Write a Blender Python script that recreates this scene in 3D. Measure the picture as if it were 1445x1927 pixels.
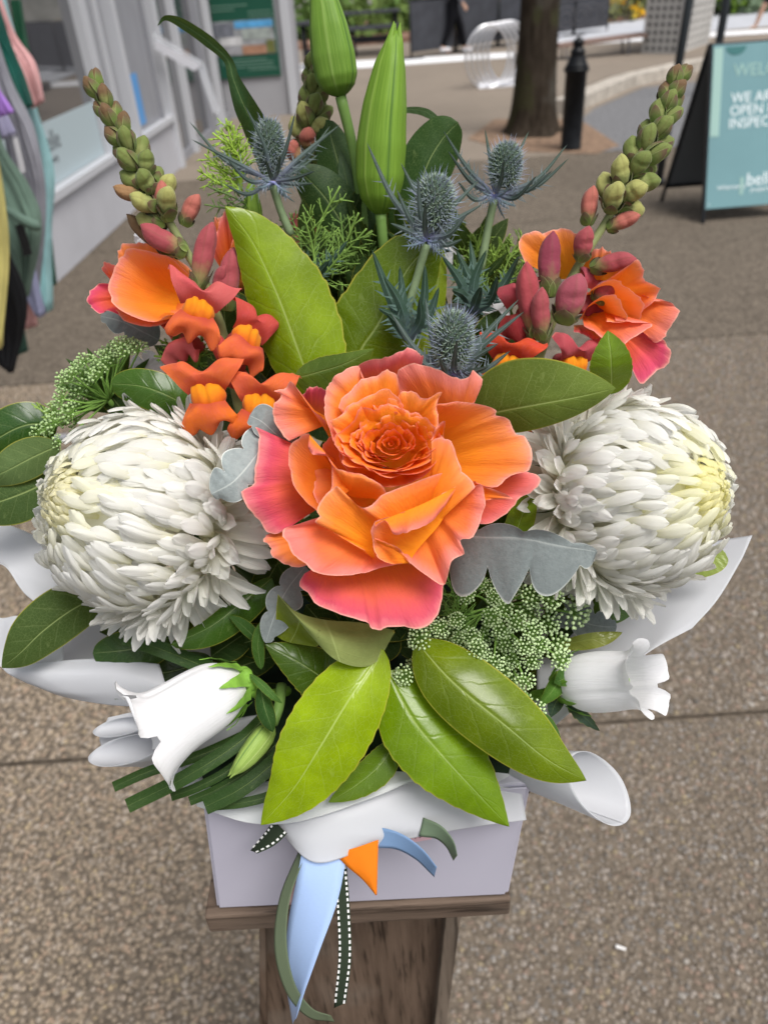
import bpy, bmesh, math, random
import numpy as np
from mathutils import Vector, Matrix, Quaternion

for o in list(bpy.data.objects):
    bpy.data.objects.remove(o, do_unlink=True)
SC = bpy.context.scene
COL = SC.collection
random.seed(7)
RNG = np.random.default_rng(11)

# ------------------------------------------------------------------ camera
FPX, IW, IH = 1447.0, 1445.0, 1927.0
PITCH, ROLL, CH = math.radians(35.0), math.radians(4.0), 1.55
CP, SP, CR, SR = math.cos(PITCH), math.sin(PITCH), math.cos(ROLL), math.sin(ROLL)
C0 = np.array([0.0, 0.0, CH])
FWD = np.array([0.0, CP, -SP]); UP0 = np.array([0.0, SP, CP]); RT0 = np.array([1.0, 0, 0])
RT = CR * RT0 - SR * UP0
UP = SR * RT0 + CR * UP0
cam_d = bpy.data.cameras.new('camera')
cam = bpy.data.objects.new('camera', cam_d)
COL.objects.link(cam)
cam.matrix_world = Matrix(((RT[0], UP[0], -FWD[0], 0), (RT[1], UP[1], -FWD[1], 0), (RT[2], UP[2], -FWD[2], CH), (0, 0, 0, 1)))
cam_d.sensor_fit = 'VERTICAL'
cam_d.sensor_height = 36.0
cam_d.lens = 36.0 * FPX / IH
cam_d.clip_start = 0.02
cam_d.clip_end = 500
cam_d.dof.use_dof = True
cam_d.dof.focus_distance = 0.36
cam_d.dof.aperture_fstop = 10.5
SC.camera = cam

# ------------------------------------------------------------------ daylight
world = bpy.data.worlds.new('World')
SC.world = world
world.use_nodes = True
wn = world.node_tree
wn.nodes.clear()
sky = wn.nodes.new('ShaderNodeTexSky')
sky.sky_type = 'NISHITA'
sky.sun_disc = False
SUN_EL, SUN_AZ = math.radians(62), math.radians(140)   # azimuth measured from +Y towards +X
sky.sun_elevation = SUN_EL
sky.sun_rotation = SUN_AZ
sky.air_density = 1.0
sky.dust_density = 3.0
sky.ozone_density = 1.0
hsv = wn.nodes.new('ShaderNodeHueSaturation')
hsv.inputs['Saturation'].default_value = 0.28          # overcast: grey-white sky
bg = wn.nodes.new('ShaderNodeBackground')
bg.inputs['Strength'].default_value = 0.075
wo = wn.nodes.new('ShaderNodeOutputWorld')
wn.links.new(sky.outputs[0], hsv.inputs['Color'])
wn.links.new(hsv.outputs[0], bg.inputs['Color'])
wn.links.new(bg.outputs[0], wo.inputs['Surface'])
sun_d = bpy.data.lights.new('sun', 'SUN')
sun_d.energy = 1.5
sun_d.angle = math.radians(28)
sun_d.color = (1.0, 0.965, 0.92)
sun = bpy.data.objects.new('sun', sun_d)
COL.objects.link(sun)
sdir = Vector((math.sin(SUN_AZ) * math.cos(SUN_EL), math.cos(SUN_AZ) * math.cos(SUN_EL), math.sin(SUN_EL)))
sun.rotation_euler = sdir.to_track_quat('Z', 'Y').to_euler()
SC.view_settings.view_transform = 'Standard'
SC.view_settings.look = 'None'
SC.view_settings.exposure = 1.12
SC.view_settings.gamma = 1.0
SC.render.engine = 'CYCLES'
SC.cycles.max_bounces = 8
SC.cycles.diffuse_bounces = 4
SC.cycles.transparent_max_bounces = 8
SC.cycles.use_denoising = True

# ------------------------------------------------------------------ helpers: pixels of the photograph to places
def ray(px, py):
    return FWD + RT * ((px - IW / 2) / FPX) - UP * ((py - IH / 2) / FPX)
def P(px, py, d):
    return C0 + ray(px, py) * d
def PX(px, py, X):
    r = ray(px, py); return C0 + r * (X / r[0])
def PY(px, py, Y):
    r = ray(px, py); return C0 + r * (Y / r[1])
def G(px, py, z=0.0):
    r = ray(px, py); return C0 + r * ((z - CH) / r[2])
def V(*a):
    return np.array(a, float)
def nrm(v):
    v = np.asarray(v, float); n = np.linalg.norm(v)
    return v / n if n > 1e-12 else v

# ------------------------------------------------------------------ helpers: objects
ORG = {}
def tag(o, label=None, cat=None, group=None, kind=None):
    if label: o['label'] = label
    if cat: o['category'] = cat
    if group: o['group'] = group
    if kind: o['kind'] = kind
    return o
def thing(name, loc, label, cat, group=None):
    o = bpy.data.objects.new(name, None)
    o.empty_display_size = 0.02
    COL.objects.link(o)
    o.location = Vector(loc)
    ORG[o.name] = np.array(loc, float)
    return tag(o, label, cat, group)
def origin(parent):
    return ORG.get(parent.name, np.zeros(3)) if parent is not None else np.zeros(3)
def mesh_data(name, verts, faces, uv=None, smooth=True, col=None):
    me = bpy.data.meshes.new(name)
    verts = np.asarray(verts, float)
    me.from_pydata(verts.tolist(), [], [tuple(int(i) for i in f) for f in faces])
    if uv is not None:
        l = me.uv_layers.new(name='uv')
        idx = np.empty(len(me.loops), np.int32); me.loops.foreach_get('vertex_index', idx)
        l.data.foreach_set('uv', np.asarray(uv, np.float32)[idx].ravel())
    if col is not None:
        a = me.color_attributes.new('col', 'FLOAT_COLOR', 'POINT')
        c = np.ones((len(verts), 4), np.float32); c[:, :3] = col
        a.data.foreach_set('color', c.ravel())
    if smooth:
        me.polygons.foreach_set('use_smooth', [True] * len(me.polygons))
    return me
def link(name, me, mat=None, parent=None, color=None):
    o = bpy.data.objects.new(name, me)
    COL.objects.link(o)
    if mat is not None and len(me.materials) == 0:
        me.materials.append(mat)
    if parent is not None:
        o.parent = parent
        ORG[o.name] = origin(parent)
    if color is not None:
        o.color = (*color[:3], 1.0)
    return o
def mk(name, verts, faces, mat, parent=None, uv=None, smooth=True, color=None, col=None):
    """one mesh object; verts are world coordinates"""
    v = np.asarray(verts, float) - origin(parent)
    return link(name, mesh_data(name, v, faces, uv, smooth, col), mat, parent, color)
class MB:
    """collects pieces into one mesh"""
    def __init__(s): s.v = []; s.f = []; s.uv = []; s.c = []; s.n = 0
    def add(s, v, f, uv=None, c=None):
        v = np.asarray(v, float)
        s.v.append(v); s.f += [tuple(int(i) + s.n for i in q) for q in f]
        s.uv.append(np.zeros((len(v), 2)) if uv is None else np.asarray(uv, float))
        s.c.append(np.tile(np.array((1, 1, 1.) if c is None else c, float), (len(v), 1)))
        s.n += len(v); return s
    def build(s, name, mat, parent=None, smooth=True, color=None, use_col=False):
        return mk(name, np.vstack(s.v), s.f, mat, parent, np.vstack(s.uv), smooth, color, np.vstack(s.c) if use_col else None)
def gridf(nr, nc, closed=False):
    f = []
    for i in range(nr - 1):
        for j in range(nc - (0 if closed else 1)):
            k = (j + 1) % nc
            f.append((i * nc + j, i * nc + k, (i + 1) * nc + k, (i + 1) * nc + j))
    return f
def griduv(nr, nc):
    v, u = np.meshgrid(np.linspace(0, 1, nr), np.linspace(0, 1, nc), indexing='ij')
    return np.stack([u.ravel(), v.ravel()], 1)
def crom(pts, n):
    """Catmull-Rom through pts (k,dim) resampled to n points by parameter"""
    p = np.asarray(pts, float)
    if len(p) == 2:
        t = np.linspace(0, 1, n)[:, None]; return p[0] * (1 - t) + p[1] * t
    q = np.vstack([2 * p[0] - p[1], p, 2 * p[-1] - p[-2]])
    t = np.linspace(0, len(p) - 1, n); i = np.minimum(t.astype(int), len(p) - 2); u = (t - i)[:, None]
    a, b, c, d = q[i], q[i + 1], q[i + 2], q[i + 3]
    return 0.5 * (2 * b + (c - a) * u + (2 * a - 5 * b + 4 * c - d) * u ** 2 + (3 * b - a - 3 * c + d) * u ** 3)
def surf(ctrl, nv, nu):
    """smooth sheet through a control grid [row][col] of 3D points"""
    rows = np.array([crom(r, nu) for r in ctrl])
    return np.stack([crom(rows[:, j], nv) for j in range(nu)], 1)
def sheet(name, ctrl, mat, parent=None, nv=24, nu=24, color=None, ripple=0.0, seed=0):
    g = surf(ctrl, nv, nu)
    if ripple:
        r = np.random.default_rng(seed)
        for _ in range(5):
            a, b, ph = r.uniform(1, 7), r.uniform(1, 7), r.uniform(0, 6.28)
            vv, uu = np.meshgrid(np.linspace(0, 1, nv), np.linspace(0, 1, nu), indexing='ij')
            g += ((np.abs(np.sin((a - 4) * uu * 1.6 + (b - 4) * vv * 1.6 + ph)) - .6) * ripple)[..., None] * FWD
    return mk(name, g.reshape(-1, 3), gridf(nv, nu), mat, parent, griduv(nv, nu), True, color)
def frame_along(c):
    """tangent and a stable side vector along a polyline"""
    t = np.gradient(c, axis=0); t /= np.linalg.norm(t, axis=1)[:, None] + 1e-12
    s = np.zeros_like(t)
    a = np.array([0, 0, 1.0]) if abs(t[0][2]) < .9 else np.array([1.0, 0, 0])
    s[0] = nrm(np.cross(t[0], a))
    for i in range(1, len(c)):
        s[i] = nrm(s[i - 1] - t[i] * (s[i - 1] @ t[i]))
    return t, s, np.cross(t, s)
def tube(pts, rad, n=8, seg=None, caps=True):
    c = crom(pts, seg or max(2, len(pts) * 4)) if seg != 0 else np.asarray(pts, float)
    r = np.interp(np.linspace(0, 1, len(c)), np.linspace(0, 1, len(np.atleast_1d(rad))), np.atleast_1d(rad))
    t, s, b = frame_along(c)
    a = np.linspace(0, 2 * math.pi, n, endpoint=False)
    v = c[:, None] + r[:, None, None] * (np.cos(a)[None, :, None] * s[:, None] + np.sin(a)[None, :, None] * b[:, None])
    f = gridf(len(c), n, True)
    if caps:
        f = f + [tuple(range(n))[::-1], tuple((len(c) - 1) * n + k for k in range(n))]
    vv, uu = np.meshgrid(np.linspace(0, 1, len(c)), np.linspace(0, 1, n), indexing='ij')
    return v.reshape(-1, 3), f, np.stack([uu.ravel(), vv.ravel()], 1)
def mtube(name, pts, rad, mat, parent=None, n=8, seg=None, color=None):
    v, f, uv = tube(pts, rad, n, seg)
    return mk(name, v, f, mat, parent, uv, True, color)
def boxv(lo, hi):
    x0, y0, z0 = lo; x1, y1, z1 = hi
    v = [(x0, y0, z0), (x1, y0, z0), (x1, y1, z0), (x0, y1, z0), (x0, y0, z1), (x1, y0, z1), (x1, y1, z1), (x0, y1, z1)]
    return np.array(v, float), [(0, 3, 2, 1), (4, 5, 6, 7), (0, 1, 5, 4), (1, 2, 6, 5), (2, 3, 7, 6), (3, 0, 4, 7)]
def box(name, lo, hi, mat, parent=None, color=None, bevel=0.0):
    v, f = boxv(lo, hi)
    o = mk(name, v, f, mat, parent, None, False, color)
    if bevel:
        b = o.modifiers.new('bevel', 'BEVEL'); b.width = bevel; b.segments = 2
    return o
def hexa(name, bottom, top, mat, parent=None, color=None, bevel=0.0):
    """box from four bottom and four top corners"""
    v = np.array(list(bottom) + list(top), float)
    f = [(0, 3, 2, 1), (4, 5, 6, 7), (0, 1, 5, 4), (1, 2, 6, 5), (2, 3, 7, 6), (3, 0, 4, 7)]
    o = mk(name, v, f, mat, parent, None, False, color)
    if bevel:
        b = o.modifiers.new('bevel', 'BEVEL'); b.width = bevel; b.segments = 2
    return o
def poly(name, pts, z0, z1, mat, parent=None):
    """flat slab from a plan outline"""
    n = len(pts)
    v = [(x, y, z0) for x, y in pts] + [(x, y, z1) for x, y in pts]
    f = [tuple(range(n))[::-1], tuple(range(n, 2 * n))] + [(i, (i + 1) % n, n + (i + 1) % n, n + i) for i in range(n)]
    return mk(name, v, f, mat, parent, None, False)
def text(name, body, size, M4, mat, parent=None, extrude=0.0008):
    c = bpy.data.curves.new(name, 'FONT'); c.body = body; c.size = size; c.extrude = extrude
    c.resolution_u = 3
    tmp = bpy.data.objects.new('tmp_text', c); COL.objects.link(tmp)
    bpy.context.view_layer.update()
    me = bpy.data.meshes.new_from_object(tmp.evaluated_get(bpy.context.evaluated_depsgraph_get()))
    bpy.data.objects.remove(tmp); bpy.data.curves.remove(c)
    me.name = name; me.transform(Matrix.Translation(-Vector(origin(parent))) @ M4)
    me.materials.clear()
    return link(name, me, mat, parent)
def mat4(x, y, z, t):
    return Matrix(((x[0], y[0], z[0], t[0]), (x[1], y[1], z[1], t[1]), (x[2], y[2], z[2], t[2]), (0, 0, 0, 1)))
def ico():
    t = (1 + 5 ** .5) / 2
    v = np.array([(-1, t, 0), (1, t, 0), (-1, -t, 0), (1, -t, 0), (0, -1, t), (0, 1, t), (0, -1, -t), (0, 1, -t), (t, 0, -1), (t, 0, 1), (-t, 0, -1), (-t, 0, 1)], float)
    v /= np.linalg.norm(v[0])
    f = [(0, 11, 5), (0, 5, 1), (0, 1, 7), (0, 7, 10), (0, 10, 11), (1, 5, 9), (5, 11, 4), (11, 10, 2), (10, 7, 6), (7, 1, 8), (3, 9, 4), (3, 4, 2), (3, 2, 6), (3, 6, 8), (3, 8, 9), (4, 9, 5), (2, 4, 11), (6, 2, 10), (8, 6, 7), (9, 8, 1)]
    return v, f
ICO = ico()

# ------------------------------------------------------------------ helpers: materials
class NT:
    def __init__(s, name):
        s.m = bpy.data.materials.new(name); s.m.use_nodes = True
        s.t = s.m.node_tree; s.t.nodes.clear()
        s.out = s.t.nodes.new('ShaderNodeOutputMaterial')
    def n(s, typ, props=None, **inp):
        nd = s.t.nodes.new('ShaderNode' + typ)
        for k, v in (props or {}).items(): setattr(nd, k, v)
        for k, v in inp.items():
            k = k.replace('_', ' ')
            s.set(nd.inputs[int(k[1:])] if k[0] == 'i' and k[1:].isdigit() else nd.inputs[k], v)
        return nd
    def set(s, sock, v):
        if isinstance(v, bpy.types.NodeSocket): s.t.links.new(v, sock)
        elif isinstance(v, (tuple, list)) and len(v) == 3 and sock.type == 'RGBA': sock.default_value = (*v, 1)
        else: sock.default_value = v
    def math(s, op, a, b=0.0, clamp=False):
        nd = s.n('Math', {'operation': op, 'use_clamp': clamp}, i0=a, i1=b); return nd.outputs[0]
    def mix(s, fac, a, b, mode='MIX'):
        nd = s.n('Mix', {'data_type': 'RGBA', 'blend_type': mode}); s.set(nd.inputs[0], fac); s.set(nd.inputs[6], a); s.set(nd.inputs[7], b); return nd.outputs[2]
    def ramp(s, fac, stops):
        nd = s.n('ValToRGB', Fac=fac); e = nd.color_ramp.elements
        while len(e) < len(stops): e.new(0.5)
        for k, (p, c) in enumerate(stops):
            e[k].position = p; e[k].color = (*c, 1) if not isinstance(c, (int, float)) else (c, c, c, 1)
        return nd.outputs[0]
    def remap(s, x, a, b, c=0.0, d=1.0, smooth=True):
        nd = s.n('MapRange', {'interpolation_type': 'SMOOTHSTEP' if smooth else 'LINEAR'}, i0=x, i1=a, i2=b, i3=c, i4=d); return nd.outputs[0]
    def uv(s):
        sp = s.n('SeparateXYZ', Vector=s.n('UVMap').outputs[0]); return sp.outputs[0], sp.outputs[1]
    def comb(s, x, y, z=0.0): return s.n('CombineXYZ', X=x, Y=y, Z=z).outputs[0]
    def noise(s, vec, scale, detail=3.0, rough=0.5, color=False):
        nd = s.n('TexNoise', Scale=scale, Detail=detail, Roughness=rough)
        if vec is not None: s.set(nd.inputs['Vector'], vec)
        return nd.outputs[1 if color else 0]
    def obj(s): return s.n('TexCoord').outputs['Object']
    def pos(s): return s.n('NewGeometry').outputs['Position']
    def objcol(s): return s.n('ObjectInfo').outputs['Color']
    def rnd(s): return s.n('ObjectInfo').outputs['Random']
    def bump(s, h, strength=0.3, dist=0.001):
        return s.n('Bump', Height=h, Strength=strength, Distance=dist).outputs[0]
    def bsdf(s, color, rough=0.5, normal=None, spec=0.5, transl=0.0, tcol=None, metal=0.0, sheen=0.0, coat=0.0, sss=0.0, alpha=None):
        b = s.n('BsdfPrincipled'); s.set(b.inputs['Base Color'], color); s.set(b.inputs['Roughness'], rough)
        s.set(b.inputs['Specular IOR Level'], spec * .35); s.set(b.inputs['Metallic'], metal)
        b.inputs['Sheen Weight'].default_value = sheen * .3; b.inputs['Coat Weight'].default_value = coat
        if normal is not None: s.set(b.inputs['Normal'], normal)
        if alpha is not None: s.set(b.inputs['Alpha'], alpha)
        sh = b.outputs[0]
        if transl:
            t = s.n('BsdfTranslucent'); s.set(t.inputs['Color'], tcol if tcol is not None else color)
            if normal is not None: s.set(t.inputs['Normal'], normal)
            sh = s.n('MixShader', Fac=transl, i1=sh, i2=t.outputs[0]).outputs[0]
        s.t.links.new(sh, s.out.inputs['Surface']); return s.m
def plain(name, color, rough=0.5, spec=0.5, metal=0.0, nscale=0.0, namt=0.15, bump=0.0, **k):
    t = NT(name)
    c = color; nm = None
    if nscale:
        n = t.noise(t.obj(), nscale, 5.0, 0.6)
        c = t.mix(t.remap(n, .3, .7), tuple(x * (1 - namt) for x in color), tuple(min(1, x * (1 + namt)) for x in color))
        if bump: nm = t.bump(n, bump, 0.01)
    return t.bsdf(c, rough, nm, spec, metal=metal, **k)
# ================================================================== the setting
def aggregate(name, c1, c2, c3, scale, bump=0.5):
    t = NT(name)
    p = t.pos()
    vo = t.n('TexVoronoi', {'feature': 'F1'}, Vector=p, Scale=scale)
    ved = t.n('TexVoronoi', {'feature': 'DISTANCE_TO_EDGE'}, Vector=p, Scale=scale)
    sep = t.n('SeparateColor', Color=vo.outputs['Color'])
    stone = t.ramp(sep.outputs[0], [(0, c1), (.35, c2), (.7, tuple(x * .8 for x in c2)), (1, c3)])
    edge = t.remap(ved.outputs[0], 0.02, 0.13)
    mort = tuple(x * .45 for x in c2)
    c = t.mix(edge, mort, stone)
    big = t.noise(p, 1.3, 6.0, .65)
    c = t.mix(t.remap(big, .35, .7, 0.0, .5), c, tuple(x * .62 for x in c2))
    fine = t.noise(p, 220, 2.0)
    c = t.mix(.25, c, t.mix(fine, (0.02, .02, .02), (.6, .56, .5)), 'OVERLAY')
    return t.bsdf(c, .8, t.bump(edge, bump, 0.004), .3)
M_path = aggregate('path_aggregate', (.20, .165, .13), (.29, .24, .185), (.44, .38, .31), 75)
t = NT('path_far'); p = t.pos()
sp_ = t.n('TexVoronoi', {'feature': 'F1'}, Vector=p, Scale=95.0)
c = t.mix(t.n('SeparateColor', Color=sp_.outputs['Color']).outputs[0], (.065, .054, .042), (.215, .178, .14))
c = t.mix(t.remap(t.noise(p, 9, 6.0, .75), .35, .7, 0, .35), c, (.075, .063, .051))
c = t.mix(t.remap(t.noise(p, .6, 5.0, .6), .35, .7, 0, .3), c, (.08, .067, .054))
M_path_far = t.bsdf(c, .85, None, .25)
t = NT('path_tan_lit'); p = t.pos()  # tan, with the brighter light on the far paving put into the colour
c = t.mix(t.noise(p, 45, 6.0, .8), (.12, .098, .077), (.35, .295, .24))
c = t.mix(t.remap(t.noise(p, 6, 6.0, .75), .35, .7, 0, .3), c, (.16, .133, .108))
c = t.mix(t.remap(t.noise(p, .5, 5.0, .6), .35, .7, 0, .4), c, (.165, .138, .112))
M_path_lit = t.bsdf(c, .85, None, .25)
M_mort = plain('path_mortar', (.125, .101, .077), .9, nscale=60, namt=.35)
M_mortar = plain('mortar_dark', (.055, .045, .036), .9, nscale=40, namt=.4)
M_asphalt = plain('asphalt_grey', (.15, .15, .155), .85, nscale=25, namt=.3)
M_concrete = plain('concrete_pale', (.42, .38, .33), .85, nscale=8, namt=.2)
M_white_line = plain('white_road_paint', (.72, .72, .73), .7, nscale=9, namt=.12)

ground = box('ground', (-90, -30, -.3), (90, 150, -.03), M_mortar); tag(ground, kind='structure')
path = bpy.data.objects.new('footpath', None); COL.objects.link(path); ORG[path.name] = np.zeros(3); tag(path, 'brown exposed aggregate footpath laid in wide slabs', kind='structure')
J = [-3.32, -1.03, 1.24, 3.51, 5.78, 8.05]
for a, b in zip(J[:-1], J[1:]):
    g_ = 0.0045 if a < 3 else 0.007
    box('slab', (-9, a + g_, -.05), (9, b - g_, 0), M_mort if a < 3 else M_path_far, path)
poly('slab', [(-9, 8.058), (2.3, 8.058), (3.0, 10.75), (4.1, 12.3), (20, 16), (20, 40), (-9, 40)], -.05, 0, M_path_lit, path)

# real pebbles in the near slabs, where single stones can be told apart
def pebbles():
    pal = np.array([(.36, .29, .22), (.42, .35, .28), (.29, .24, .19), (.47, .41, .36), (.40, .28, .21), (.33, .31, .29), (.22, .20, .18), (.56, .52, .47), (.45, .36, .22)])
    w = np.array([.2, .2, .17, .1, .09, .08, .08, .03, .05])
    X_, Y_, S_ = [], [], []
    for s, y0, y1 in ((.0112, .42, 1.24), (.0150, 1.24, 3.50)):
        xs, ys = np.meshgrid(np.arange(-2.7, 2.7, s), np.arange(y0, y1, s * .92))
        x = xs.ravel() + RNG.uniform(-.5, .5, xs.size) * s * .9; y = ys.ravel() + RNG.uniform(-.5, .5, xs.size) * s * .9
        half = .55 + .58 * y                               # keep to what the view can reach
        k = (np.abs(y - 1.24) > .010) & (y < 3.50) & (np.abs(x) < half + .18) & (x > -2.05) & (RNG.random(x.size) < .92)
        X_.append(x[k]); Y_.append(y[k]); S_.append(np.full(k.sum(), s))
    x, y, s = np.concatenate(X_), np.concatenate(Y_), np.concatenate(S_); n = x.size
    iv, jf = ICO
    keep = iv[:, 2] > -.6
    sc = RNG.uniform(.36, .68, n) * s; asp = RNG.uniform(.6, 1.0, n); rot = RNG.uniform(0, 6.28, n); hz = RNG.uniform(.30, .55, n)
    jit = 1 + RNG.uniform(-.22, .22, (n, 12, 1))
    v = iv[None] * jit * np.stack([sc, sc * asp, sc * hz], 1)[:, None]
    c, s_ = np.cos(rot)[:, None], np.sin(rot)[:, None]
    vx = v[..., 0] * c - v[..., 1] * s_ + x[:, None]; vy = v[..., 0] * s_ + v[..., 1] * c + y[:, None]
    vz = v[..., 2] + 0.0004
    vv = np.stack([vx, vy, vz], -1).reshape(-1, 3)
    f = (np.array(jf)[None] + (np.arange(n) * 12)[:, None, None])
    low = v[..., 2][np.arange(n)[:, None, None], np.array(jf)[None]].max(2)
    f = f[low > 0]                                         # drop buried faces
    col = pal[RNG.choice(len(pal), n, p=w / w.sum())] * RNG.uniform(.48, .84, (n, 1))
    me = bpy.data.meshes.new('aggregate_pebbles')
    me.vertices.add(len(vv)); me.vertices.foreach_set('co', vv.ravel())
    me.loops.add(f.size); me.loops.foreach_set('vertex_index', f.ravel().astype(np.int32))
    me.polygons.add(len(f)); me.polygons.foreach_set('loop_start', np.arange(0, f.size, 3, dtype=np.int32))
    me.update(calc_edges=True)
    me.polygons.foreach_set('use_smooth', np.ones(len(f), bool))
    a = me.color_attributes.new('col', 'FLOAT_COLOR', 'POINT')
    cc = np.ones((len(vv), 4), np.float32); cc[:, :3] = np.repeat(col, 12, 0); a.data.foreach_set('color', cc.ravel())
    t = NT('pebble_stone')
    ca = t.n('VertexColor', {'layer_name': 'col'}).outputs[0]
    pz = t.pos()
    big = t.noise(pz, 1.3, 6.0, .65)
    ca = t.mix(t.remap(big, .4, .75, 0.0, .35), ca, t.mix(.5, ca, (.10, .085, .065)))
    # warm and paler towards the shop, greyer towards the street
    xx = t.n('SeparateXYZ', Vector=pz).outputs[0]
    ca = t.mix(t.remap(xx, -.7, .15), t.mix(.32, ca, (.54, .41, .27)), t.mix(.25, ca, (.17, .142, .112)))
    m = t.bsdf(t.mix(t.noise(pz, 260, 2.0), ca, t.mix(.5, ca, (.1, .09, .08))), .7, None, .35)
    o = link('aggregate_pebbles', me, m, path); tag(o, kind='stuff')
pebbles()
mk('paper_scrap', [G(1159, 1777, .012), G(1178, 1784, .012), G(1176, 1789, .016), G(1158, 1783, .012)], [(0, 1, 2, 3)], plain('scrap_white', (.8, .78, .76), .7), None, None, False)
tag(bpy.data.objects['paper_scrap'], 'tiny white scrap of paper lying on the pebbled footpath', 'litter')

# asphalt bay, raised far pavement with its kerb, white lines, far road
road = poly('asphalt_bay', [(2.3, 8.06), (9, 8.06), (20, 15.9), (4.1, 12.25), (3.0, 10.72), (2.45, 9.6)], -.028, .004, M_asphalt); tag(road, kind='structure')
K = [G(1075, 215)[:2], G(1100, 205)[:2], G(1190, 165)[:2], G(1300, 138)[:2], (8.5, 15.6), (16, 20)]
kerb = bpy.data.objects.new('kerb', None); COL.objects.link(kerb); ORG[kerb.name] = np.zeros(3); tag(kerb, kind='structure')
for a, b in zip(K[:-1], K[1:]):
    d = nrm(V(b[0] - a[0], b[1] - a[1])); nn = V(-d[1], d[0]) * .28
    q0, q1 = V(*a) + d * .006, V(*b) - d * .006
    poly('kerb_stone', [q0, q1, q1 + nn, q0 + nn], 0, .15, M_concrete, kerb)
isl = poly('far_pavement', [V(*K[0]) + V(-.25, .25)] + [V(*k) + V(-.24, .27) for k in K[1:]] + [(16, 21), (3.2, 17.6), (2.55, 12)], .002, .14, M_path_lit); tag(isl, kind='structure')
ln = poly('white_line', [G(470, 143)[:2], G(985, 107)[:2], G(985, 98)[:2], G(470, 127)[:2]], .001, .012, M_white_line); tag(ln, kind='structure')
fr = poly('far_road', [(3.6, 18.2), (40, 17.9), (60, 40), (6, 40)], .002, .02, plain('far_road_grey', (.42, .43, .46), .8, nscale=1.5, namt=.08)); tag(fr, kind='structure')
k2 = poly('white_kerb_line', [(4.0, 17.7), (16, 16.6), (16, 17.5), (4.0, 18.6)], .145, .16, M_white_line); tag(k2, kind='structure')
gb = poly('garden_bed', [(-14, 23), (5.6, 24), (9.5, 27), (30, 25), (30, 40), (-14, 40)], .003, .12, plain('mulch_brown', (.20, .12, .085), .95, nscale=5, namt=.4)); tag(gb, kind='structure')

# ------------------------------------------------------------------ shopfront on the left
M_alu = plain('aluminium_grey', (.27, .275, .30), .45, .5, nscale=3, namt=.06)
M_alu_l = plain('aluminium_pale', (.50, .51, .54), .4, .5)
M_plinth = plain('plinth_render_grey', (.46, .46, .49), .7, nscale=2, namt=.05)
t = NT('window_glass_dark'); b = t.n('BsdfPrincipled'); b.inputs['Base Color'].default_value = (.06, .06, .065, 1); b.inputs['Roughness'].default_value = .03; b.inputs['IOR'].default_value = 2.6
t.t.links.new(b.outputs[0], t.out.inputs['Surface']); M_glass = t.m
M_frost = plain('frosted_film', (.42, .50, .53), .5, .3)
M_decal = plain('decal_grey', (.13, .14, .15), .6)
WU = nrm(V(.18, 3.76, 0)); WN = V(WU[1], -WU[0], 0); WA = V(-2.04, 5.07, 0)
def W(y, z, out=0.0):
    return WA + WU * ((y - 5.07) / WU[1]) + WN * out + V(0, 0, z)
def wbox(name, y0, y1, z0, z1, o0, o1, mat, parent, bevel=0.0):
    c = [(y0, o0), (y1, o0), (y1, o1), (y0, o1)]
    return hexa(name, [W(y, z0, o) for y, o in c][::-1], [W(y, z1, o) for y, o in c][::-1], mat, parent, None, bevel)
shop = thing('shopfront', W(7, 0), 'grey aluminium shopfront with dark reflecting windows above a pale plinth', 'shopfront')
wbox('plinth', 2.2, 8.83, 0, .44, -.25, 0, M_plinth, shop, .004)
wbox('window_sill', 2.2, 8.8, .442, .50, -.2, .035, M_alu_l, shop, .004)
wbox('wall_base', 8.86, 12.0, 0, .09, -.2, -.03, M_alu, shop)
wbox('interior_backing', 2.2, 12, .1, 3.4, -.62, -.60, plain('interior_dark', (.05, .05, .055), .8), shop)
pane = wbox('window_pane', 2.2, 6.72, .502, 3.3, -.06, -.045, M_glass, shop)
fr_ = wbox('frosted_band', 2.2, 6.70, .505, .87, -.0445, -.041, M_frost, pane)
def wtext(name, s, y, z, size, mat, parent):
    return text(name, s, size, mat4(WU, V(0, 0, 1), WN, W(y, z, -.039)), mat, parent)
wbox('decal_bar', 5.46, 5.50, .56, .85, -.0405, -.039, M_decal, fr_)
wtext('decal_lettering', 'belle', 5.56, .70, .17, M_decal, fr_)
wtext('decal_lettering', 'property', 5.56, .63, .06, M_decal, fr_)
for y0, y1, o1, m in ((6.72, 6.86, .03, M_alu_l), (6.90, 7.02, .0, M_alu), (7.06, 7.14, .02, M_alu_l), (7.16, 7.40, -.05, M_alu), (7.42, 7.50, .05, M_alu_l), (7.52, 8.42, -.02, M_alu), (8.46, 8.54, .0, M_alu), (8.70, 8.82, .04, M_alu_l), (9.55, 9.63, .02, M_alu_l), (10.6, 10.75, .02, M_alu), (11.3, 11.4, .02, M_alu_l)):
    wbox('mullion', y0, y1, .5 if y1 < 8.6 else .0, 3.4, -.12, o1, m, shop, .003)
wbox('window_pane', 8.83, 9.55, .1, 3.3, -.07, -.055, M_glass, shop)
wbox('window_pane', 9.63, 11.9, .1, 3.3, -.07, -.055, M_glass, shop)
wbox('window_pane', 8.545, 8.70, .5, 3.3, -.07, -.055, M_glass, shop)
box('head_beam', (-2.6, 2.0, 3.4), (-1.5, 12.4, 3.9), M_alu, shop)
BW = 12.06
box('return_wall', (-2.2, BW, 0), (PY(545, 0, BW)[0] + .03, BW + .3, 3.4), plain('return_wall_grey', (.34, .34, .36), .7, nscale=2, namt=.05), shop)
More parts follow.
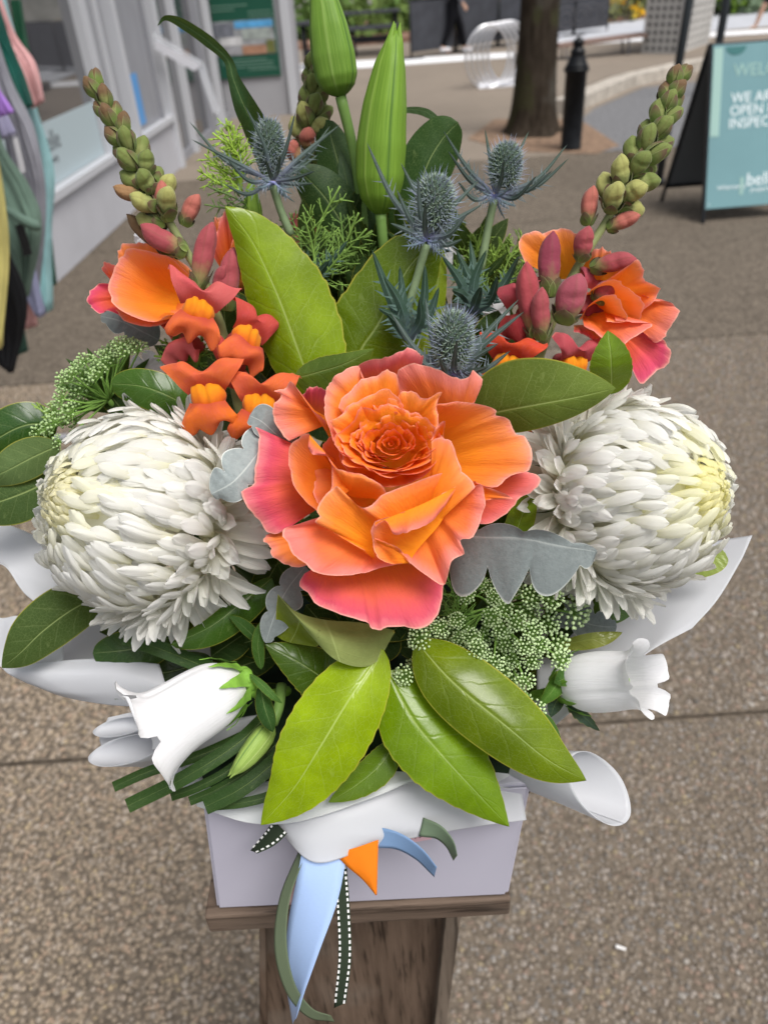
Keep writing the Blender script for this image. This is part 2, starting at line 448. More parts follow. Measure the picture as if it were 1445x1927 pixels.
hexa('corner_post', [(-.90, BW - .06, 0), (-.78, BW - .06, 0), (-.78, BW - .002, 0), (-.90, BW - .002, 0)], [(-.90, BW - .06, 3.4), (-.78, BW - .06, 3.4), (-.78, BW - .002, 3.4), (-.90, BW - .002, 3.4)], M_alu_l, shop)
box('door_rail', (-1.98, BW - .05, 0), (-1.90, BW - .002, 3.4), M_alu_l, shop)
# blueish reflection put in as a flat patch low on the wide mullion
wbox('blue_reflection', 7.6, 7.9, .55, .95, -.018, -.014, plain('reflection_blue', (.10, .30, .62), .5), shop)

# poster board on the return wall
pa, pb = PY(383, -60, BW - .03), PY(527, 142, BW - .03)
pos_ = thing('poster_board', ((pa[0] + pb[0]) / 2, BW - .01, pb[2]), 'dark green property poster with a house photo on the grey wall', 'poster')
x0, x1, z0, z1 = pa[0] - .03, pb[0] + .02, pb[2], pa[2]
box('board', (x0, BW - .03, z0), (x1, BW - .004, z1), plain('poster_green', (.018, .085, .055), .4), pos_)
hh = z1 - z0
def zf(py): return PY(460, py, BW - .03)[2]
zt, zb = zf(38), zf(104)
box('photo_print', (x0 + .03, BW - .034, zb), (x1 - .03, BW - .0305, zt), plain('print_grey', (.25, .26, .27), .4, nscale=6, namt=.5), pos_)
def pr(a, b, c, d, col):
    box('print_patch', (x0 + .03 + (x1 - x0 - .06) * a, BW - .0375, zb + (zt - zb) * c), (x0 + .03 + (x1 - x0 - .06) * b, BW - .0345, zb + (zt - zb) * d), plain('print', col, .4, nscale=9, namt=.25), pos_)
pr(.36, .99, .78, .98, (.10, .34, .62)); pr(.02, .34, .55, .95, (.16, .17, .20)); pr(.1, .45, .3, .54, (.55, .55, .56)); pr(.47, .95, .45, .76, (.34, .38, .36)); pr(.44, .84, .02, .28, (.36, .2, .13)); pr(.85, .99, .03, .4, (.14, .15, .05)); pr(.03, .4, .03, .28, (.3, .3, .32))
for py, a, b in ((8, .05, .6), (16, .05, .4), (22, .6, .95), (30, .6, .98), (112, .1, .8), (118, .1, .9), (125, .3, .9), (131, .5, .95)):
    box('text_line', (x0 + (x1 - x0) * a, BW - .034, zf(py) - .012), (x0 + (x1 - x0) * b, BW - .031, zf(py)), plain('text_pale_green', (.16, .28, .22), .5), pos_)

# clear brochure holder fixed beside the door
M_acr = NT('clear_acrylic'); b = M_acr.n('BsdfPrincipled', {}, Roughness=.05); b.inputs['Base Color'].default_value = (.8, .82, .86, 1); b.inputs['Alpha'].default_value = .38; M_acr.t.links.new(b.outputs[0], M_acr.out.inputs['Surface']); M_acr = M_acr.m
hY = 8.6
bh = thing('brochure_holder', PY(410, 215, hY), 'clear acrylic brochure holder with a white card beside the shop door', 'brochure holder')
a0, a1, a2, a3 = PY(287, 58, hY), PY(384, 118, hY), PY(415, 212, hY), PY(290, 90, hY)
for nm, q in (('upper_plate', [a0, a1, a1 + V(-.01, 0, -.09), a3]), ('lower_plate', [a1, a1 + V(-.07, 0, -.02), a2 + V(-.07, 0, 0), a2])):
    q = [np.array(z) for z in q]
    hexa(nm, [z + V(0, .006, 0) for z in q], [z - V(0, .006, 0) for z in q], M_acr, bh)
q = [PY(293, 76, hY), PY(378, 122, hY), PY(366, 134, hY), PY(292, 92, hY)]
hexa('card', [z + V(0, -.008, 0) for z in q], [z - V(0, .012, 0) for z in q], plain('card_white', (.62, .62, .66), .5), bh)
mtube('bracket', [a2 + V(-.03, 0, 0), a2 + V(-.03, 0, -.2), V(a2[0] - .03, hY, 0)], .008, M_acr, bh, 6)

# ------------------------------------------------------------------ clothes rack with hanging garments
def cloth(name, col, rough=.9):
    t = NT('cloth_' + name)
    u, v = t.uv()
    n = t.noise(t.pos(), 9, 4.0)
    weave = t.math('MULTIPLY', t.math('SINE', t.math('MULTIPLY', u, 900.)), t.math('SINE', t.math('MULTIPLY', v, 1300.)))
    c = t.mix(t.remap(n, .3, .7), tuple(x * .8 for x in col), tuple(min(1, x * 1.12) for x in col))
    fo = t.noise(t.n('Mapping', Vector=t.pos(), Scale=(34, 34, 3.5)).outputs[0], 1.0, 3.0)
    h = t.math('ADD', t.math('MULTIPLY', fo, 2.2), t.math('MULTIPLY', weave, .06))
    return t.bsdf(c, rough, t.bump(h, .45, .02), .2, sheen=.3)
def drape(name, label, Y, left, right, col, thick=.035, folds=3, cat='garment', seed=1):
    r = np.random.default_rng(seed)
    n = 26; m = 90
    L = crom([PY(a, b, Y) for a, b in left], n); R = crom([PY(a, b, Y) for a, b in right], n)
    a = np.linspace(0, 2 * math.pi, m, endpoint=False); ph = r.uniform(0, 6)
    rows = []
    for i in range(n):
        c = (L[i] + R[i]) / 2; h = (R[i] - L[i]) / 2
        fo = (.45 + .55 * i / n)
        w = thick * (1 + .35 * np.sin(a * folds + ph + i * .12) + .42 * np.abs(np.sin(a * (folds + 3.5) + ph * 2 + .6 * math.sin(i * .3))) - .2) * (.75 + .25 * math.sin(i * .4 + ph))
        rows.append(c + np.cos(a)[:, None] * h * (1 + .05 * fo * np.sin(5 * a + ph) + .03 * np.sin(17 * a + ph * 3 + i * .2))[:, None] + np.sin(a)[:, None] * w[:, None] * V(0, 1, 0))
    g = np.array(rows)
    base = g[-1].mean(0)
    th = thing(name, base, label, cat, 'garments hanging on the rack')
    mk('body', g.reshape(-1, 3), gridf(n, m, True) + [tuple(range((n - 1) * m, n * m))], cloth(name, col), th, griduv(n, m))
    top = (L[0] + R[0]) / 2
    ct = V(-1.02 - .10 * (Y - 1.6), Y, 1.72)
    hg = MB(); hg.add(*tube([top + V(-.02, 0, -.01), V(top[0], Y, 1.60), ct + V(.05, 0, -.02), ct], .0022, 6, 12))
    hg.build('hanger', M_alu, th)
    return th
drape('yellow_top', 'pale yellow knit top nearest on the clothes rack', 1.52, [(-90, -40), (-80, 200), (-60, 420), (-40, 660)], [(-50, -40), (-30, 180), (17, 440), (4, 655)], (.70, .62, .22), .03, 4, seed=1)
drape('black_dress', 'black dress with pointed hem hanging on the clothes rack', 1.62, [(-80, -40), (-70, 250), (-60, 520), (-30, 655), (6, 690)], [(-40, -40), (-20, 300), (12, 460), (50, 575), (27, 700)], (.012, .012, .014), .02, 3, seed=2)
sg = drape('sage_jumper', 'sage green jumper with turned cuff and black label on the rack', 1.78, [(-70, -40), (-60, 200), (-40, 420), (20, 500), (40, 560)], [(-34, -40), (-6, 240), (52, 350), (77, 430), (56, 556)], (.155, .235, .185), .03, 3, seed=3)
def slab_on(th, name, q, Y, mat):
    q = [PY(a, b, Y) for a, b in q]
    hexa(name, [z + V(0, .002, 0) for z in q], [z - V(0, .002, 0) for z in q], mat, th)
slab_on(sg, 'care_label', [(30, 425), (44, 418), (61, 478), (46, 482)], 1.725, plain('label_black', (.02, .02, .02), .6))
mtube('cuff', [PY(4, 388, 1.735), PY(40, 412, 1.73), PY(66, 424, 1.735), PY(75, 430, 1.74)], [.006, .011, .012, .006], cloth('sage_cuff', (.14, .215, .17)), sg)
drape('purple_top', 'bright purple top peeking above the sage jumper', 1.86, [(-90, -40), (-80, 100), (-60, 240)], [(-60, -40), (-20, 130), (26, 212)], (.42, .22, .66), .02, 5, seed=4)
drape('lilac_blouse', 'pale lilac blouse hanging behind the purple top', 1.94, [(-70, -40), (-60, 140), (-30, 270)], [(-40, -40), (0, 170), (30, 252)], (.48, .46, .66), .02, 5, seed=5)
drape('lavender_skirt', 'lavender skirt with narrow hem below the sage jumper', 1.96, [(-40, 250), (0, 400), (40, 540), (70, 592)], [(-10, 250), (40, 400), (66, 500), (86, 592)], (.40, .41, .60), .02, 4, seed=6)
gr_ = drape('grey_cardigan', 'grey cardigan with long dark grey sleeve on the rack', 2.05, [(-60, -40), (-30, 120), (8, 240), (35, 420), (55, 560)], [(-40, -40), (24, 160), (66, 252), (88, 380), (72, 562)], (.30, .30, .34), .03, 5, seed=7)
slab_on(gr_, 'price_tag', [(25, 262), (33, 258), (48, 322), (40, 330)], 1.985, plain('tag_white', (.75, .74, .76), .6))
drape('pink_scarf', 'small dusty pink scarf end low on the clothes rack', 2.12, [(-30, 300), (20, 480), (44, 618)], [(0, 300), (52, 480), (72, 612)], (.62, .34, .32), .02, 5, seed=8)
drape('bottle_green_dress', 'dark bottle green satin dress behind the pink jumper', 2.30, [(-80, -60), (-50, 60), (0, 140), (44, 204)], [(-25, -60), (16, 70), (42, 135), (62, 200)], (.010, .085, .066), .03, 5, seed=10)
drape('aqua_top', 'pale aqua blue top hanging beside the grey cardigan', 2.56, [(-20, -40), (20, 120), (52, 330), (72, 480), (80, 585)], [(0, -40), (60, 180), (102, 320), (97, 440), (100, 582)], (.34, .58, .60), .025, 6, seed=9)
drape('pink_jumper', 'dusty pink jumper with folded cuff farthest on the rack', 2.48, [(-70, -60), (-40, 40), (30, 130), (62, 205)], [(-20, -60), (26, 60), (66, 120), (84, 190)], (.66, .36, .36), .03, 4, seed=11)
drape('emerald_skirt', 'dark emerald skirt edge showing beyond the aqua top', 2.66, [(20, 0), (50, 200), (74, 400), (92, 537)], [(40, 0), (70, 200), (92, 400), (107, 535)], (.012, .09, .045), .02, 5, seed=13)
drape('forest_skirt', 'forest green skirt hem hanging lowest on the clothes rack', 1.9, [(-40, 300), (-10, 560), (28, 668)], [(-10, 300), (30, 540), (54, 660)], (.03, .07, .05), .02, 5, seed=12)
rk = thing('clothes_rack', (-1.3, 2.1, 0), 'steel clothes rack rail carrying the garments', 'clothes rack')
mtube('rail', [(-1.00, 1.3, 1.72), (-1.13, 2.9, 1.72)], .012, M_alu, rk, 10)
for y, x in ((1.3, -1.0), (2.9, -1.13)):
    mtube('upright', [(x, y, 1.72), (x - .45, y, .9), (x - .45, y, .03)], .012, M_alu, rk, 8)
    mtube('foot', [(x - .75, y, .02), (x - .18, y, .02)], .014, M_alu, rk, 8)

# ------------------------------------------------------------------ street furniture
# spiral steel bicycle rack
sr = thing('spiral_bike_rack', G(945, 165), 'shiny spiral steel bicycle rack of five rings beside the tree', 'bicycle rack')
M_steel = plain('stainless_steel', (.72, .72, .74), .32, .5, .85)
cb = G(935, 163); Yr = cb[1]
w_ = abs(PY(985, 100, Yr)[0] - PY(880, 100, Yr)[0]); R_ = (PY(930, 45, Yr)[2]) / 2
for k in range(5):
    cx = cb[0] - .17 + k * .10; cy = cb[1] - .12 + k * .12
    a = np.linspace(-math.pi / 2, 1.5 * math.pi, 40)
    c = np.stack([cx + np.cos(a) * R_ * .82, cy + .10 * (a / (2 * math.pi)) + .12 * np.cos(a), R_ * 1.0 + np.sin(a) * R_], 1)
    mtube('ring', c, .021, M_steel, sr, 10, 0)
box('base_plate', (cb[0] - .3, cb[1] - .15, 0), (cb[0] + .35, cb[1] + .4, .012), M_steel, sr)

# tree trunk
tr = thing('street_tree', G(1005, 258), 'rough dark brown street tree trunk behind the black bollard', 'tree')
tb = G(1005, 258)
t = NT('bark')
p = t.n('Mapping', Vector=t.pos(), Scale=(9, 9, 1.6)).outputs[0]
n1 = t.noise(p, 3.0, 8.0, .7); n2 = t.noise(t.pos(), 2.2, 3.0)
c = t.ramp(n1, [(.25, (.012, .010, .007)), (.5, (.040, .031, .023)), (.8, (.09, .072, .055))])
c = t.mix(t.remap(n2, .58, .72, 0, .5), c, (.12, .115, .10))
c = t.mix(t.remap(t.noise(t.pos(), 3.1, 2.), .6, .7, 0, .5), c, (.055, .06, .025))
M_bark = t.bsdf(c, .95, t.bump(n1, .9, .03), .15)
n, m = 30, 28
zz = np.concatenate([np.linspace(0, .5, 12), np.linspace(.6, 5.2, n - 12)]); a = np.linspace(0, 2 * math.pi, m, endpoint=False)
rr = .215 + .075 * np.exp(-zz / .10) + .03 * np.exp(-zz / .5) - .018 * zz
g = []
for i in range(n):
    ro = rr[i] * (1 + (.10 * np.exp(-zz[i] / .3) + .02) * np.sin(5 * a + 1) + .025 * np.sin(3 * a + zz[i] * 1.3))
    g.append(np.stack([tb[0] + .02 + np.cos(a) * ro + .012 * zz[i], tb[1] + .22 + np.sin(a) * ro, np.full(m, zz[i])], 1))
mk('trunk', np.array(g).reshape(-1, 3), gridf(n, m, True), M_bark, tr)
for k, (dx, dy, dz) in enumerate(((1.0, .2, 1.5), (-1.1, .4, 1.3), (.2, 1.0, 1.6), (-.2, -.5, 1.7))):
    s = V(tb[0] + .08, tb[1] + .22, 5.0)
    mtube('limb', [s - V(0, 0, .25), s + V(dx * .4, dy * .4, dz * .55), s + V(dx, dy, dz)], [.13, .09, .05], M_bark, tr, 8)
pit = poly('tree_pit', [tuple(G(880, 262)[:2]), tuple(G(960, 285)[:2]), tuple(G(1120, 290)[:2]), tuple(G(1165, 275)[:2]), tuple(G(1090, 225)[:2]), tuple(G(930, 225)[:2])], .001, .006, plain('pit_gravel', (.21, .14, .095), .95, nscale=14, namt=.35)); tag(pit, kind='structure')

# bollard (turned profile)
bp = G(1073, 281)
bo = thing('bollard', bp, 'black painted bollard with a stepped pointed cap beside the tree', 'bollard')
M_black = plain('black_paint', (.009, .010, .012), .38, .5, nscale=12, namt=.3)
def lathe(name, base, prof, mat, parent, m=28):
    a = np.linspace(0, 2 * math.pi, m, endpoint=False)
    g = np.array([[(base[0] + math.cos(x) * r, base[1] + math.sin(x) * r, base[2] + z) for x in a] for r, z in prof])
    return mk(name, g.reshape(-1, 3), gridf(len(prof), m, True) + [tuple(range(m))[::-1], tuple((len(prof) - 1) * m + k for k in range(m))], mat, parent)
hb = PY(1083, 68, bp[1])[2]
lathe('post', bp, [(.105, 0), (.105, .02), (.10, .03), (.10, hb * .70), (.118, hb * .705), (.118, hb * .735)], M_black, bo)
lathe('cap', bp, [(.116, hb * .736), (.10, hb * .76), (.072, hb * .83), (.066, hb * .85), (.07, hb * .855), (.07, hb * .885), (.05, hb * .895), (.045, hb * .93), (.058, hb * .94), (.05, hb * .965), (.022, hb * .985), (.012, hb)], M_black, bo)

# leaning slim posts
def slim(name, foot, ptop, r, label):
    tt = PY(*ptop, foot[1]); d = (tt - foot); top = foot + d * (2.6 / d[2])
    th = thing(name, foot, label, 'post')
    mtube('pole', [foot, top], r, plain('post_dark_grey', (.045, .052, .058), .45), th, 12, 2)
    mtube('collar', [foot, foot + nrm(d) * .05], r * 1.6, M_black, th, 12, 2)
slim('sign_post', G(1237, 348), (1297, 0), .032, 'slim dark grey post between the cabinet and the sandwich board')
slim('parking_post', G(1335, 180), (1366, 0), .05, 'thick dark post rising behind the top of the sandwich board')

# A-frame sandwich board
fl, bl = G(1321, 421), G(1243, 379)
fl[1] -= 0; apY = (fl[1] + bl[1]) / 2; ap = PY(1337, 86, apY)
sgn = thing('sandwich_board', (fl + bl) / 2, 'teal A-frame sandwich board reading WE ARE OPEN FOR INSPECTION', 'sign')
wx = nrm(V(1, .04, 0)); WB = .64
pf = nrm(ap - fl)                       # up along the front panel
nf = nrm(np.cross(wx, pf)); nf = nf if nf[1] < 0 else -nf
H_ = np.linalg.norm(ap - fl)
M_teal = plain('sign_teal', (.155, .285, .31), .45, .4, nscale=2, namt=.04)
M_wht = plain('sign_white', (.72, .80, .82), .5); M_mint = plain('sign_mint', (.30, .46, .42), .5)
def F(u, v, o=0.0): return fl + wx * (u * WB) + pf * (v * H_) + nf * o
def fpan(name, u0, u1, v0, v1, o0, o1, mat, parent):
    q = [(u0, v0), (u1, v0), (u1, v1), (u0, v1)]
    return hexa(name, [F(a, b, o0) for a, b in q], [F(a, b, o1) for a, b in q], mat, parent)
fpan('front_panel', .02, .98, .085, 1.0, 0, .006, M_teal, sgn)
for u0 in (-.012, .982): fpan('frame_rail', u0, u0 + .03, 0, 1.01, -.012, .010, M_black, sgn)
pbk = nrm(ap + V(0, .03, 0) - bl); Hb = np.linalg.norm(ap - bl); nb = np.cross(wx, pbk); nb = nb if nb[1] > 0 else -nb
def B(u, v, o=0.0): return bl + wx * (u * WB) + pbk * (v * Hb) + nb * o
hexa('back_panel', [B(0.02, .1), B(.98, .1), B(.98, 1), B(0.02, 1)], [B(0.02, .1, .006), B(.98, .1, .006), B(.98, 1, .006), B(0.02, 1, .006)], plain('sign_back_grey', (.10, .105, .11), .7), sgn)
for u0 in (-.012, .982): hexa('frame_rail', [B(u0, 0, -.012), B(u0 + .03, 0, -.012), B(u0 + .03, 1, -.012), B(u0, 1, -.012)], [B(u0, 0, .01), B(u0 + .03, 0, .01), B(u0 + .03, 1, .01), B(u0, 1, .01)], M_black, sgn)
hexa('back_rail', [B(0, .10, -.012), B(1, .10, -.012), B(1, .125, -.012), B(0, .125, -.012)], [B(0, .10, .0), B(1, .10, .0), B(1, .125, .0), B(0, .125, .0)], M_black, sgn)
fpan('mint_bar', .03, .125, .50, .985, .0065, .0085, M_mint, sgn)
def stext(s, u, v, size, mat, name='lettering'):
    text(name, s, size, mat4(wx, pf, nf, F(u, v, .0075)), mat, sgn)
stext('WELCOME', .245, .825, .105, M_mint)
stext('WE ARE', .235, .68, .088, M_wht); stext('OPEN FOR', .228, .61, .088, M_wht); stext('INSPECTION', .222, .54, .088, M_wht)
fpan('mint_bar', .385, .42, .155, .255, .0065, .0085, M_mint, sgn)
stext('belle', .45, .205, .115, M_wht, 'logo_lettering'); stext('belleproperty', .14, .195, .036, M_wht)
stext('property', .50, .168, .04, M_wht); stext('b', .05, .105, .02, M_wht)
a = np.linspace(math.pi, 2 * math.pi, 20)
vv = [F(.26 + .105 * math.cos(x), .985 + .045 * math.sin(x) * 1.0, .009) for x in a]
mk('emblem', vv, [tuple(range(20))], plain('sign_dark_teal', (.05, .16, .16), .5), sgn, None, False)

# perforated cabinet
ca, cb2 = G(1203, 118), G(1274, 120); cc = G(1330, 98)
cab = thing('perforated_cabinet', ca, 'tall pale metal cabinet with rows of round perforations by the kerb', 'cabinet')
M_cab = plain('cabinet_grey', (.46, .45, .43), .5, .4, nscale=2, namt=.06)
cd_ = V(*(cc + (ca - cb2))[:2], 0)
hh_ = 1.9
hexa('casing', [ca + V(0, 0, .05), cb2 + V(0, 0, .05), cc + V(0, 0, .05), cd_ + V(0, 0, .05)], [V(*q[:2], hh_) for q in (ca, cb2, cc, cd_)], M_cab, cab, None, .01)
hexa('base', [ca * .998 + cb2 * .002, cb2, cc, cd_], [V(*q[:2], .048) for q in (ca, cb2, cc, cd_)], M_black, cab)
mtube('edge_highlight', [V(*cb2[:2], .05), V(*cb2[:2], hh_)], .03, M_alu_l, cab, 8, 2)  # pale tube added as the white highlight along the cabinet edge
M_hole = plain('hole_dark', (.09, .09, .09), .8)
for o_, e_, nx in ((ca, cb2, 5), (cb2, cc, 6)):
    u_ = (e_ - o_); n_ = nrm(np.cross(u_, V(0, 0, 1))); n_ = n_ if n_[1] < 0 else -n_
    uu = nrm(u_); aa = np.linspace(0, 2 * math.pi, 10, endpoint=False)
    hole = mesh_data('perforation', [uu * math.cos(x) * .034 + V(0, 0, 1) * math.sin(x) * .034 for x in aa], [tuple(range(10))], None, False)
    for i in range(nx):
        for j in range(11):
            c = o_ + u_ * ((i + .9) / (nx + .8)) + V(0, 0, .22 + j * .115) + n_ * .0105
            h_ = link('perforation', hole, M_hole, cab); h_.location = Vector(c - origin(cab))

# bench with scrolled iron back
s0, s1 = PY(1050, 90, 15.2), PY(1216, 68, 15.4)
be = thing('iron_bench', V((s0[0] + s1[0]) / 2, 15.4, .14), 'wrought iron scrollwork bench with a brown plank seat by the kerb', 'bench')
hexa('seat', [s0 + V(0, .3, 0), s0 + V(0, -.12, 0), s1 + V(0, -.12, 0), s1 + V(0, .3, 0)], [q + V(0, 0, .05) for q in (s0 + V(0, .3, 0), s0 + V(0, -.12, 0), s1 + V(0, -.12, 0), s1 + V(0, .3, 0))], plain('bench_wood', (.22, .15, .125), .7, nscale=10), be)
M_iron = plain('wrought_iron', (.10, .10, .11), .5)
dx_ = (s1 - s0)
for k in range(6):
    c = s0 + dx_ * (.12 + .15 * k) + V(0, .3, .38); sgn_ = 1 if k % 2 else -1
    a = np.linspace(0, 4.2 * math.pi, 44); r_ = .20 * (1 - a / a[-1] * .85)
    pts = np.stack([c[0] + sgn_ * np.cos(a) * r_, np.full(44, c[1]), c[2] + np.sin(a) * r_], 1)
    mtube('scroll', pts, .009, M_iron, be, 6, 0)
mtube('back_rail', [s0 + V(0, .3, .64), s1 + V(0, .3, .64)], .014, M_iron, be, 6, 2)
for q in (.08, .78):
    c = s0 + dx_ * q
    for yy in (-.08, .28):
        mtube('leg', [c + V(0, yy, .01), c + V(.02, yy, -.2), V(c[0], c[1] + yy, .141)], .016, M_iron, be, 6)

# cafe barrier, each screen on its own
M_scr = plain('barrier_fabric', (.045, .047, .055), .8, nscale=3, namt=.2)
q0, q1 = G(772, 112), G(1010, 78)
for k in range(5):
    a_, b_ = q0 + (q1 - q0) * (k / 3.0 + .008), q0 + (q1 - q0) * ((k + 1) / 3.0 - .008)
    hz = 1.02
    th = thing('barrier_screen', (a_ + b_) / 2, ['black cafe barrier screen behind the walking person', 'black cafe barrier screen between the walking person and the steel rings', 'black cafe barrier screen behind the tree trunk', 'black cafe barrier screen right of the tree trunk', 'black cafe barrier screen farthest right beyond the bench'][k], 'barrier', 'cafe barrier screens')
    hexa('screen', [a_ + V(0, .01, .12), b_ + V(0, .01, .12), b_ + V(0, .03, .12), a_ + V(0, .03, .12)], [a_ + V(0, .01, hz), b_ + V(0, .01, hz), b_ + V(0, .03, hz), a_ + V(0, .03, hz)], M_scr, th)
    for c in (a_, b_): mtube('post', [c + V(0, .02, 0), c + V(0, .02, hz + .04)], .022, M_black, th, 8, 2)
    mtube('top_rail', [a_ + V(0, .02, hz + .02), b_ + V(0, .02, hz + .02)], .02, M_black, th, 8, 2)
    hexa('foot', [c + V(-.25, -.12, 0) for c in (a_,)] + [a_ + V(.25, -.12, 0), a_ + V(.25, .16, 0), a_ + V(-.25, .16, 0)], [a_ + V(-.25, -.12, .03), a_ + V(.25, -.12, .03), a_ + V(.25, .16, .03), a_ + V(-.25, .16, .03)], M_black, th)
# dark outdoor table and bench seat left of the barrier
tY = 21.5
def tab(name, label, x0p, x1p, ytop, ybase, Y):
    a_, b_ = PY(x0p, ytop, Y), PY(x1p, ytop - 6, Y)
    th = thing(name, V((a_[0] + b_[0]) / 2, Y, 0), label, 'table' if 'table' in name else 'bench')
    for k in range(4):
        y0_ = Y - .4 + k * .21
        box('plank', (a_[0], y0_, a_[2] - .05), (b_[0], y0_ + .19, a_[2]), M_scr, th)
    for x in (a_[0] + .12, b_[0] - .12):
        for y_ in (Y - .3, Y + .35): mtube('leg', [(x, y_, a_[2] - .05), (x, y_, 0)], .035, M_black, th, 8, 2)
    box('stretcher', (a_[0] + .1, Y - .02, .25), (b_[0] - .1, Y + .06, .33), M_scr, th)
tab('outdoor_table', 'long black outdoor table behind the lily buds', 640, 752, 24, 80, 21.5)
tab('outdoor_bench', 'low black bench in front of the long outdoor table', 655, 750, 52, 90, 20.6)
tab('cafe_table', 'small brown cafe table beside the shop corner', 558, 640, 42, 100, 18.5)

# ------------------------------------------------------------------ shrubs and flowers beyond
def shrub(name, label, c, r, h, col, n=380, fl=None, seed=0, cat='shrub'):
    rg = np.random.default_rng(seed)
    th = thing(name, c, label, cat, 'garden plants beyond the barrier')
    d = rg.normal(size=(n, 3)); d /= np.linalg.norm(d, axis=1)[:, None]; d[:, 2] = np.abs(d[:, 2])
    rad = rg.uniform(.45, 1.05, n)[:, None]
    lob = 1 + .25 * np.sin(d[:, :1] * 7 + seed) * np.cos(d[:, 1:2] * 6)
    p = np.asarray(c) + d * rad * lob * V(r, r, h)
    mb, fb = MB(), MB()
    for i in range(n):
        s = r * rg.uniform(.09, .2); u = nrm(rg.normal(size=3)); w = nrm(np.cross(u, rg.normal(size=3)))
        sh = rg.uniform(.6, 1.3)
        q = [p[i] - u * s, p[i] + w * s * .45, p[i] + u * s, p[i] - w * s * .45]
        if fl is not None and rad[i] > .9 and rg.random() < .55: fb.add(q, [(0, 1, 2, 3)], None, np.array(fl) * sh)
        else: mb.add(q, [(0, 1, 2, 3)], None, np.array(col) * sh)
    mb.build('foliage', M_fol, th, False, None, True)
    if fb.n: fb.build('blossom', M_fol, th, False, None, True)
    for k in range(3):
        e = np.asarray(c) + V(rg.uniform(-.5, .5) * r, rg.uniform(-.5, .5) * r, h * .6)
        mtube('stem', [c, e], [.03, .01], M_bark, th, 5)
t = NT('foliage_far'); M_fol = t.bsdf(t.n('VertexColor', {'layer_name': 'col'}).outputs[0], .7, None, .3, .25)
GREEN, PALE = (.10, .17, .045), (.20, .27, .17)
sp = [(590, -18, .9, .8, GREEN, None, 'bushy green shrub above the brown cafe table'), (690, -8, 1.2, .75, (.15, .22, .06), None, 'light green hedge shrub behind the lily buds'), (770, -6, 1.1, .7, GREEN, None, 'mid green shrub behind the black barrier corner'), (842, -8, .7, .6, (.2, .2, .07), (.75, .28, .22), 'coral flowering shrub behind the walking person'), (905, -14, .8, .7, (.12, .15, .05), (.7, .45, .3), 'peach flowering shrub left of the tree trunk'),
      (1085, -8, .7, .75, (.22, .24, .06), (.72, .46, .05), 'yellow flowering shrub just right of the tree trunk'), (1125, -4, .8, .6, (.25, .27, .10), (.75, .52, .06), 'golden flowering shrub above the iron bench'), (1168, -10, .7, .9, (.18, .20, .06), (.80, .45, .02), 'deep yellow flowering shrub near the cabinet'), (1195, -4, .7, .7, PALE, None, 'grey green shrub against the cabinet edge'), (1345, -10, 1.0, 1.0, (.12, .2, .03), None, 'bright green round shrub between the two posts'), (1395, -6, 1.4, .8, PALE, None, 'silvery green ground shrub right of the thick post'), (1450, -6, 1.3, .8, (.16, .22, .12), None, 'pale green shrub at the far right edge')]
for k, (px, py, r, h, c, fl, lab) in enumerate(sp):
    b = PY(px, py + 22, 26 + (k % 3) * .7)
    shrub('garden_shrub', lab, V(b[0], b[1], .1), r * 1.25, max(h, b[2] + .35), c, 420, fl, k)
wl = box('garden_wall', (-14, 34, 0), (40, 34.3, 3.2), plain('far_wall_grey', (.35, .36, .33), .9, nscale=1.5, namt=.3)); tag(wl, 'long grey garden wall far behind the shrubs', 'wall')

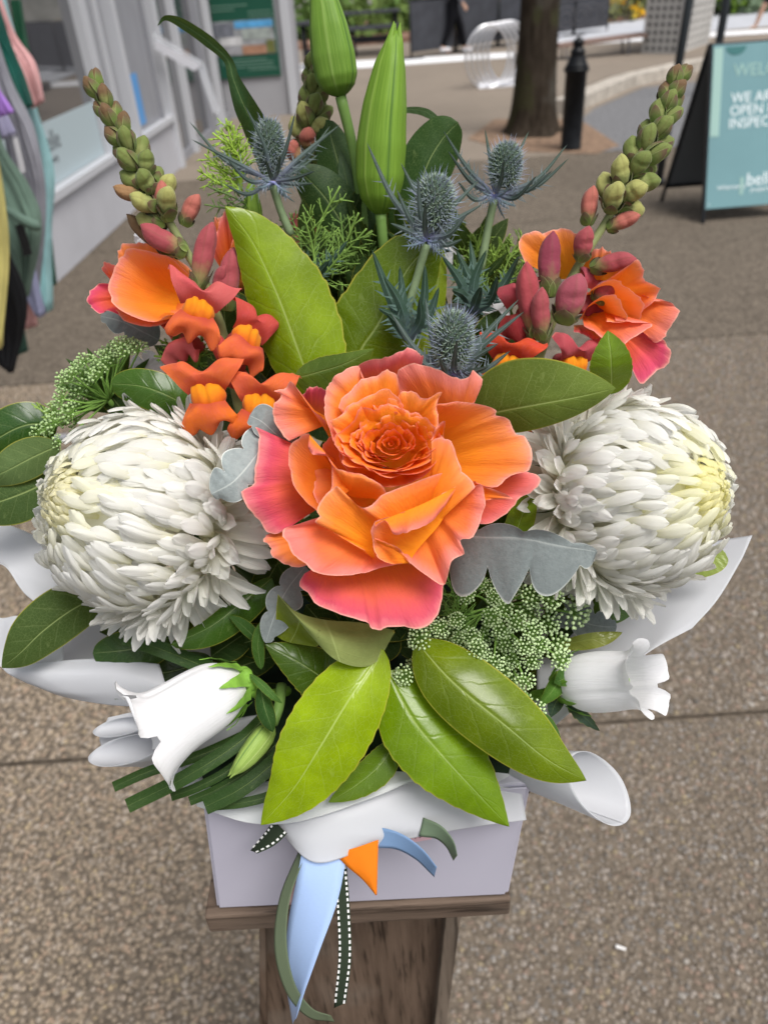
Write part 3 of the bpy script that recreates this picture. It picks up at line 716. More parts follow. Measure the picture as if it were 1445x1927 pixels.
# ------------------------------------------------------------------ people
def skinned(name, J, E, mat, parent, root, sub=2):
    me = bpy.data.meshes.new(name)
    keys = list(J)
    me.from_pydata([tuple(np.asarray(J[k][0]) - origin(parent)) for k in keys], [(keys.index(a), keys.index(b)) for a, b in E], [])
    o = link(name, me, mat, parent)
    o.modifiers.new('skin', 'SKIN')
    for k, s in zip(keys, me.skin_vertices[0].data):
        r = J[k][1]; s.radius = (r, r) if not isinstance(r, tuple) else r; s.use_root = (k == root)
    ss = o.modifiers.new('sub', 'SUBSURF'); ss.levels = ss.render_levels = sub
    me.polygons.foreach_set('use_smooth', [True] * len(me.polygons))
    return o
M_skin = plain('skin', (.52, .32, .23), .6, nscale=8, namt=.06)
def person(base, face, label, top, legs, bare_legs, stride, hair):
    th = thing('person', base, label, 'person')
    f = nrm(V(math.cos(face), math.sin(face), 0)); s = V(-f[1], f[0], 0); U = V(0, 0, 1)
    def q(a, b, c): return base + f * a + s * b + U * c
    st = stride
    J = {'pel': (q(0, 0, .94), .13), 'wst': (q(.0, 0, 1.10), .115), 'chs': (q(.01, 0, 1.32), .145), 'nek': (q(.01, 0, 1.50), .055), 'hd0': (q(.03, 0, 1.58), .075), 'hd1': (q(.035, 0, 1.67), .095), 'hd2': (q(.02, 0, 1.75), .07), 'nose': (q(.135, 0, 1.65), .014)}
    E = [('pel', 'wst'), ('wst', 'chs'), ('chs', 'nek'), ('nek', 'hd0'), ('hd0', 'hd1'), ('hd1', 'hd2'), ('hd1', 'nose')]
    L = {}; EL = []
    for sd, k in ((1, 'l'), (-1, 'r')):
        d = st * sd
        J.update({'sh' + k: (q(0, .18 * sd, 1.42), .06), 'el' + k: (q(-.12 * d * 2, .25 * sd, 1.15), .045), 'wr' + k: (q(.10 - .2 * d, .24 * sd, .93), .03), 'hn' + k: (q(.15 - .22 * d, .24 * sd, .85), .036), 'fg' + k: (q(.17 - .22 * d, .24 * sd, .78), .018), 'th' + k: (q(.20 - .22 * d, .21 * sd, .83), .013)})
        E += [('chs', 'sh' + k), ('sh' + k, 'el' + k), ('el' + k, 'wr' + k), ('wr' + k, 'hn' + k), ('hn' + k, 'fg' + k), ('hn' + k, 'th' + k)]
        J.update({'hp' + k: (q(0, .09 * sd, .90), .10), 'kn' + k: (q(.5 * d + .05, .10 * sd, .50), .062), 'an' + k: (q(d, .10 * sd, .10 + (.05 if d < 0 else 0)), .042), 'to' + k: (q(d + .16, .11 * sd, .04), .035)})
        E += [('pel', 'hp' + k), ('hp' + k, 'kn' + k), ('kn' + k, 'an' + k), ('an' + k, 'to' + k)]
    skinned('body', J, E, M_skin, th, 'pel')
    g = lambda ks, gr: {k: (J[k][0], J[k][1] + gr) for k in ks}
    lk = ['pel', 'wst', 'hpl', 'hpr', 'knl', 'knr'] + ([] if bare_legs else ['anl', 'anr'])
    TJ = g(lk, .018)
    skinned('trousers' if not bare_legs else 'shorts', TJ, [e for e in E if e[0] in TJ and e[1] in TJ], legs, th, 'pel')
    jk = ['pel', 'wst', 'chs', 'shl', 'shr', 'ell', 'elr', 'wrl', 'wrr']; JJ = g(jk, .022); JJ['pel'] = (q(0, 0, .98), .15)
    skinned('jacket', JJ, [e for e in E if e[0] in JJ and e[1] in JJ], top, th, 'wst')
    for k, sd in (('l', 1), ('r', -1)):
        a = J['an' + k][0]
        SJ = {'h': (a + f * -.05 + U * -.045, .05), 'm': (a + f * .07 + U * -.055, .05), 't': (a + f * .19 + U * -.06, .04)}
        skinned('shoe', SJ, [('h', 'm'), ('m', 't')], plain('shoe_white', (.72, .72, .76), .6), th, 'h')
    v, fc = ICO
    hv = np.array([q(.0, 0, 1.70) + V(*(x * V(.115, .10, .115))) for x in v]); o = mk('hair', hv, fc, hair, th); ss = o.modifiers.new('s', 'SUBSURF'); ss.render_levels = ss.levels = 2
    for sd in (-1, 1):
        ev = np.array([q(.118, .035 * sd, 1.675) + x * .012 for x in v]); mk('eye', ev, fc, M_black, th)
    return th
mfoot = G(853, 101)
person(mfoot, math.radians(5), 'person in grey top, black trousers and white sneakers walking past the barrier', plain('jacket_grey', (.16, .16, .18), .9, nscale=6), plain('trousers_black', (.004, .004, .006), .9), False, .27, plain('hair_dark', (.03, .02, .015), .7))
rf = G(1412, 60)
person(rf + V(.38, 0, 0), math.radians(172), 'person in dark shorts and white shoes striding at the far right edge', plain('top_black', (.02, .02, .025), .9), plain('shorts_dark', (.025, .025, .03), .9), True, .32, plain('hair_brown', (.06, .035, .02), .7))
# ================================================================== stand, gift box, wrapping and ribbons
def wood(name, c1, c2, ax):
    t = NT(name)
    sc = [26, 26, 26]; sc[ax] = 1.6
    p = t.n('Mapping', Vector=t.pos(), Scale=tuple(sc)).outputs[0]
    n1 = t.noise(p, 2.2, 8.0, .65); n2 = t.noise(p, 9.0, 4.0, .6); n3 = t.noise(t.pos(), 14, 3.0)
    c = t.mix(t.remap(n1, .3, .7), c1, c2)
    c = t.mix(t.remap(n2, .5, .68, 0, .85), c, tuple(x * .35 for x in c1))
    c = t.mix(t.remap(n3, .45, .75, 0, .35), c, (.20, .17, .14))
    return t.bsdf(c, .75, t.bump(n2, .5, .002), .25)
M_wood_x = wood('weathered_wood_x', (.085, .06, .045), (.18, .132, .10), 0)
M_wood_z = wood('weathered_wood_z', (.072, .048, .034), (.155, .108, .078), 2)
M_wood_p = wood('weathered_wood_pale', (.11, .085, .065), (.20, .16, .125), 2)
ZS = 1.08
bl_, br_ = G(408, 1706, ZS), G(957, 1680, ZS)
bu = nrm(br_ - bl_); bn = V(-bu[1], bu[0], 0)          # right, back
stand = thing('wooden_stand', V(-.04, .35, 0), 'weathered brown wooden stand under the white gift box', 'stand')
s0, s1 = G(385, 1720, ZS - .001), G(960, 1686, ZS - .001)
f0, f1 = s0 - bn * .002, s1 - bn * .002
b0, b1 = f0 + bn * .235, f1 + bn * .235
hexa('top_board', [V(*q[:2], ZS - .020) for q in (f0, f1, b1, b0)], [V(*q[:2], ZS - .001) for q in (f0, f1, b1, b0)], M_wood_x, stand, None, .0015)
def down(px0, px1, Yf):
    """foot of a leaning board: through the frame's lower edge and on to the floor"""
    a, b = PY(px0, 1735, Yf), PY(px1, 1927, Yf)
    d = b - a
    return a + d * ((ZS - .021 - a[2]) / d[2]), a + d * ((0.0 - a[2]) / d[2])
Yf = f0[1] + .045
def board(name, pl, pr, y0, y1, mat):
    lt, lb = down(*pl, y0); rt, rb = down(*pr, y0)
    dY = V(0, y1 - y0, 0)
    hexa(name, [lb, rb, rb + dY, lb + dY], [lt, rt, rt + dY, lt + dY], mat, stand, None, .001)
board('front_panel', (500, 503), (836, 817), Yf + .012, Yf + .03, M_wood_z)
board('side_board', (837, 818), (866, 841), Yf, Yf + .17, M_wood_p)
board('side_board', (488, 488), (499, 502), Yf, Yf + .17, M_wood_z)
board('back_panel', (500, 503), (836, 817), Yf + .15, Yf + .165, M_wood_z)

# gift box
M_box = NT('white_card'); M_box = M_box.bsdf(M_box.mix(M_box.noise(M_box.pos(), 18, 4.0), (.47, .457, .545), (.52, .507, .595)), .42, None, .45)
gift = thing('gift_box', (bl_ + br_) / 2 + bn * .09, 'white lavender tinted card gift box standing on the wooden stand', 'box')
def onplane(px, py, back):
    r = ray(px, py); o = bl_ + bn * back; k = ((o - C0) @ bn) / (r @ bn); return C0 + r * k
tl_, tr_ = onplane(384, 1530, 0), onplane(988, 1530, 0)
def up(a, b, z): d = b - a; return a + d * ((z - a[2]) / d[2])
ZT = 1.19
tl2, tr2 = up(bl_, tl_, ZT), up(br_, tr_, ZT)
BD = .185
fr4 = [bl_, br_, br_ + bn * BD, bl_ + bn * BD]; tp4 = [tl2, tr2, tr2 + bn * BD, tl2 + bn * BD]
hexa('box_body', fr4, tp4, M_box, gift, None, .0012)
zf_ = ZT - .006
ff = [up(a, b, zf_ + .018) + bn * o_ for a, b, o_ in ((bl_, tl_, .006), (br_, tr_, .006), (br_, tr_, BD - .006), (bl_, tl_, BD - .006))]
hexa('floral_foam', [q - V(0, 0, .03) for q in ff], ff, plain('foam_dark_green', (.012, .024, .012), .95, nscale=60, namt=.4), gift)
def fq(u, v, o=-.0009):
    return (fr4[0] * (1 - u) + fr4[1] * u) * (1 - v) + (tp4[0] * (1 - u) + tp4[1] * u) * v + bn * o
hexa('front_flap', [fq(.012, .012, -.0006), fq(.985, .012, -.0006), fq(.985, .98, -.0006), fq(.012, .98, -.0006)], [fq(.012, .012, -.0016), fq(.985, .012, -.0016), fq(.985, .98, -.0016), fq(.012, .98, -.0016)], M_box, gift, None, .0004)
sq = [onplane(745, 1590, -.002), onplane(812, 1578, -.002), onplane(808, 1562, -.002), onplane(745, 1566, -.002)]
hexa('sticker', sq, [q - bn * .0004 for q in sq], plain('sticker_pink', (.80, .52, .58), .5), gift)
text('sticker_lettering', '1191', .0062, mat4(nrm(sq[1] - sq[0]), nrm(sq[3] - sq[0]), -bn, sq[0] * .68 + sq[1] * .32 + (sq[3] - sq[0]) * .32 - bn * .0008), plain('ink_grey', (.25, .16, .22), .6), gift, .0001)

# paper wrap: each sheet is a thing
t = NT('wrap_film')
n = t.noise(t.pos(), 30, 3.0)
M_wrap = t.bsdf(t.mix(n, (.62, .63, .66), (.68, .69, .715)), .26, t.bump(n, .08, .002), .5, .42, (.86, .87, .89))
t = NT('wrap_film_sheer'); n = t.noise(t.pos(), 40, 3.0)
b = t.n('BsdfPrincipled', {}, Roughness=.22); b.inputs['Base Color'].default_value = (.66, .68, .68, 1); b.inputs['Alpha'].default_value = .62
t.t.links.new(t.bump(n, .1, .002), b.inputs['Normal']); t.t.links.new(b.outputs[0], t.out.inputs['Surface']); M_sheer = t.m
def pg(rows): return [[P(*q) for q in r] for r in rows]
def wrap(name, label, rows, mat=M_wrap, nv=44, nu=52, ripple=.0004, seed=0):
    g = pg(rows)
    o = sheet(name, g, mat, None, nv, nu, None, ripple, seed)
    s = o.modifiers.new('thickness', 'SOLIDIFY'); s.thickness = .0003
    tag(o, label, 'wrapping', 'white wrapping sheets round the bouquet')
    return o
wrap('wrapping_sheet', 'white wrapping sheet folded to a point over the front of the box',
     [[(520, 1430, .43), (620, 1440, .425), (720, 1440, .42), (840, 1430, .42), (950, 1415, .425)],
      [(505, 1500, .418), (610, 1510, .408), (730, 1495, .408), (860, 1480, .41), (975, 1465, .418)],
      [(512, 1548, .412), (590, 1570, .401), (725, 1560, .404), (870, 1535, .41), (985, 1515, .416)],
      [(528, 1566, .411), (596, 1624, .398), (712, 1590, .405), (868, 1560, .411), (990, 1543, .416)]], seed=1)
wrap('wrapping_sheet', 'sheer grey film edge curving below the left front leaf',
     [[(340, 1440, .43), (430, 1460, .425), (560, 1465, .415), (680, 1450, .41), (790, 1455, .405)],
      [(350, 1485, .42), (430, 1510, .412), (560, 1515, .405), (680, 1490, .403), (782, 1464, .402)],
      [(372, 1518, .415), (470, 1549, .405), (565, 1546, .400), (690, 1506, .400), (776, 1470, .401)]], M_sheer, seed=2)
def cone_wrap(label, apex, arx, c, major, minor, d0, dd, da, seed):
    r = np.random.default_rng(seed); nr, nc = 22, 60
    th_ = np.linspace(0, 2 * math.pi, nc)
    g = np.zeros((nr, nc, 3))
    for i in range(nr):
        f = i / (nr - 1); ff = f ** .9
        for j in range(nc):
            x = c[0] + major[0] * math.cos(th_[j]) + minor[0] * math.sin(th_[j]); y = c[1] + major[1] * math.cos(th_[j]) + minor[1] * math.sin(th_[j])
            x0 = apex[0] + arx * major[0] * math.cos(th_[j]); y0 = apex[1] + arx * major[1] * math.cos(th_[j])
            d = (da * (1 - ff) + d0 * ff) + dd * math.sin(th_[j]) * (.25 + .75 * ff) + .0005 * math.sin(3 * th_[j] + 4 * f + seed) * ff
            g[i, j] = P(x0 * (1 - ff) + x * ff + 2 * math.sin(5 * th_[j]) * ff * .4, y0 * (1 - ff) + y * ff, d)
    o = mk('wrapping_sheet', g.reshape(-1, 3), gridf(nr, nc), M_wrap, None, griduv(nr, nc))
    s_ = o.modifiers.new('thickness', 'SOLIDIFY'); s_.thickness = .0003
    tag(o, label, 'wrapping', 'white wrapping sheets round the bouquet')
cone_wrap('white wrapping tongue rolled at its round right end', (930, 1440), .5, (1128, 1484), (46, 66), (36, -25), .402, .012, .425, 3)
wrap('wrapping_sheet', 'large white wrapping sheet rising to a point below the right chrysanthemum',
     [[(1000, 1130, .47), (1100, 1080, .475), (1230, 1050, .475), (1330, 1022, .47), (1414, 1008, .46)],
      [(1010, 1200, .455), (1110, 1160, .455), (1220, 1130, .45), (1310, 1090, .448), (1392, 1058, .445)],
      [(1010, 1280, .44), (1100, 1250, .435), (1190, 1215, .43), (1265, 1170, .43), (1350, 1128, .432)],
      [(1010, 1400, .43), (1060, 1352, .425), (1140, 1290, .42), (1222, 1226, .42), (1302, 1182, .424)]], seed=5)
wrap('wrapping_sheet', 'white wrapping sheet standing at the left edge under the chrysanthemum',
     [[(-60, 960, .46), (10, 985, .455), (70, 1010, .45), (150, 1060, .45)],
      [(-70, 1040, .45), (0, 1050, .445), (66, 1070, .44), (150, 1130, .44)],
      [(-60, 1090, .445), (2, 1062, .44), (52, 1122, .435), (140, 1180, .435)]], seed=6)
wrap('wrapping_sheet', 'small white wrapping corner at the left edge above the big leaf tip',
     [[(-80, 1150, .45), (0, 1163, .445), (40, 1160, .44), (120, 1180, .44)], [(-80, 1220, .445), (-10, 1218, .44), (30, 1215, .435), (120, 1230, .435)], [(-40, 1250, .44), (0, 1254, .435), (40, 1260, .433), (120, 1270, .432)]], seed=7)
wrap('wrapping_sheet', 'shaded white wrapping behind the left leaf and the dark blades',
     [[(60, 1150, .47), (160, 1150, .475), (280, 1170, .475), (400, 1200, .47)], [(20, 1215, .46), (130, 1210, .465), (260, 1220, .465), (400, 1250, .46)], [(5, 1256, .45), (120, 1262, .452), (260, 1280, .452), (400, 1300, .45)]], seed=8)
wrap('wrapping_sheet', 'long white wrapping fold with a sharp tip at the left',
     [[(4, 1255, .435), (90, 1246, .428), (190, 1240, .424), (300, 1250, .425)], [(18, 1268, .43), (100, 1268, .42), (200, 1270, .418), (310, 1280, .42)], [(50, 1284, .43), (110, 1300, .423), (205, 1302, .42), (320, 1300, .42)], [(60, 1288, .435), (120, 1310, .43), (215, 1326, .428), (330, 1332, .428)]], seed=9)
cone_wrap('upper rolled wrapping tube left of the white bell flower', (440, 1325), 1.6, (226, 1368), (30, -20), (-40, -2), .420, .010, .43, 10)
cone_wrap('lower rolled wrapping tube at the far left under the bell flower', (460, 1390), 1.7, (236, 1412), (40, -31), (-56, -2), .408, .012, .425, 11)
wrap('wrapping_sheet', 'white wrapping panel joining the two rolled tubes at the left', [[(205, 1350, .436), (270, 1336, .434), (350, 1325, .434), (440, 1315, .436)], [(188, 1392, .434), (262, 1390, .43), (350, 1385, .43), (440, 1380, .432)], [(214, 1440, .434), (275, 1444, .43), (350, 1452, .43), (440, 1460, .432)]], seed=14)
wrap('wrapping_sheet', 'curved white wrapping panel behind the dark blade ends at lower left',
     [[(300, 1400, .445), (380, 1380, .445), (470, 1370, .445), (560, 1360, .445)], [(310, 1440, .436), (390, 1430, .432), (480, 1425, .43), (560, 1420, .43)], [(340, 1480, .43), (400, 1490, .425), (490, 1500, .42), (570, 1500, .42)]], seed=12)
wrap('wrapping_sheet', 'white wrapping edge showing under the right bell flower leaves',
     [[(940, 1300, .45), (1000, 1310, .445), (1040, 1330, .44)], [(950, 1360, .44), (1010, 1370, .435), (1050, 1390, .43)], [(960, 1440, .43), (1020, 1425, .425), (1070, 1420, .42)]], seed=13)

# ribbons
def ribmat(name, c, rough=.35, ribs=0.0, aniso=True):
    t = NT('ribbon_' + name); u, v = t.uv()
    n = t.noise(t.comb(t.math('MULTIPLY', u, 3.), t.math('MULTIPLY', v, 140.)), 3.0, 2.0)
    cc = t.mix(n, tuple(x * .9 for x in c), tuple(min(1, x * 1.06) for x in c))
    h = t.math('SINE', t.math('MULTIPLY', v, ribs)) if ribs else n
    return t.bsdf(cc, rough, t.bump(h, .35 if ribs else .08, .0006), .4, .15)
def ribbon(name, label, left, right, mat, nv=30, curl=.0003):
    L, R = [P(*q) for q in left], [P(*q) for q in right]
    Mi = [(a + b) / 2 - FWD * curl for a, b in zip(L, R)]
    o = sheet(name, list(zip(L, Mi, R)), mat, None, nv, 9)
    s = o.modifiers.new('thickness', 'SOLIDIFY'); s.thickness = .00012
    return tag(o, label, 'ribbon')
def strip(path, w, ang, n=34, m=7):
    """flat band of one width; ang turns it about its own length, 0 faces the lens of the photograph"""
    C = crom([P(*q) for q in path], n); T = np.gradient(C, axis=0); T /= np.linalg.norm(T, axis=1)[:, None]
    vw = C - C0; vw /= np.linalg.norm(vw, axis=1)[:, None]
    S = np.cross(vw, T); S /= np.linalg.norm(S, axis=1)[:, None]
    A = np.radians(crom([[x] for x in ang], n)[:, 0])[:, None]
    wd = S * np.cos(A) + vw * np.sin(A); hw = w / 2 * path[0][2] / FPX
    u = np.linspace(-1, 1, m)
    return C[:, None] + wd[:, None] * (u * hw)[None, :, None], np.cross(T, wd)
def band(label, path, w, ang, mat, n=34):
    g, _ = strip(path, w, ang, n)
    g[-1] += (g[-1] - g[-2]) * np.linspace(0, 1.6, 7)[:, None]           # slanted cut
    o = mk('ribbon', g.reshape(-1, 3), gridf(n, 7), mat, None, griduv(n, 7))
    s_ = o.modifiers.new('thickness', 'SOLIDIFY'); s_.thickness = .00012
    return tag(o, label, 'ribbon')
band('wide pale blue satin ribbon hanging down to a point', [(612, 1596, .404), (598, 1670, .399), (573, 1765, .398), (558, 1850, .400), (553, 1916, .403)], 84, [0, 8, 36, 62, 84], ribmat('pale_blue', (.38, .52, .79), .3))
band('olive green satin ribbon curling around the pale blue one', [(570, 1600, .408), (536, 1690, .397), (528, 1780, .394), (546, 1858, .395), (582, 1905, .399), (622, 1917, .404)], 30, [62, 50, 40, 48, 58, 72], ribmat('olive', (.13, .165, .10), .38))
dk = ribmat('dark_green', (.035, .050, .030), .6, 900)
SP_, SA_ = [(640, 1630, .408), (646, 1710, .406), (649, 1800, .406), (640, 1886, .409)], [5, 8, 10, 30]
stitched = band('dark green ribbon with white stitching hanging down the stand', SP_, 25, SA_, dk)
CP_, CA_ = [(528, 1556, .406), (508, 1578, .404), (480, 1600, .405)], [10, 35, 68]
corner = band('short dark green stitched ribbon end at the left of the box front', CP_, 36, CA_, dk, 16)
M_st = plain('stitch_white', (.8, .8, .78), .6)
def stitches(o, path, w, ang, n):
    g, N_ = strip(path, w, ang, n * 2, 9)
    for col_ in (1, 7):
        for k in range(0, n * 2 - 1, 2):
            a_, b_ = g[k, col_], g[k + 1, col_]; s_ = nrm(g[k, 8] - g[k, 0]) * .0005
            nn_ = N_[k] if N_[k] @ FWD < 0 else -N_[k]
            q_ = [a_ - s_, a_ + s_, b_ + s_, b_ - s_]
            hexa('stitch', [z + nn_ * .0003 for z in q_], [z + nn_ * .0007 for z in q_], M_st, o)
stitches(stitched, SP_, 25, SA_, 24)
stitches(corner, CP_, 36, CA_, 7)
ORM = ribmat('orange', (.88, .23, .012), .6, 700)
ribbon('ribbon', 'bright orange ribbon end cut to a triangle on the box', [(630, 1606, .402), (655, 1632, .401), (682, 1655, .401), (706, 1683, .402)], [(712, 1580, .401), (711, 1615, .4), (710, 1650, .4), (709, 1683, .402)], ORM, 24, .001)
ribbon('ribbon', 'thin orange ribbon edge behind the pale blue ribbon', [(604, 1740, .412), (594, 1775, .412), (586, 1804, .413)], [(612, 1740, .412), (602, 1775, .412), (588, 1802, .413)], ORM, 10, .0004)
band('dusty blue ribbon tail curving right across the box', [(690, 1574, .406), (745, 1582, .402), (786, 1606, .400), (816, 1638, .400)], 40, [15, 42, 56, 66], ribmat('dusty_blue', (.20, .32, .52), .3), 24)
band('sage green ribbon tip curving down at the right of the box', [(792, 1556, .406), (824, 1566, .403), (845, 1587, .402), (855, 1612, .402)], 36, [20, 46, 60, 72], ribmat('sage', (.165, .225, .145), .36), 20)
ribbon('ribbon', 'blush pink ribbon sliver beside the olive ribbon', [(560, 1612, .41), (548, 1660, .41), (534, 1705, .411)], [(586, 1606, .409), (572, 1650, .408), (548, 1702, .409)], ribmat('blush', (.66, .42, .40), .4), 16)
# ================================================================== roses
def petal_mat():
    t = NT('rose_petal'); u, v = t.uv()
    oc = t.n('SeparateColor', Color=t.objcol())
    pink, edge, lum = oc.outputs[0], oc.outputs[1], oc.outputs[2]
    p = t.pos()
    n1 = t.noise(p, 60, 4.0, .6)
    veins = t.noise(t.comb(t.math('MULTIPLY', u, 26.), t.math('MULTIPLY', v, 2.2)), 3.0, 4.0, .6)
    vv = t.math('ADD', v, t.math('MULTIPLY', t.math('SUBTRACT', n1, .5), .28))
    vv = t.math('ADD', vv, t.math('MULTIPLY', t.math('SUBTRACT', veins, .5), .14))
    col = t.ramp(vv, [(0.0, (.97, .36, .018)), (.35, (.97, .33, .022)), (.7, (.96, .275, .034)), (1.0, (.96, .33, .12))])
    pk = t.ramp(vv, [(0.0, (.94, .28, .03)), (.35, (.90, .17, .05)), (.7, (.74, .105, .12)), (1.0, (.60, .06, .17))])
    col = t.mix(pink, col, pk)
    lip = t.remap(vv, t.math('SUBTRACT', 1.0, edge), 1.02)
    col = t.mix(t.math('MULTIPLY', lip, .7), col, (.92, .30, .27))
    col = t.mix(t.remap(v, .965, 1.0, 0, .55), col, (.97, .58, .44))  # thin pale rim: edge highlight and translucent glow put into the colour
    col = t.mix(t.math('MULTIPLY', t.remap(veins, .48, .78), .34), col, t.mix(.5, col, (.75, .06, .06)))
    col = t.mix(1.0, col, t.n('CombineColor', Red=lum, Green=lum, Blue=lum).outputs[0], 'MULTIPLY')
    return t.bsdf(col, (.5), t.bump(veins, .4, .0014), .2, .30, None)
M_petal = petal_mat()
def petal(parent, base, rim, conv, dz, bulge=4.0, pink=.15, edge=.16, lum=1.0, ruf=1.0, curl=1.5, nv=20, nu=34, seed=0, name='petal', label=None):
    """sheet from a hidden base line to a traced rim; points are (x, y, depth mm)"""
    r = np.random.default_rng(seed + 100)
    B = crom([np.array(P(*conv(q[0], q[1]), dz + q[2] / 1000.)) for q in base], nu)
    R = crom([np.array(P(*conv(q[0], q[1]), dz + q[2] / 1000.)) for q in rim], nu)
    s = np.linspace(0, 1, nu)
    wob = sum(np.sin(s * f_ * 6.28 + r.uniform(0, 6)) / f_ ** .6 for f_ in (2.3, 4.1, 7.3, 11.0, 15.0)) * .0008 * ruf
    out = R - B; out /= np.linalg.norm(out, axis=1)[:, None] + 1e-9
    R = R + out * (wob * .8)[:, None] - FWD * (wob * 1.5 + r.normal(0, .00012, nu))[:, None]
    v = np.linspace(0, 1, nv)[:, None, None]
    bul = -FWD * (bulge / 1000.)
    prof = np.sin(math.pi * v ** .85) * (.35 + .65 * np.sin(math.pi * np.clip(s, .02, .98)) ** .6)[None, :, None]
    g = B[None] * (1 - v) + R[None] * v + bul * prof
    cu = np.clip((v - .80) / .2, 0, 1) ** 2
    g = g + FWD * (curl / 1000.) * cu * (.6 + .8 * np.sin(s * 9 + r.uniform(0, 6)))[None, :, None]
    # faint creases fanning from the base
    g = g - FWD * (.00035 * np.sin(s * 38 + r.uniform(0, 6)) * np.sin(s * 13))[None, :, None] * v
    o = mk(name, g.reshape(-1, 3), gridf(nv, nu), M_petal, parent, griduv(nv, nu), True, (pink, edge, lum))
    if label: o['label'] = label
    return o
def rc(x, y): return 440 + .4152 * x, 640 + .4152 * y
DR = .352
rose = thing('rose', P(735, 930, DR + .06), 'large open orange and pink ruffled rose at the centre of the bouquet', 'rose', 'roses')
def rp(base, rim, **k): return petal(rose, base, rim, rc, DR, **k)
# outer guard petals, back to front
rp([(600, 230, 30), (700, 240, 30), (800, 240, 30)], [(520, 170, 14), (560, 118, 10), (640, 88, 8), (705, 68, 7), (745, 55, 7), (792, 34, 8), (835, 52, 8), (858, 68, 9), (852, 112, 12)], bulge=3, pink=.9, edge=.35, seed=1)
rp([(330, 330, 32), (360, 360, 32), (420, 380, 32)], [(300, 300, 16), (318, 235, 12), (350, 212, 11), (400, 214, 11), (440, 260, 14)], bulge=2, pink=.95, edge=.1, seed=2)
rp([(560, 330, 26), (470, 400, 26), (440, 470, 26)], [(415, 365, 4), (350, 310, 0), (300, 240, -2), (258, 186, -4), (215, 215, -3), (182, 230, -2), (216, 242, -3), (186, 290, -3), (174, 340, -2), (195, 395, 0), (255, 455, 4)][::-1], bulge=5, pink=.25, edge=.32, seed=3)
rp([(430, 520, 28), (440, 620, 28), (420, 740, 28)], [(250, 505, 10), (165, 442, 6), (104, 394, 2), (114, 440, 1), (104, 520, 0), (94, 600, 0), (84, 655, 0), (38, 691, -1), (72, 760, 1), (105, 815, 3), (142, 866, 5), (185, 880, 6), (240, 858, 8)], bulge=6, pink=1.0, edge=.2, seed=4)
rp([(330, 850, 26), (400, 880, 26), (440, 920, 26)], [(190, 862, 12), (148, 882, 10), (140, 905, 9), (158, 932, 8), (170, 975, 8), (225, 1012, 9), (300, 1030, 10), (370, 1010, 12)], bulge=2, pink=.15, edge=.2, seed=5)
rp([(420, 1000, 22), (600, 960, 22), (800, 970, 22)], [(318, 1060, 6), (298, 1108, 2), (342, 1150, -2), (385, 1205, -5), (450, 1228, -8), (530, 1258, -10), (602, 1285, -11), (625, 1310, -11), (662, 1316, -10), (680, 1300, -9), (745, 1300, -9), (815, 1312, -9), (885, 1298, -8), (925, 1245, -6), (944, 1180, -3), (952, 1110, 1), (962, 1060, 6)], bulge=7, pink=.95, edge=.16, seed=6, nu=44)
rp([(900, 360, 26), (980, 420, 26), (1000, 520, 26)], [(1070, 290, 8), (1100, 250, 5), (1130, 184, 2), (1086, 140, 1), (1062, 166, 1), (1000, 166, 0), (940, 142, -1), (865, 114, -2), (790, 112, -2), (738, 142, 0), (738, 220, 6)][::-1], bulge=4, pink=.35, edge=.36, seed=7)
rp([(960, 720, 26), (1000, 680, 26), (1040, 600, 26)], [(1040, 800, 8), (1110, 832, 5), (1195, 812, 4), (1275, 748, 4), (1288, 722, 4), (1345, 690, 4), (1388, 632, 3), (1342, 594, 4), (1270, 600, 6), (1180, 610, 8)], bulge=3, pink=.75, edge=.25, seed=8)
rp([(880, 640, 20), (930, 560, 20), (930, 450, 20), (880, 380, 20)], [(1075, 640, -4), (1182, 668, -6), (1262, 612, -6), (1335, 592, -5), (1345, 540, -4), (1332, 442, -3), (1284, 420, -4), (1250, 362, -4), (1192, 342, -5), (1178, 314, -5), (1085, 288, -6), (1000, 276, -6), (925, 284, -6)], bulge=6, pink=.12, edge=.14, seed=9, nu=44)
rp([(1030, 640, 4), (1050, 680, 4), (1060, 730, 4)], [(1100, 640, -9), (1122, 655, -10), (1190, 680, -8), (1260, 716, -7), (1200, 722, -6), (1140, 726, -6)], bulge=2, pink=.15, edge=.3, seed=25, nu=20, nv=12)
# left dark hollow petal
rp([(470, 780, 16), (500, 680, 16), (480, 560, 16)], [(372, 772, -6), (318, 722, -8), (270, 650, -10), (245, 565, -11), (250, 492, -12), (284, 452, -12), (342, 426, -13), (352, 470, -10), (382, 480, -10), (420, 512, -10)], bulge=-5, pink=.05, edge=.10, lum=.95, seed=10)
rp([(345, 430, -14.5), (372, 462, -15), (412, 505, -15)], [(336, 480, -16), (345, 505, -17), (370, 520, -17), (418, 520, -16)], bulge=1, pink=.6, edge=.9, ruf=.4, seed=26, nu=16, nv=8)
# lower left rolled petal, lower right petal
rp([(620, 800, 8), (640, 860, 8), (760, 940, 8)], [(400, 800, -12), (300, 832, -14), (216, 860, -15), (238, 915, -17), (262, 970, -18), (318, 1008, -18), (396, 1058, -17), (470, 1071, -16), (560, 1062, -15), (640, 1040, -14), (720, 1020, -13), (800, 1004, -12)], bulge=5, pink=.5, edge=.32, seed=11, nu=44)
rp([(760, 840, 6), (880, 760, 4), (980, 690, 4)], [(715, 905, -14), (780, 985, -15), (860, 1058, -15), (950, 1116, -15), (964, 1092, -16), (985, 1002, -17), (1042, 970, -17), (1028, 905, -18), (1082, 892, -18), (1132, 805, -18), (1142, 722, -17), (1116, 654, -15), (1060, 690, -14), (1010, 720, -13)], bulge=3, pink=.38, edge=.30, seed=12, nu=48)
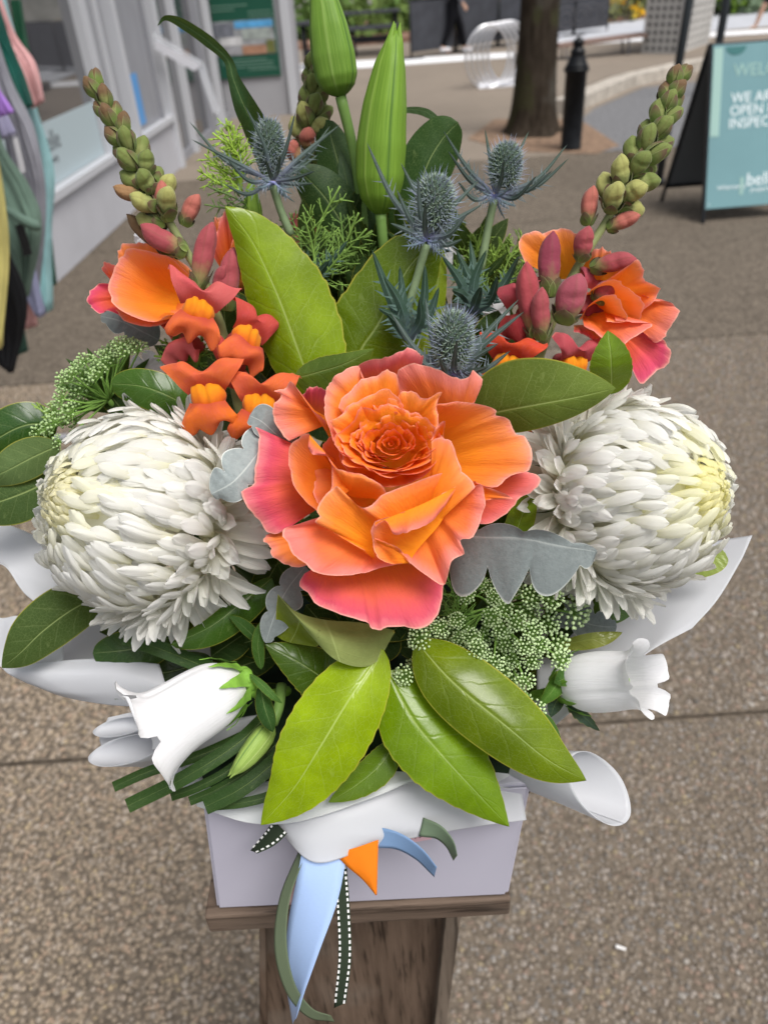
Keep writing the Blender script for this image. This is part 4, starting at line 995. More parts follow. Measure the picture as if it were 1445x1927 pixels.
# cup wall petals
rp([(600, 620, -2), (520, 700, -2), (640, 720, -2)], [(430, 760, -14), (445, 640, -17), (440, 560, -19), (418, 516, -20), (455, 575, -21), (512, 598, -21), (562, 600, -21), (622, 628, -21), (682, 672, -20), (700, 760, -18)], bulge=4, pink=.02, edge=.12, seed=13)
rp([(640, 1000, -8), (640, 930, -8), (760, 900, -8), (860, 800, -8)], [(590, 950, -18), (480, 890, -19), (420, 850, -20), (376, 832, -21), (394, 800, -22), (374, 765, -23), (412, 695, -25), (462, 662, -26), (508, 698, -26), (560, 748, -26), (606, 760, -26), (680, 702, -25), (760, 660, -25), (870, 622, -23), (960, 600, -20)], bulge=3, pink=.0, edge=.07, seed=14, nu=50)
rp([(900, 880, -10), (860, 780, -10), (900, 660, -8)], [(960, 760, -16), (1060, 700, -18), (1090, 652, -19), (1046, 602, -21), (1012, 522, -22), (962, 450, -22), (898, 454, -22), (905, 540, -20)], bulge=4, pink=.05, edge=.10, seed=15)
# folded pink-lipped petal in front
rp([(790, 1012, -14), (840, 940, -15), (920, 850, -15), (960, 790, -15)], [(720, 1016, -20), (655, 985, -23), (622, 912, -26), (638, 828, -28), (715, 800, -29), (795, 772, -29), (880, 735, -28), (960, 692, -26), (1006, 664, -24)], bulge=-3, pink=.03, edge=.08, seed=16, nu=40)
rp([(640, 826, -28.5), (718, 798, -29.5), (860, 740, -29), (1004, 666, -25)], [(640, 850, -31), (690, 818, -32), (724, 880, -33), (770, 878, -33), (800, 862, -33), (870, 838, -32), (935, 785, -30), (1004, 676, -26)], bulge=1.5, pink=.35, edge=.5, ruf=.6, seed=17, nu=36, nv=12)
rp([(650, 920, -22), (690, 935, -22), (740, 950, -22)], [(640, 900, -25), (680, 912, -26), (740, 940, -26), (790, 990, -25), (795, 1012, -24)], bulge=1, pink=.2, edge=.2, seed=27, nu=18, nv=10)
# inner top walls
rp([(560, 420, 2), (600, 340, 2), (700, 300, 2)], [(450, 460, -16), (416, 330, -13), (412, 262, -11), (424, 196, -10), (472, 160, -9), (560, 112, -8), (582, 172, -10), (640, 240, -8)], bulge=3, pink=.12, edge=.34, seed=18)
rp([(600, 430, 0), (650, 360, 0), (760, 340, 0)], [(492, 330, -14), (480, 300, -14), (520, 232, -13), (582, 172, -13), (640, 160, -13), (690, 142, -13), (738, 152, -13), (760, 242, -12), (800, 300, -8)], bulge=3, pink=.02, edge=.22, seed=19)
rp([(760, 420, 0), (800, 380, 0), (860, 420, 0)], [(720, 300, -12), (760, 235, -14), (820, 240, -14), (870, 262, -14), (938, 238, -14), (920, 290, -13), (930, 380, -13), (900, 440, -14)], bulge=3, pink=.0, edge=.1, seed=20)
rp([(560, 470, -2), (600, 400, -2), (680, 380, -2)], [(492, 462, -19), (450, 400, -19), (442, 370, -19), (482, 345, -18), (510, 300, -17), (560, 270, -17), (640, 240, -16), (700, 226, -16), (750, 262, -15), (770, 300, -12)], bulge=3, pink=.0, edge=.12, seed=21)
rp([(930, 440, -12), (945, 430, -12), (950, 450, -12)], [(892, 455, -22), (918, 395, -24), (956, 364, -25), (952, 402, -24), (948, 452, -22)], bulge=1, pink=.0, edge=.5, lum=1.05, seed=28, nu=18, nv=10)
rp([(620, 560, -4), (700, 580, -4), (800, 570, -4)], [(486, 470, -20), (510, 520, -22), (560, 560, -23), (640, 585, -24), (730, 596, -24), (820, 580, -23), (900, 540, -22), (915, 470, -20)], bulge=3, pink=.0, edge=.08, seed=22)
# backing bowl that closes the gaps between the layers
for i in range(7):
    a0 = i * .8976 + .2
    rim = [(690 + math.cos(a0 + q) * 330, 640 + math.sin(a0 + q) * 330 * .95, 2 + 8 * abs(q)) for q in (-.62, -.4, -.2, 0, .2, .4, .62)]
    rp([(690 + math.cos(a0 - .5) * 60, 640 + math.sin(a0 - .5) * 60, 28), (690 + math.cos(a0) * 70, 640 + math.sin(a0) * 70, 28), (690 + math.cos(a0 + .5) * 60, 640 + math.sin(a0 + .5) * 60, 28)], rim, bulge=2, pink=.1, edge=.1, seed=300 + i, nv=14, nu=20)
for i in range(6):
    a0 = i * 1.0472 + .5
    rim = [(700 + math.cos(a0 + q) * 225, 500 + math.sin(a0 + q) * 165, -10 - 4 * math.sin(a0 + q)) for q in (-.7, -.4, -.2, 0, .2, .4, .7)]
    rp([(700 + math.cos(a0 - .6) * 100, 510 + math.sin(a0 - .6) * 80, 14), (700 + math.cos(a0) * 110, 510 + math.sin(a0) * 85, 14), (700 + math.cos(a0 + .6) * 100, 510 + math.sin(a0 + .6) * 80, 14)], rim, bulge=1, pink=0, edge=.08, seed=320 + i, nv=14, nu=24)
# quartered heart: many small upright petals
r_ = np.random.default_rng(5)
cx, cy = 712, 462
k = 0
for ring, (rad, cnt, dzr) in enumerate(((214, 4, -18.5), (190, 5, -17.5), (164, 4, -17), (138, 5, -16), (112, 4, -15), (86, 4, -14), (60, 3, -13.2), (34, 3, -12.6), (14, 2, -12.4))):
    off = r_.uniform(0, 6.28)
    for i in range(cnt):
        a0 = off + i * 2 * math.pi / cnt + r_.uniform(-.35, .35); sp_ = 2 * math.pi / cnt * r_.uniform(.9, 1.45) / 2
        aa = np.linspace(a0 - sp_, a0 + sp_, 9)
        rr_ = rad * (1 + r_.uniform(-.12, .12)) * (1 + .10 * np.sin(np.linspace(0, r_.uniform(5, 12), 9) + r_.uniform(0, 6)))
        hj = r_.uniform(-2.2, 2.2) + 1.4 * np.sin(np.linspace(0, r_.uniform(4, 9), 9) + r_.uniform(0, 6))
        rim = [(cx + math.cos(a) * q * 1.04, cy + 8 + math.sin(a) * q * (.88 if math.sin(a) < 0 else .60), dzr + h_ - 4.0 * math.sin(a)) for a, q, h_ in zip(aa, rr_, hj)]
        base = [(cx + math.cos(a) * q * .84 + 3, cy + 14 + math.sin(a) * q * .56, dzr + 9) for a, q in zip(aa[::4], rr_[::4])]
        rp(base, rim, bulge=r_.uniform(-.5, 1.5), pink=0, edge=r_.uniform(.10, .28), lum=r_.uniform(1.0, 1.05), ruf=1.2, curl=r_.uniform(-.4, 1.2), seed=200 + k, nv=12, nu=24); k += 1
lv = rose
def hip(parent, at, d, r):
    v, f = ICO
    o = mk('receptacle', np.array([at + x * r for x in v]), f, plain('sepal_orange', (.55, .17, .03), .6), parent)
    s = o.modifiers.new('s', 'SUBSURF'); s.levels = s.render_levels = 2
    mtube('stem', [at, at + d], .0035, plain('stem_green', (.12, .2, .05), .5), parent)
hip(rose, P(735, 930, DR + .045), V(.0, .06, -.12), .016)

# back left rose
def rl(x, y): return x * .3875, 400 + y * .3875
DL = .405
rose2 = thing('rose', P(275, 540, DL + .05), 'orange rose with pink petal backs behind the left snapdragon', 'rose', 'roses')
def lp(base, rim, **k): return petal(rose2, base, rim, rl, DL, **k)
lp([(700, 400, 30), (780, 380, 30), (860, 400, 30)], [(575, 260, 10), (570, 190, 8), (610, 148, 8), (700, 142, 8), (790, 180, 10), (900, 250, 12), (1000, 330, 14)], bulge=3, pink=.05, edge=.1, seed=41)
lp([(640, 400, 28), (620, 430, 28), (660, 460, 28)], [(590, 340, 6), (520, 300, 0), (490, 268, -3), (515, 248, -4), (560, 250, -4), (585, 215, -4), (600, 240, -2)], bulge=3, pink=.5, edge=.3, seed=42)
lp([(680, 430, 26), (620, 430, 26), (640, 470, 26)], [(560, 350, 10), (456, 348, 4), (424, 420, 0), (440, 455, 0), (482, 490, 0), (540, 480, 4), (620, 520, 10)], bulge=4, pink=1.0, edge=.1, seed=43)
lp([(760, 470, 24), (820, 470, 24), (900, 480, 24)], [(560, 470, 2), (600, 520, -2), (690, 552, -4), (770, 545, -2), (850, 500, 4)], bulge=4, pink=.35, edge=.1, lum=.85, seed=44)
lp([(900, 400, 16), (880, 430, 16), (900, 470, 16)], [(920, 300, -2), (830, 214, -5), (720, 190, -7), (640, 182, -8), (588, 205, -9), (560, 252, -10), (528, 330, -11), (528, 398, -12), (562, 450, -12), (640, 500, -12), (735, 528, -11), (815, 500, -9), (880, 500, -4)], bulge=-9, pink=.04, edge=.10, seed=46, nu=50)
for i_ in range(5):
    a_ = i_ * 1.2566; lp([(790, 430, 30), (800, 440, 30), (810, 430, 30)], [(770 + 190 * math.cos(a_ + q), 380 + 120 * math.sin(a_ + q), 12) for q in (-.8, -.4, 0, .4, .8)], bulge=2, pink=.1, edge=.08, seed=52 + i_, nv=10, nu=18)
hip(rose2, P(290, 545, DL + .035), V(.03, .02, -.15), .016)

# back right rose
def rr2(x, y): return 680 + .429 * x, 200 + .429 * y
DQ = .40
rose3 = thing('rose', P(1180, 590, DQ + .05), 'vivid orange rose with hot pink lower petals behind the right snapdragon', 'rose', 'roses')
def qp(base, rim, **k): return petal(rose3, base, rim, rr2, DQ, **k)
qp([(840, 760, 34), (900, 760, 34), (960, 780, 34)], [(720, 690, 14), (690, 620, 12), (700, 570, 12), (760, 548, 11), (800, 545, 11), (870, 532, 10), (930, 552, 10), (990, 600, 10), (1060, 640, 12)], bulge=4, pink=.02, edge=.1, seed=61)
qp([(1000, 860, 30), (1040, 820, 30), (1090, 830, 30)], [(1010, 640, 10), (1060, 618, 8), (1092, 640, 6), (1130, 700, 4), (1160, 760, 6)], bulge=3, pink=.1, edge=.2, seed=62)
qp([(1000, 980, 30), (1080, 960, 30), (1140, 980, 30)], [(1110, 1050, 8), (1150, 1120, 2), (1190, 1160, 0), (1228, 1216, -3), (1290, 1165, -4), (1340, 1140, -4), (1352, 1085, -3), (1325, 1030, 0), (1240, 985, 6)][::-1], bulge=5, pink=1.0, edge=.1, seed=63)
qp([(1060, 900, 28), (1110, 860, 28), (1150, 840, 28)], [(1240, 985, 4), (1290, 1034, -3), (1338, 1004, -6), (1362, 950, -6), (1392, 888, -6), (1345, 850, -5), (1280, 850, -2), (1230, 830, 2)], bulge=4, pink=.4, edge=.3, seed=64)
qp([(1020, 860, 24), (1060, 830, 24), (1120, 830, 24)], [(1060, 770, 2), (1110, 738, -3), (1180, 690, -8), (1212, 672, -9), (1242, 724, -8), (1250, 770, -7), (1302, 800, -6), (1284, 850, -4), (1230, 900, 0)], bulge=4, pink=.08, edge=.16, seed=65)
qp([(960, 860, 20), (1020, 840, 20), (1080, 860, 20)], [(1010, 800, -4), (1060, 770, -9), (1130, 760, -12), (1180, 800, -13), (1225, 850, -13), (1235, 900, -11), (1225, 945, -8)], bulge=-2, pink=.02, edge=.08, seed=66)
qp([(960, 920, 18), (1000, 900, 18), (1060, 900, 18)], [(975, 965, -6), (1040, 1000, -11), (1120, 1058, -14), (1180, 1020, -15), (1240, 985, -15), (1278, 952, -15), (1200, 946, -14), (1120, 934, -12)], bulge=3, pink=.45, edge=.2, seed=67)
qp([(960, 920, 16), (1000, 880, 16), (1060, 880, 16)], [(960, 940, -6), (1000, 870, -10), (1060, 830, -13), (1110, 830, -14), (1150, 880, -15), (1160, 940, -13), (1080, 940, -10)], bulge=-3, pink=.02, edge=.08, seed=68)
qp([(930, 960, 22), (980, 960, 22), (1020, 980, 22)], [(930, 990, -2), (980, 1000, -4), (1030, 1040, -6), (1060, 1080, -5), (1120, 1060, 0)], bulge=2, pink=.8, edge=.1, lum=.9, seed=69)
hip(rose3, P(1170, 590, DQ + .035), V(-.05, .0, -.15), .016)
# a fourth rose hides behind the left snapdragon: only petal edges show
DB = .45
rose4 = thing('rose', P(430, 440, DB + .03), 'half hidden orange rose behind the tall left leaf', 'rose', 'roses')
idt = lambda x, y: (x, y)
for i_, (b_, rm, pk) in enumerate((([(430, 520, 30), (460, 520, 30)], [(395, 470, 8), (400, 425, 4), (415, 405, 2), (440, 415, 4), (470, 450, 8)], .1), ([(425, 520, 24), (450, 520, 24)], [(400, 480, 2), (405, 440, -2), (420, 398, -4), (432, 410, -4), (450, 470, 0)], .6), ([(430, 520, 20), (460, 530, 20)], [(415, 520, 0), (430, 470, -4), (450, 440, -4), (475, 470, 0)], .05))):
    petal(rose4, b_, rm, idt, DB, bulge=3, pink=pk, edge=.15, seed=80 + i_)
hip(rose4, P(440, 520, DB + .035), V(.03, .0, -.12), .014)
# ================================================================== incurved white chrysanthemums
def mum_mat():
    t = NT('chrysanthemum_petal'); u, v = t.uv()
    c = t.ramp(v, [(0, (.86, .84, .62)), (.35, (.91, .90, .82)), (.7, (.94, .935, .905)), (1, (.95, .945, .925))])
    c = t.mix(1.0, c, t.objcol(), 'MULTIPLY')
    st = t.noise(t.comb(t.math('MULTIPLY', u, 9.), t.math('MULTIPLY', v, .7)), 3.0, 3.0)
    c = t.mix(t.remap(st, .45, .75, 0, .10), c, (.70, .70, .66))
    return t.bsdf(c, .5, t.bump(st, .25, .0008), .15, .6, None)
M_mum = mum_mat()
def mum_petal(L, w, incurve, cup, seed, tipw=.5):
    """spoon shaped floret along +x, hollow side towards -z, tip curving to -z"""
    r = np.random.default_rng(seed)
    nv, nu = 11, 7
    s = np.linspace(0, 1, nv); u = np.linspace(-1, 1, nu)
    prof = w * (.34 + .66 * np.sin(np.clip(s * 1.15, 0, 1) * math.pi / 2) ** 1.2) * np.sqrt(np.clip(1 - np.clip((s - .66) / .34, 0, 1) ** 2.4, 0.0, 1))
    prof[-1] = w * .22
    ang = incurve * s ** 1.7
    x = np.concatenate([[0], np.cumsum(np.cos((ang[1:] + ang[:-1]) / 2) * L / (nv - 1))])
    z = -np.concatenate([[0], np.cumsum(np.sin((ang[1:] + ang[:-1]) / 2) * L / (nv - 1))])
    tw = r.uniform(-.25, .25)
    g = np.zeros((nv, nu, 3))
    for i in range(nv):
        th = u * cup * (1.15 - .35 * s[i])
        y = np.sin(th) / max(cup, .2) * prof[i]
        dz = -(1 - np.cos(th)) / max(cup, .2) * prof[i]
        ridge = -.0006 * np.cos(u * 7.5) * s[i] ** .7
        dz = dz + ridge
        nx, nz = math.sin(ang[i]), math.cos(ang[i])
        g[i, :, 0] = x[i] + nx * dz; g[i, :, 1] = y + tw * s[i] ** 2 * w * .6; g[i, :, 2] = z[i] + nz * dz
    # small notch and flick at the tip
    g[-1, :, 2] += .0004
    return mesh_data('petal', g.reshape(-1, 3), gridf(nv, nu), griduv(nv, nu))
def mum(label, cpx, cpy, cd, R, pole_cam, seed, yellow):
    c = P(cpx, cpy, cd)
    pole = nrm(RT * pole_cam[0] + UP * pole_cam[1] - FWD * pole_cam[2])
    th = thing('chrysanthemum', c - pole * R * .9, label, 'chrysanthemum', 'white chrysanthemums')
    r = np.random.default_rng(seed)
    kinds = {}
    for nm, (L, w, inc, cup) in dict(core=(.014, .0032, 1.6, 1.0), inner=(.020, .0037, 1.25, .95), mid=(.026, .0042, 1.05, .85), low=(.030, .0044, .80, .8), skirt=(.034, .0048, .35, .75), droop=(.037, .0048, -.4, .7)).items():
        kinds[nm] = [mum_petal(L * r.uniform(.88, 1.12), w * r.uniform(.88, 1.12), inc * r.uniform(.75, 1.25), cup * r.uniform(.8, 1.2), seed * 50 + i) for i in range(6)]
        for m in kinds[nm]: m.materials.append(M_mum)
    a1 = nrm(np.cross(pole, V(.3, .2, .9))); a2 = np.cross(pole, a1)
    N = 860; org = origin(th); todo = []
    for i in range(N):
        f = (i + .5) / N
        ct = 1 - 1.74 * f ** .95                      # cos of polar angle
        thp = math.acos(max(-1, min(1, ct))) + r.normal(0, .03)
        ph = i * 2.39996 + r.normal(0, .10)
        n = pole * math.cos(thp) + (a1 * math.cos(ph) + a2 * math.sin(ph)) * math.sin(thp)
        if n @ FWD > .30 and thp < 1.75: continue          # far side, out of sight
        if n @ FWD > .80: continue
        tt = nrm(pole - n * (pole @ n)) if thp > .02 else a1          # towards the pole
        deg = math.degrees(thp) + r.normal(0, 4)
        nm = 'core' if deg < 20 else 'inner' if deg < 45 else 'mid' if deg < 82 else 'low' if deg < 104 else 'skirt' if deg < 122 else 'droop'
        lift = {'core': 70, 'inner': 40, 'mid': 29, 'low': 36, 'skirt': 56, 'droop': 82}[nm] + r.normal(0, 8)
        me = kinds[nm][r.integers(6)]
        la = math.radians(lift)
        ax = nrm(tt * math.cos(la) + n * math.sin(la)); nn = nrm(n * math.cos(la) - tt * math.sin(la)); sd = np.cross(nn, ax)
        yaw = r.normal(0, .2); ax, sd = ax * math.cos(yaw) + sd * math.sin(yaw), sd * math.cos(yaw) - ax * math.sin(yaw)
        rollj = r.normal(0, .25)
        nn, sd = nn * math.cos(rollj) + sd * math.sin(rollj), sd * math.cos(rollj) - nn * math.sin(rollj)
        rad = R * {'core': .72, 'inner': .81, 'mid': .83, 'low': .80, 'skirt': .72, 'droop': .64}[nm] * r.uniform(.95, 1.04)
        ln = {'core': .008, 'inner': .012, 'mid': .015, 'low': .014, 'skirt': .006, 'droop': .0}[nm]
        sc = r.uniform(.88, 1.1)
        yl = max(0.0, 1 - deg / 42.) * yellow; br = r.uniform(.98, 1.03)
        todo.append((-(n @ FWD), me, ax * sc, sd * sc, nn * sc, c + n * rad - tt * ln, (br * (1 - .02 * yl), br * (1 - .03 * yl), br * (1 - .42 * yl))))
    todo.sort(key=lambda q: -q[0]); cnt = len(todo)
    rest = MB()
    for i, (_, me, ax, sd, nn, base, cl) in enumerate(todo):
        if i < 300:                                   # the florets that show largest are parts of their own
            o = link('petal', me, None, th); o.matrix_local = mat4(ax, sd, nn, base - org); o.color = (*cl, 1)
        else:
            co = np.array([v.co for v in me.vertices]); rest.add(base + co @ np.array([ax, sd, nn]), [tuple(q.vertices) for q in me.polygons], griduv(11, 7))
    if rest.n: tag(rest.build('rim_petals', M_mum, th, True, (.97, .97, .95)), kind='stuff')
    print('mum petals', cnt)
    cm = MB()
    for i in range(46):                               # tight curled heart florets, too small to pick apart
        thp = .03 + .36 * ((i + .5) / 46) ** .6; ph = i * 2.39996
        n = pole * math.cos(thp) + (a1 * math.cos(ph) + a2 * math.sin(ph)) * math.sin(thp)
        tt = nrm(pole - n * (pole @ n)); la = math.radians(80)
        ax = nrm(tt * math.cos(la) + n * math.sin(la)); nn = nrm(n * math.cos(la) - tt * math.sin(la)); sd = np.cross(nn, ax)
        k = kinds['core'][i % 6]; co = np.array([v.co for v in k.vertices]) * (.7 + .3 * thp)
        cm.add(c + n * R * .80 + co @ np.array([ax, sd, nn]), [tuple(q.vertices) for q in k.polygons], griduv(11, 7))
    co_ = cm.build('heart_florets', M_mum, th, True, (1.0, .97, .62 if yellow > .8 else .74)); tag(co_, kind='stuff')
    v, f = ICO
    o = mk('heart', np.array([c + pole * R * .07 + x * R * .80 for x in v]), f, plain('mum_gap_fill', (.85, .84, .72), .7), th)  # core ball made large and pale so the gaps between petals look lit
    s = o.modifiers.new('s', 'SUBSURF'); s.levels = s.render_levels = 2
    mtube('stem', [c - pole * R * .6, c - pole * R * 1.1 + V(0, .02, -.04), V(.0, .36, 1.12)], .004, plain('mum_stem', (.09, .15, .05), .6), th)
mum('white incurved chrysanthemum on the left, its heart facing left', 268, 968, .398, .0530, (-.60, .20, .76), 3, .55)
mum('creamy white chrysanthemum on the right with a pale yellow heart', 1190, 932, .396, .0500, (.60, .06, .78), 4, 1.0)
# ================================================================== leaves
def leaf_mat(name, rough=.22, veins=7.0, vamt=.45, transl=.22, edge=True, spec=.6):
    t = NT(name); u, v = t.uv()
    oc = t.objcol(); p = t.pos()
    au = t.math('MULTIPLY', t.math('ABSOLUTE', t.math('SUBTRACT', u, .5)), 2.0)
    n1 = t.noise(p, 45, 4.0, .6); n2 = t.noise(p, 350, 3.0, .6); n3 = t.noise(p, 110, 5.0, .7)
    col = t.mix(t.remap(n1, .3, .75), t.mix(.35, oc, (.015, .035, .004)), oc)
    v0 = t.math('SUBTRACT', v, t.math('MULTIPLY', t.math('POWER', au, .8), .20))
    v0 = t.math('ADD', v0, t.math('MULTIPLY', t.math('SUBTRACT', n1, .5), .10))
    v0 = t.math('ADD', v0, t.math('MULTIPLY', t.math('GREATER_THAN', u, .5), .061))
    fr_ = t.math('FRACT', t.math('MULTIPLY', v0, veins))
    dist = t.math('ABSOLUTE', t.math('SUBTRACT', fr_, .5))
    sv = t.math('MULTIPLY', t.remap(dist, .035, .0), t.remap(au, .98, .6))
    mid = t.remap(au, t.math('ADD', .015, t.math('MULTIPLY', t.math('SUBTRACT', 1.0, v), .035)), .0)
    lite = t.mix(.55, oc, (.50, .60, .22))
    col = t.mix(t.math('MULTIPLY', sv, vamt * .42), col, lite)
    col = t.mix(t.math('MULTIPLY', mid, .8), col, lite)
    ret = t.n('TexVoronoi', {'feature': 'DISTANCE_TO_EDGE'}, Vector=t.comb(t.math('MULTIPLY', u, 11.), t.math('MULTIPLY', v, 24.)), Scale=1.6).outputs[0]
    col = t.mix(t.remap(ret, .05, .0, 0, .22), col, lite)
    col = t.mix(t.remap(t.noise(p, 16, 3.0), .45, .75, 0, .45), col, t.mix(.6, col, (.02, .06, .004)))
    if edge: col = t.mix(t.remap(au, .95, 1.0, 0, .7), col, (.42, .38, .05))
    col = t.mix(t.remap(n3, .67, .76, 0, .7), col, (.05, .035, .012))
    bk = t.n('NewGeometry').outputs['Backfacing']
    h = t.math('ADD', t.math('MULTIPLY', t.remap(dist, .12, .0), -.25), t.math('MULTIPLY', n2, .16))
    h = t.math('ADD', h, t.math('MULTIPLY', t.remap(au, .10, .0), -.8))
    nm = t.bump(h, .28, .0012)
    rg = t.math('ADD', rough, t.math('MULTIPLY', n1, .18))
    return t.bsdf(col, rg, nm, spec, transl, t.mix(.4, col, (.45, .55, .01)))
M_leaf = leaf_mat('glossy_leaf', .15, spec=.9)
M_leaf_matt = leaf_mat('matt_leaf_back', .6, 7.0, .5, .25, True, .25)
M_strap = leaf_mat('strap_leaf', .42, 0.4, .0, .12, False)
def felt_mat():
    t = NT('felted_grey_leaf'); u, v = t.uv(); p = t.pos()
    n = t.noise(p, 420, 4.0, .7); n1 = t.noise(p, 60, 3.0)
    au = t.math('ABSOLUTE', t.math('SUBTRACT', u, .5))
    c = t.mix(n, (.10, .12, .13), (.235, .265, .28)); c = t.mix(t.remap(n1, .3, .7, 0, .4), c, (.17, .20, .215))
    c = t.mix(t.remap(au, .03, .0, 0, .6), c, (.34, .37, .38))
    c = t.mix(t.remap(au, .47, .5, 0, .6), c, (.60, .64, .64))
    c = t.mix(1.0, c, t.objcol(), 'MULTIPLY')
    return t.bsdf(c, .95, t.bump(n, .5, .0008), .1, .12, None, sheen=.6)
M_felt = felt_mat()
def leaf_grid(mid, wl, wr, zl=0.0, zr=0.0, a=.6, b=.92, serr=0.0, teeth=14, wave=0.0, widths=None, lobes=0, nv=44, nu=13, seed=0, camplane=True, gap=.5):
    r = np.random.default_rng(seed)
    C = crom([P(*q) for q in mid], nv)
    dep = np.interp(np.linspace(0, 1, nv), np.linspace(0, 1, len(mid)), [q[2] for q in mid])
    T = np.gradient(C, axis=0); T /= np.linalg.norm(T, axis=1)[:, None]
    view = C - C0; view /= np.linalg.norm(view, axis=1)[:, None]
    S = np.cross(view, T); S /= np.linalg.norm(S, axis=1)[:, None] + 1e-9     # to the right of the growing direction
    v = np.linspace(0, 1, nv)
    if widths is None:
        pk = a / (a + b); w = (v ** a * (1 - v) ** b) / (pk ** a * (1 - pk) ** b)
    else:
        w = np.interp(v, np.linspace(0, 1, len(widths)), widths)
    u = np.linspace(-1, 1, nu)
    g = np.zeros((nv, nu, 3))
    ph = r.uniform(0, 6.28, 4)
    for j, uu in enumerate(u):
        side = wl if uu < 0 else wr
        z = zl if uu < 0 else zr
        ww = w * side * dep / FPX
        if lobes:
            lob = np.abs(np.sin(math.pi * (v * lobes + (.25 if uu < 0 else 0)))) ** .6
            ww = ww * ((1 - gap) + gap * lob)
        if serr and abs(uu) > .99:
            fr = (v * teeth + (.3 if uu > 0 else 0)) % 1.0
            ww = ww * (1 + serr * (fr - .5)) 
        zz = z / 1000. * np.abs(uu) ** 1.5 * np.clip(w, 0, 1.2)
        wv = wave / 1000. * np.abs(uu) ** 2 * (np.sin(v * 9 + ph[0] + (uu > 0) * 2) + .6 * np.sin(v * 19 + ph[1] + (uu > 0)))
        pil = .00012 * np.sin(v * 7 * 6.283 - np.abs(uu) * 3.5) * (1 - np.abs(uu)) * np.abs(uu) * 4 * (w > .2)
        g[:, j] = C + S * (ww * uu if abs(uu) > 0 else 0 * ww)[:, None] * 1.0 + view * (zz + wv + pil)[:, None]
    # ground groove along the midrib
    return g
def leafobj(name, mid, wl, wr, color, mat=None, parent=None, label=None, cat='leaf', group=None, **k):
    g = leaf_grid(mid, wl, wr, **k)
    nv, nu = g.shape[:2]
    o = mk(name, g.reshape(-1, 3), gridf(nv, nu), mat or M_leaf, parent, griduv(nv, nu), True, color)
    if parent is None: tag(o, label, cat, group)
    return o
LIME, LIME2, OLIVE, DARK, MIDG = (.31, .45, .004), (.19, .325, .004), (.115, .165, .030), (.018, .050, .010), (.055, .125, .018)
GL = 'broad leaves among the flowers'
def bl(label, mid, wl, wr, c, **k): return leafobj('broad_leaf', mid, wl, wr, c, None if 'matt' not in k else M_leaf_matt, None, label, 'leaf', GL, **{q: z for q, z in k.items() if q != 'matt'})
bl('tall lime green leaf standing left of centre above the rose', [(600, 760, .415), (569, 682, .408), (534, 586, .40), (508, 523, .396), (472, 450, .392), (424, 388, .388)], 62, 98, (.23, .34, .005), zl=12, zr=4, a=.5, b=.85, serr=.05, teeth=12, wave=.5, seed=1)
bl('broad dark lime leaf behind the sea holly stem', [(655, 720, .435), (680, 657, .43), (712, 609, .426), (769, 504, .42), (828, 444, .414)], 88, 92, (.115, .18, .006), zl=4, zr=8, a=.5, b=.7, serr=.05, teeth=11, wave=.5, seed=2)
bl('small leaf lying sideways just above the centre rose', [(555, 712, .395), (600, 700, .39), (650, 684, .385), (704, 656, .382)], 26, 48, (.105, .17, .02), zl=2, zr=4, serr=.06, teeth=10, seed=3)
bl('wide olive green leaf between the rose and right chrysanthemum', [(880, 788, .385), (940, 775, .368), (1010, 762, .355), (1085, 748, .350), (1158, 731, .352)], 92, 46, OLIVE, zl=5, zr=6, a=.6, b=.85, matt=1, wave=.3, seed=4)
bl('small bright green leaf above the right chrysanthemum', [(1150, 742, .385), (1150, 700, .372), (1148, 660, .368), (1143, 622, .37)], 40, 38, (.17, .30, .02), zl=4, zr=-3, serr=.05, teeth=9, seed=5)
bl('glossy bright lime leaf pointing down left at the front', [(722, 1222, .376), (658, 1315, .366), (600, 1410, .364), (552, 1485, .37), (491, 1553, .380)], 80, 82, LIME, zl=10, zr=6, a=.66, b=.95, serr=.04, teeth=14, wave=.6, seed=6)
bl('lime leaf pointing down at the front centre, partly overlapped', [(728, 1262, .392), (775, 1352, .384), (830, 1420, .381), (890, 1485, .382), (958, 1556, .388)][::1], 88, 74, LIME2, zl=8, zr=7, a=.62, b=.98, serr=.05, teeth=13, wave=.6, seed=7)
bl('dark lime leaf pointing lower right with brown scratches', [(784, 1208, .386), (850, 1282, .374), (950, 1365, .368), (1030, 1430, .369), (1103, 1469, .375)], 74, 66, (.155, .225, .005), zl=7, zr=8, a=.62, b=.95, wave=.4, seed=8)
bl('dark leaf with lime rim pointing left below the rose', [(655, 1312, .40), (610, 1278, .393), (560, 1245, .39), (499, 1212, .388)], 48, 50, (.065, .125, .012), zl=5, zr=4, a=.5, b=.9, serr=.05, teeth=9, seed=9)
bl('small green leaf tucked under the bright front leaf', [(745, 1395, .40), (715, 1440, .395), (670, 1478, .393), (618, 1510, .394)], 32, 30, (.12, .21, .012), zl=3, zr=3, serr=.06, teeth=9, seed=10)
fold = thing('broad_leaf', P(700, 1200, .39), 'folded leaf showing its pale underside below the rose', 'leaf', GL)
mk('blade', surf([[P(523, 1118, .374), P(556, 1150, .372), P(610, 1166, .374), (P(680, 1172, .38)), P(742, 1186, .386)], [P(524, 1120, .374), P(570, 1172, .366), P(625, 1200, .364), P(690, 1206, .37), P(742, 1188, .385)], [P(525, 1122, .375), P(590, 1202, .368), P(640, 1246, .366), P(702, 1250, .372), P(743, 1190, .385)]], 14, 30).reshape(-1, 3), gridf(14, 30), M_leaf_matt, fold, griduv(14, 30), True, (.34, .40, .13))
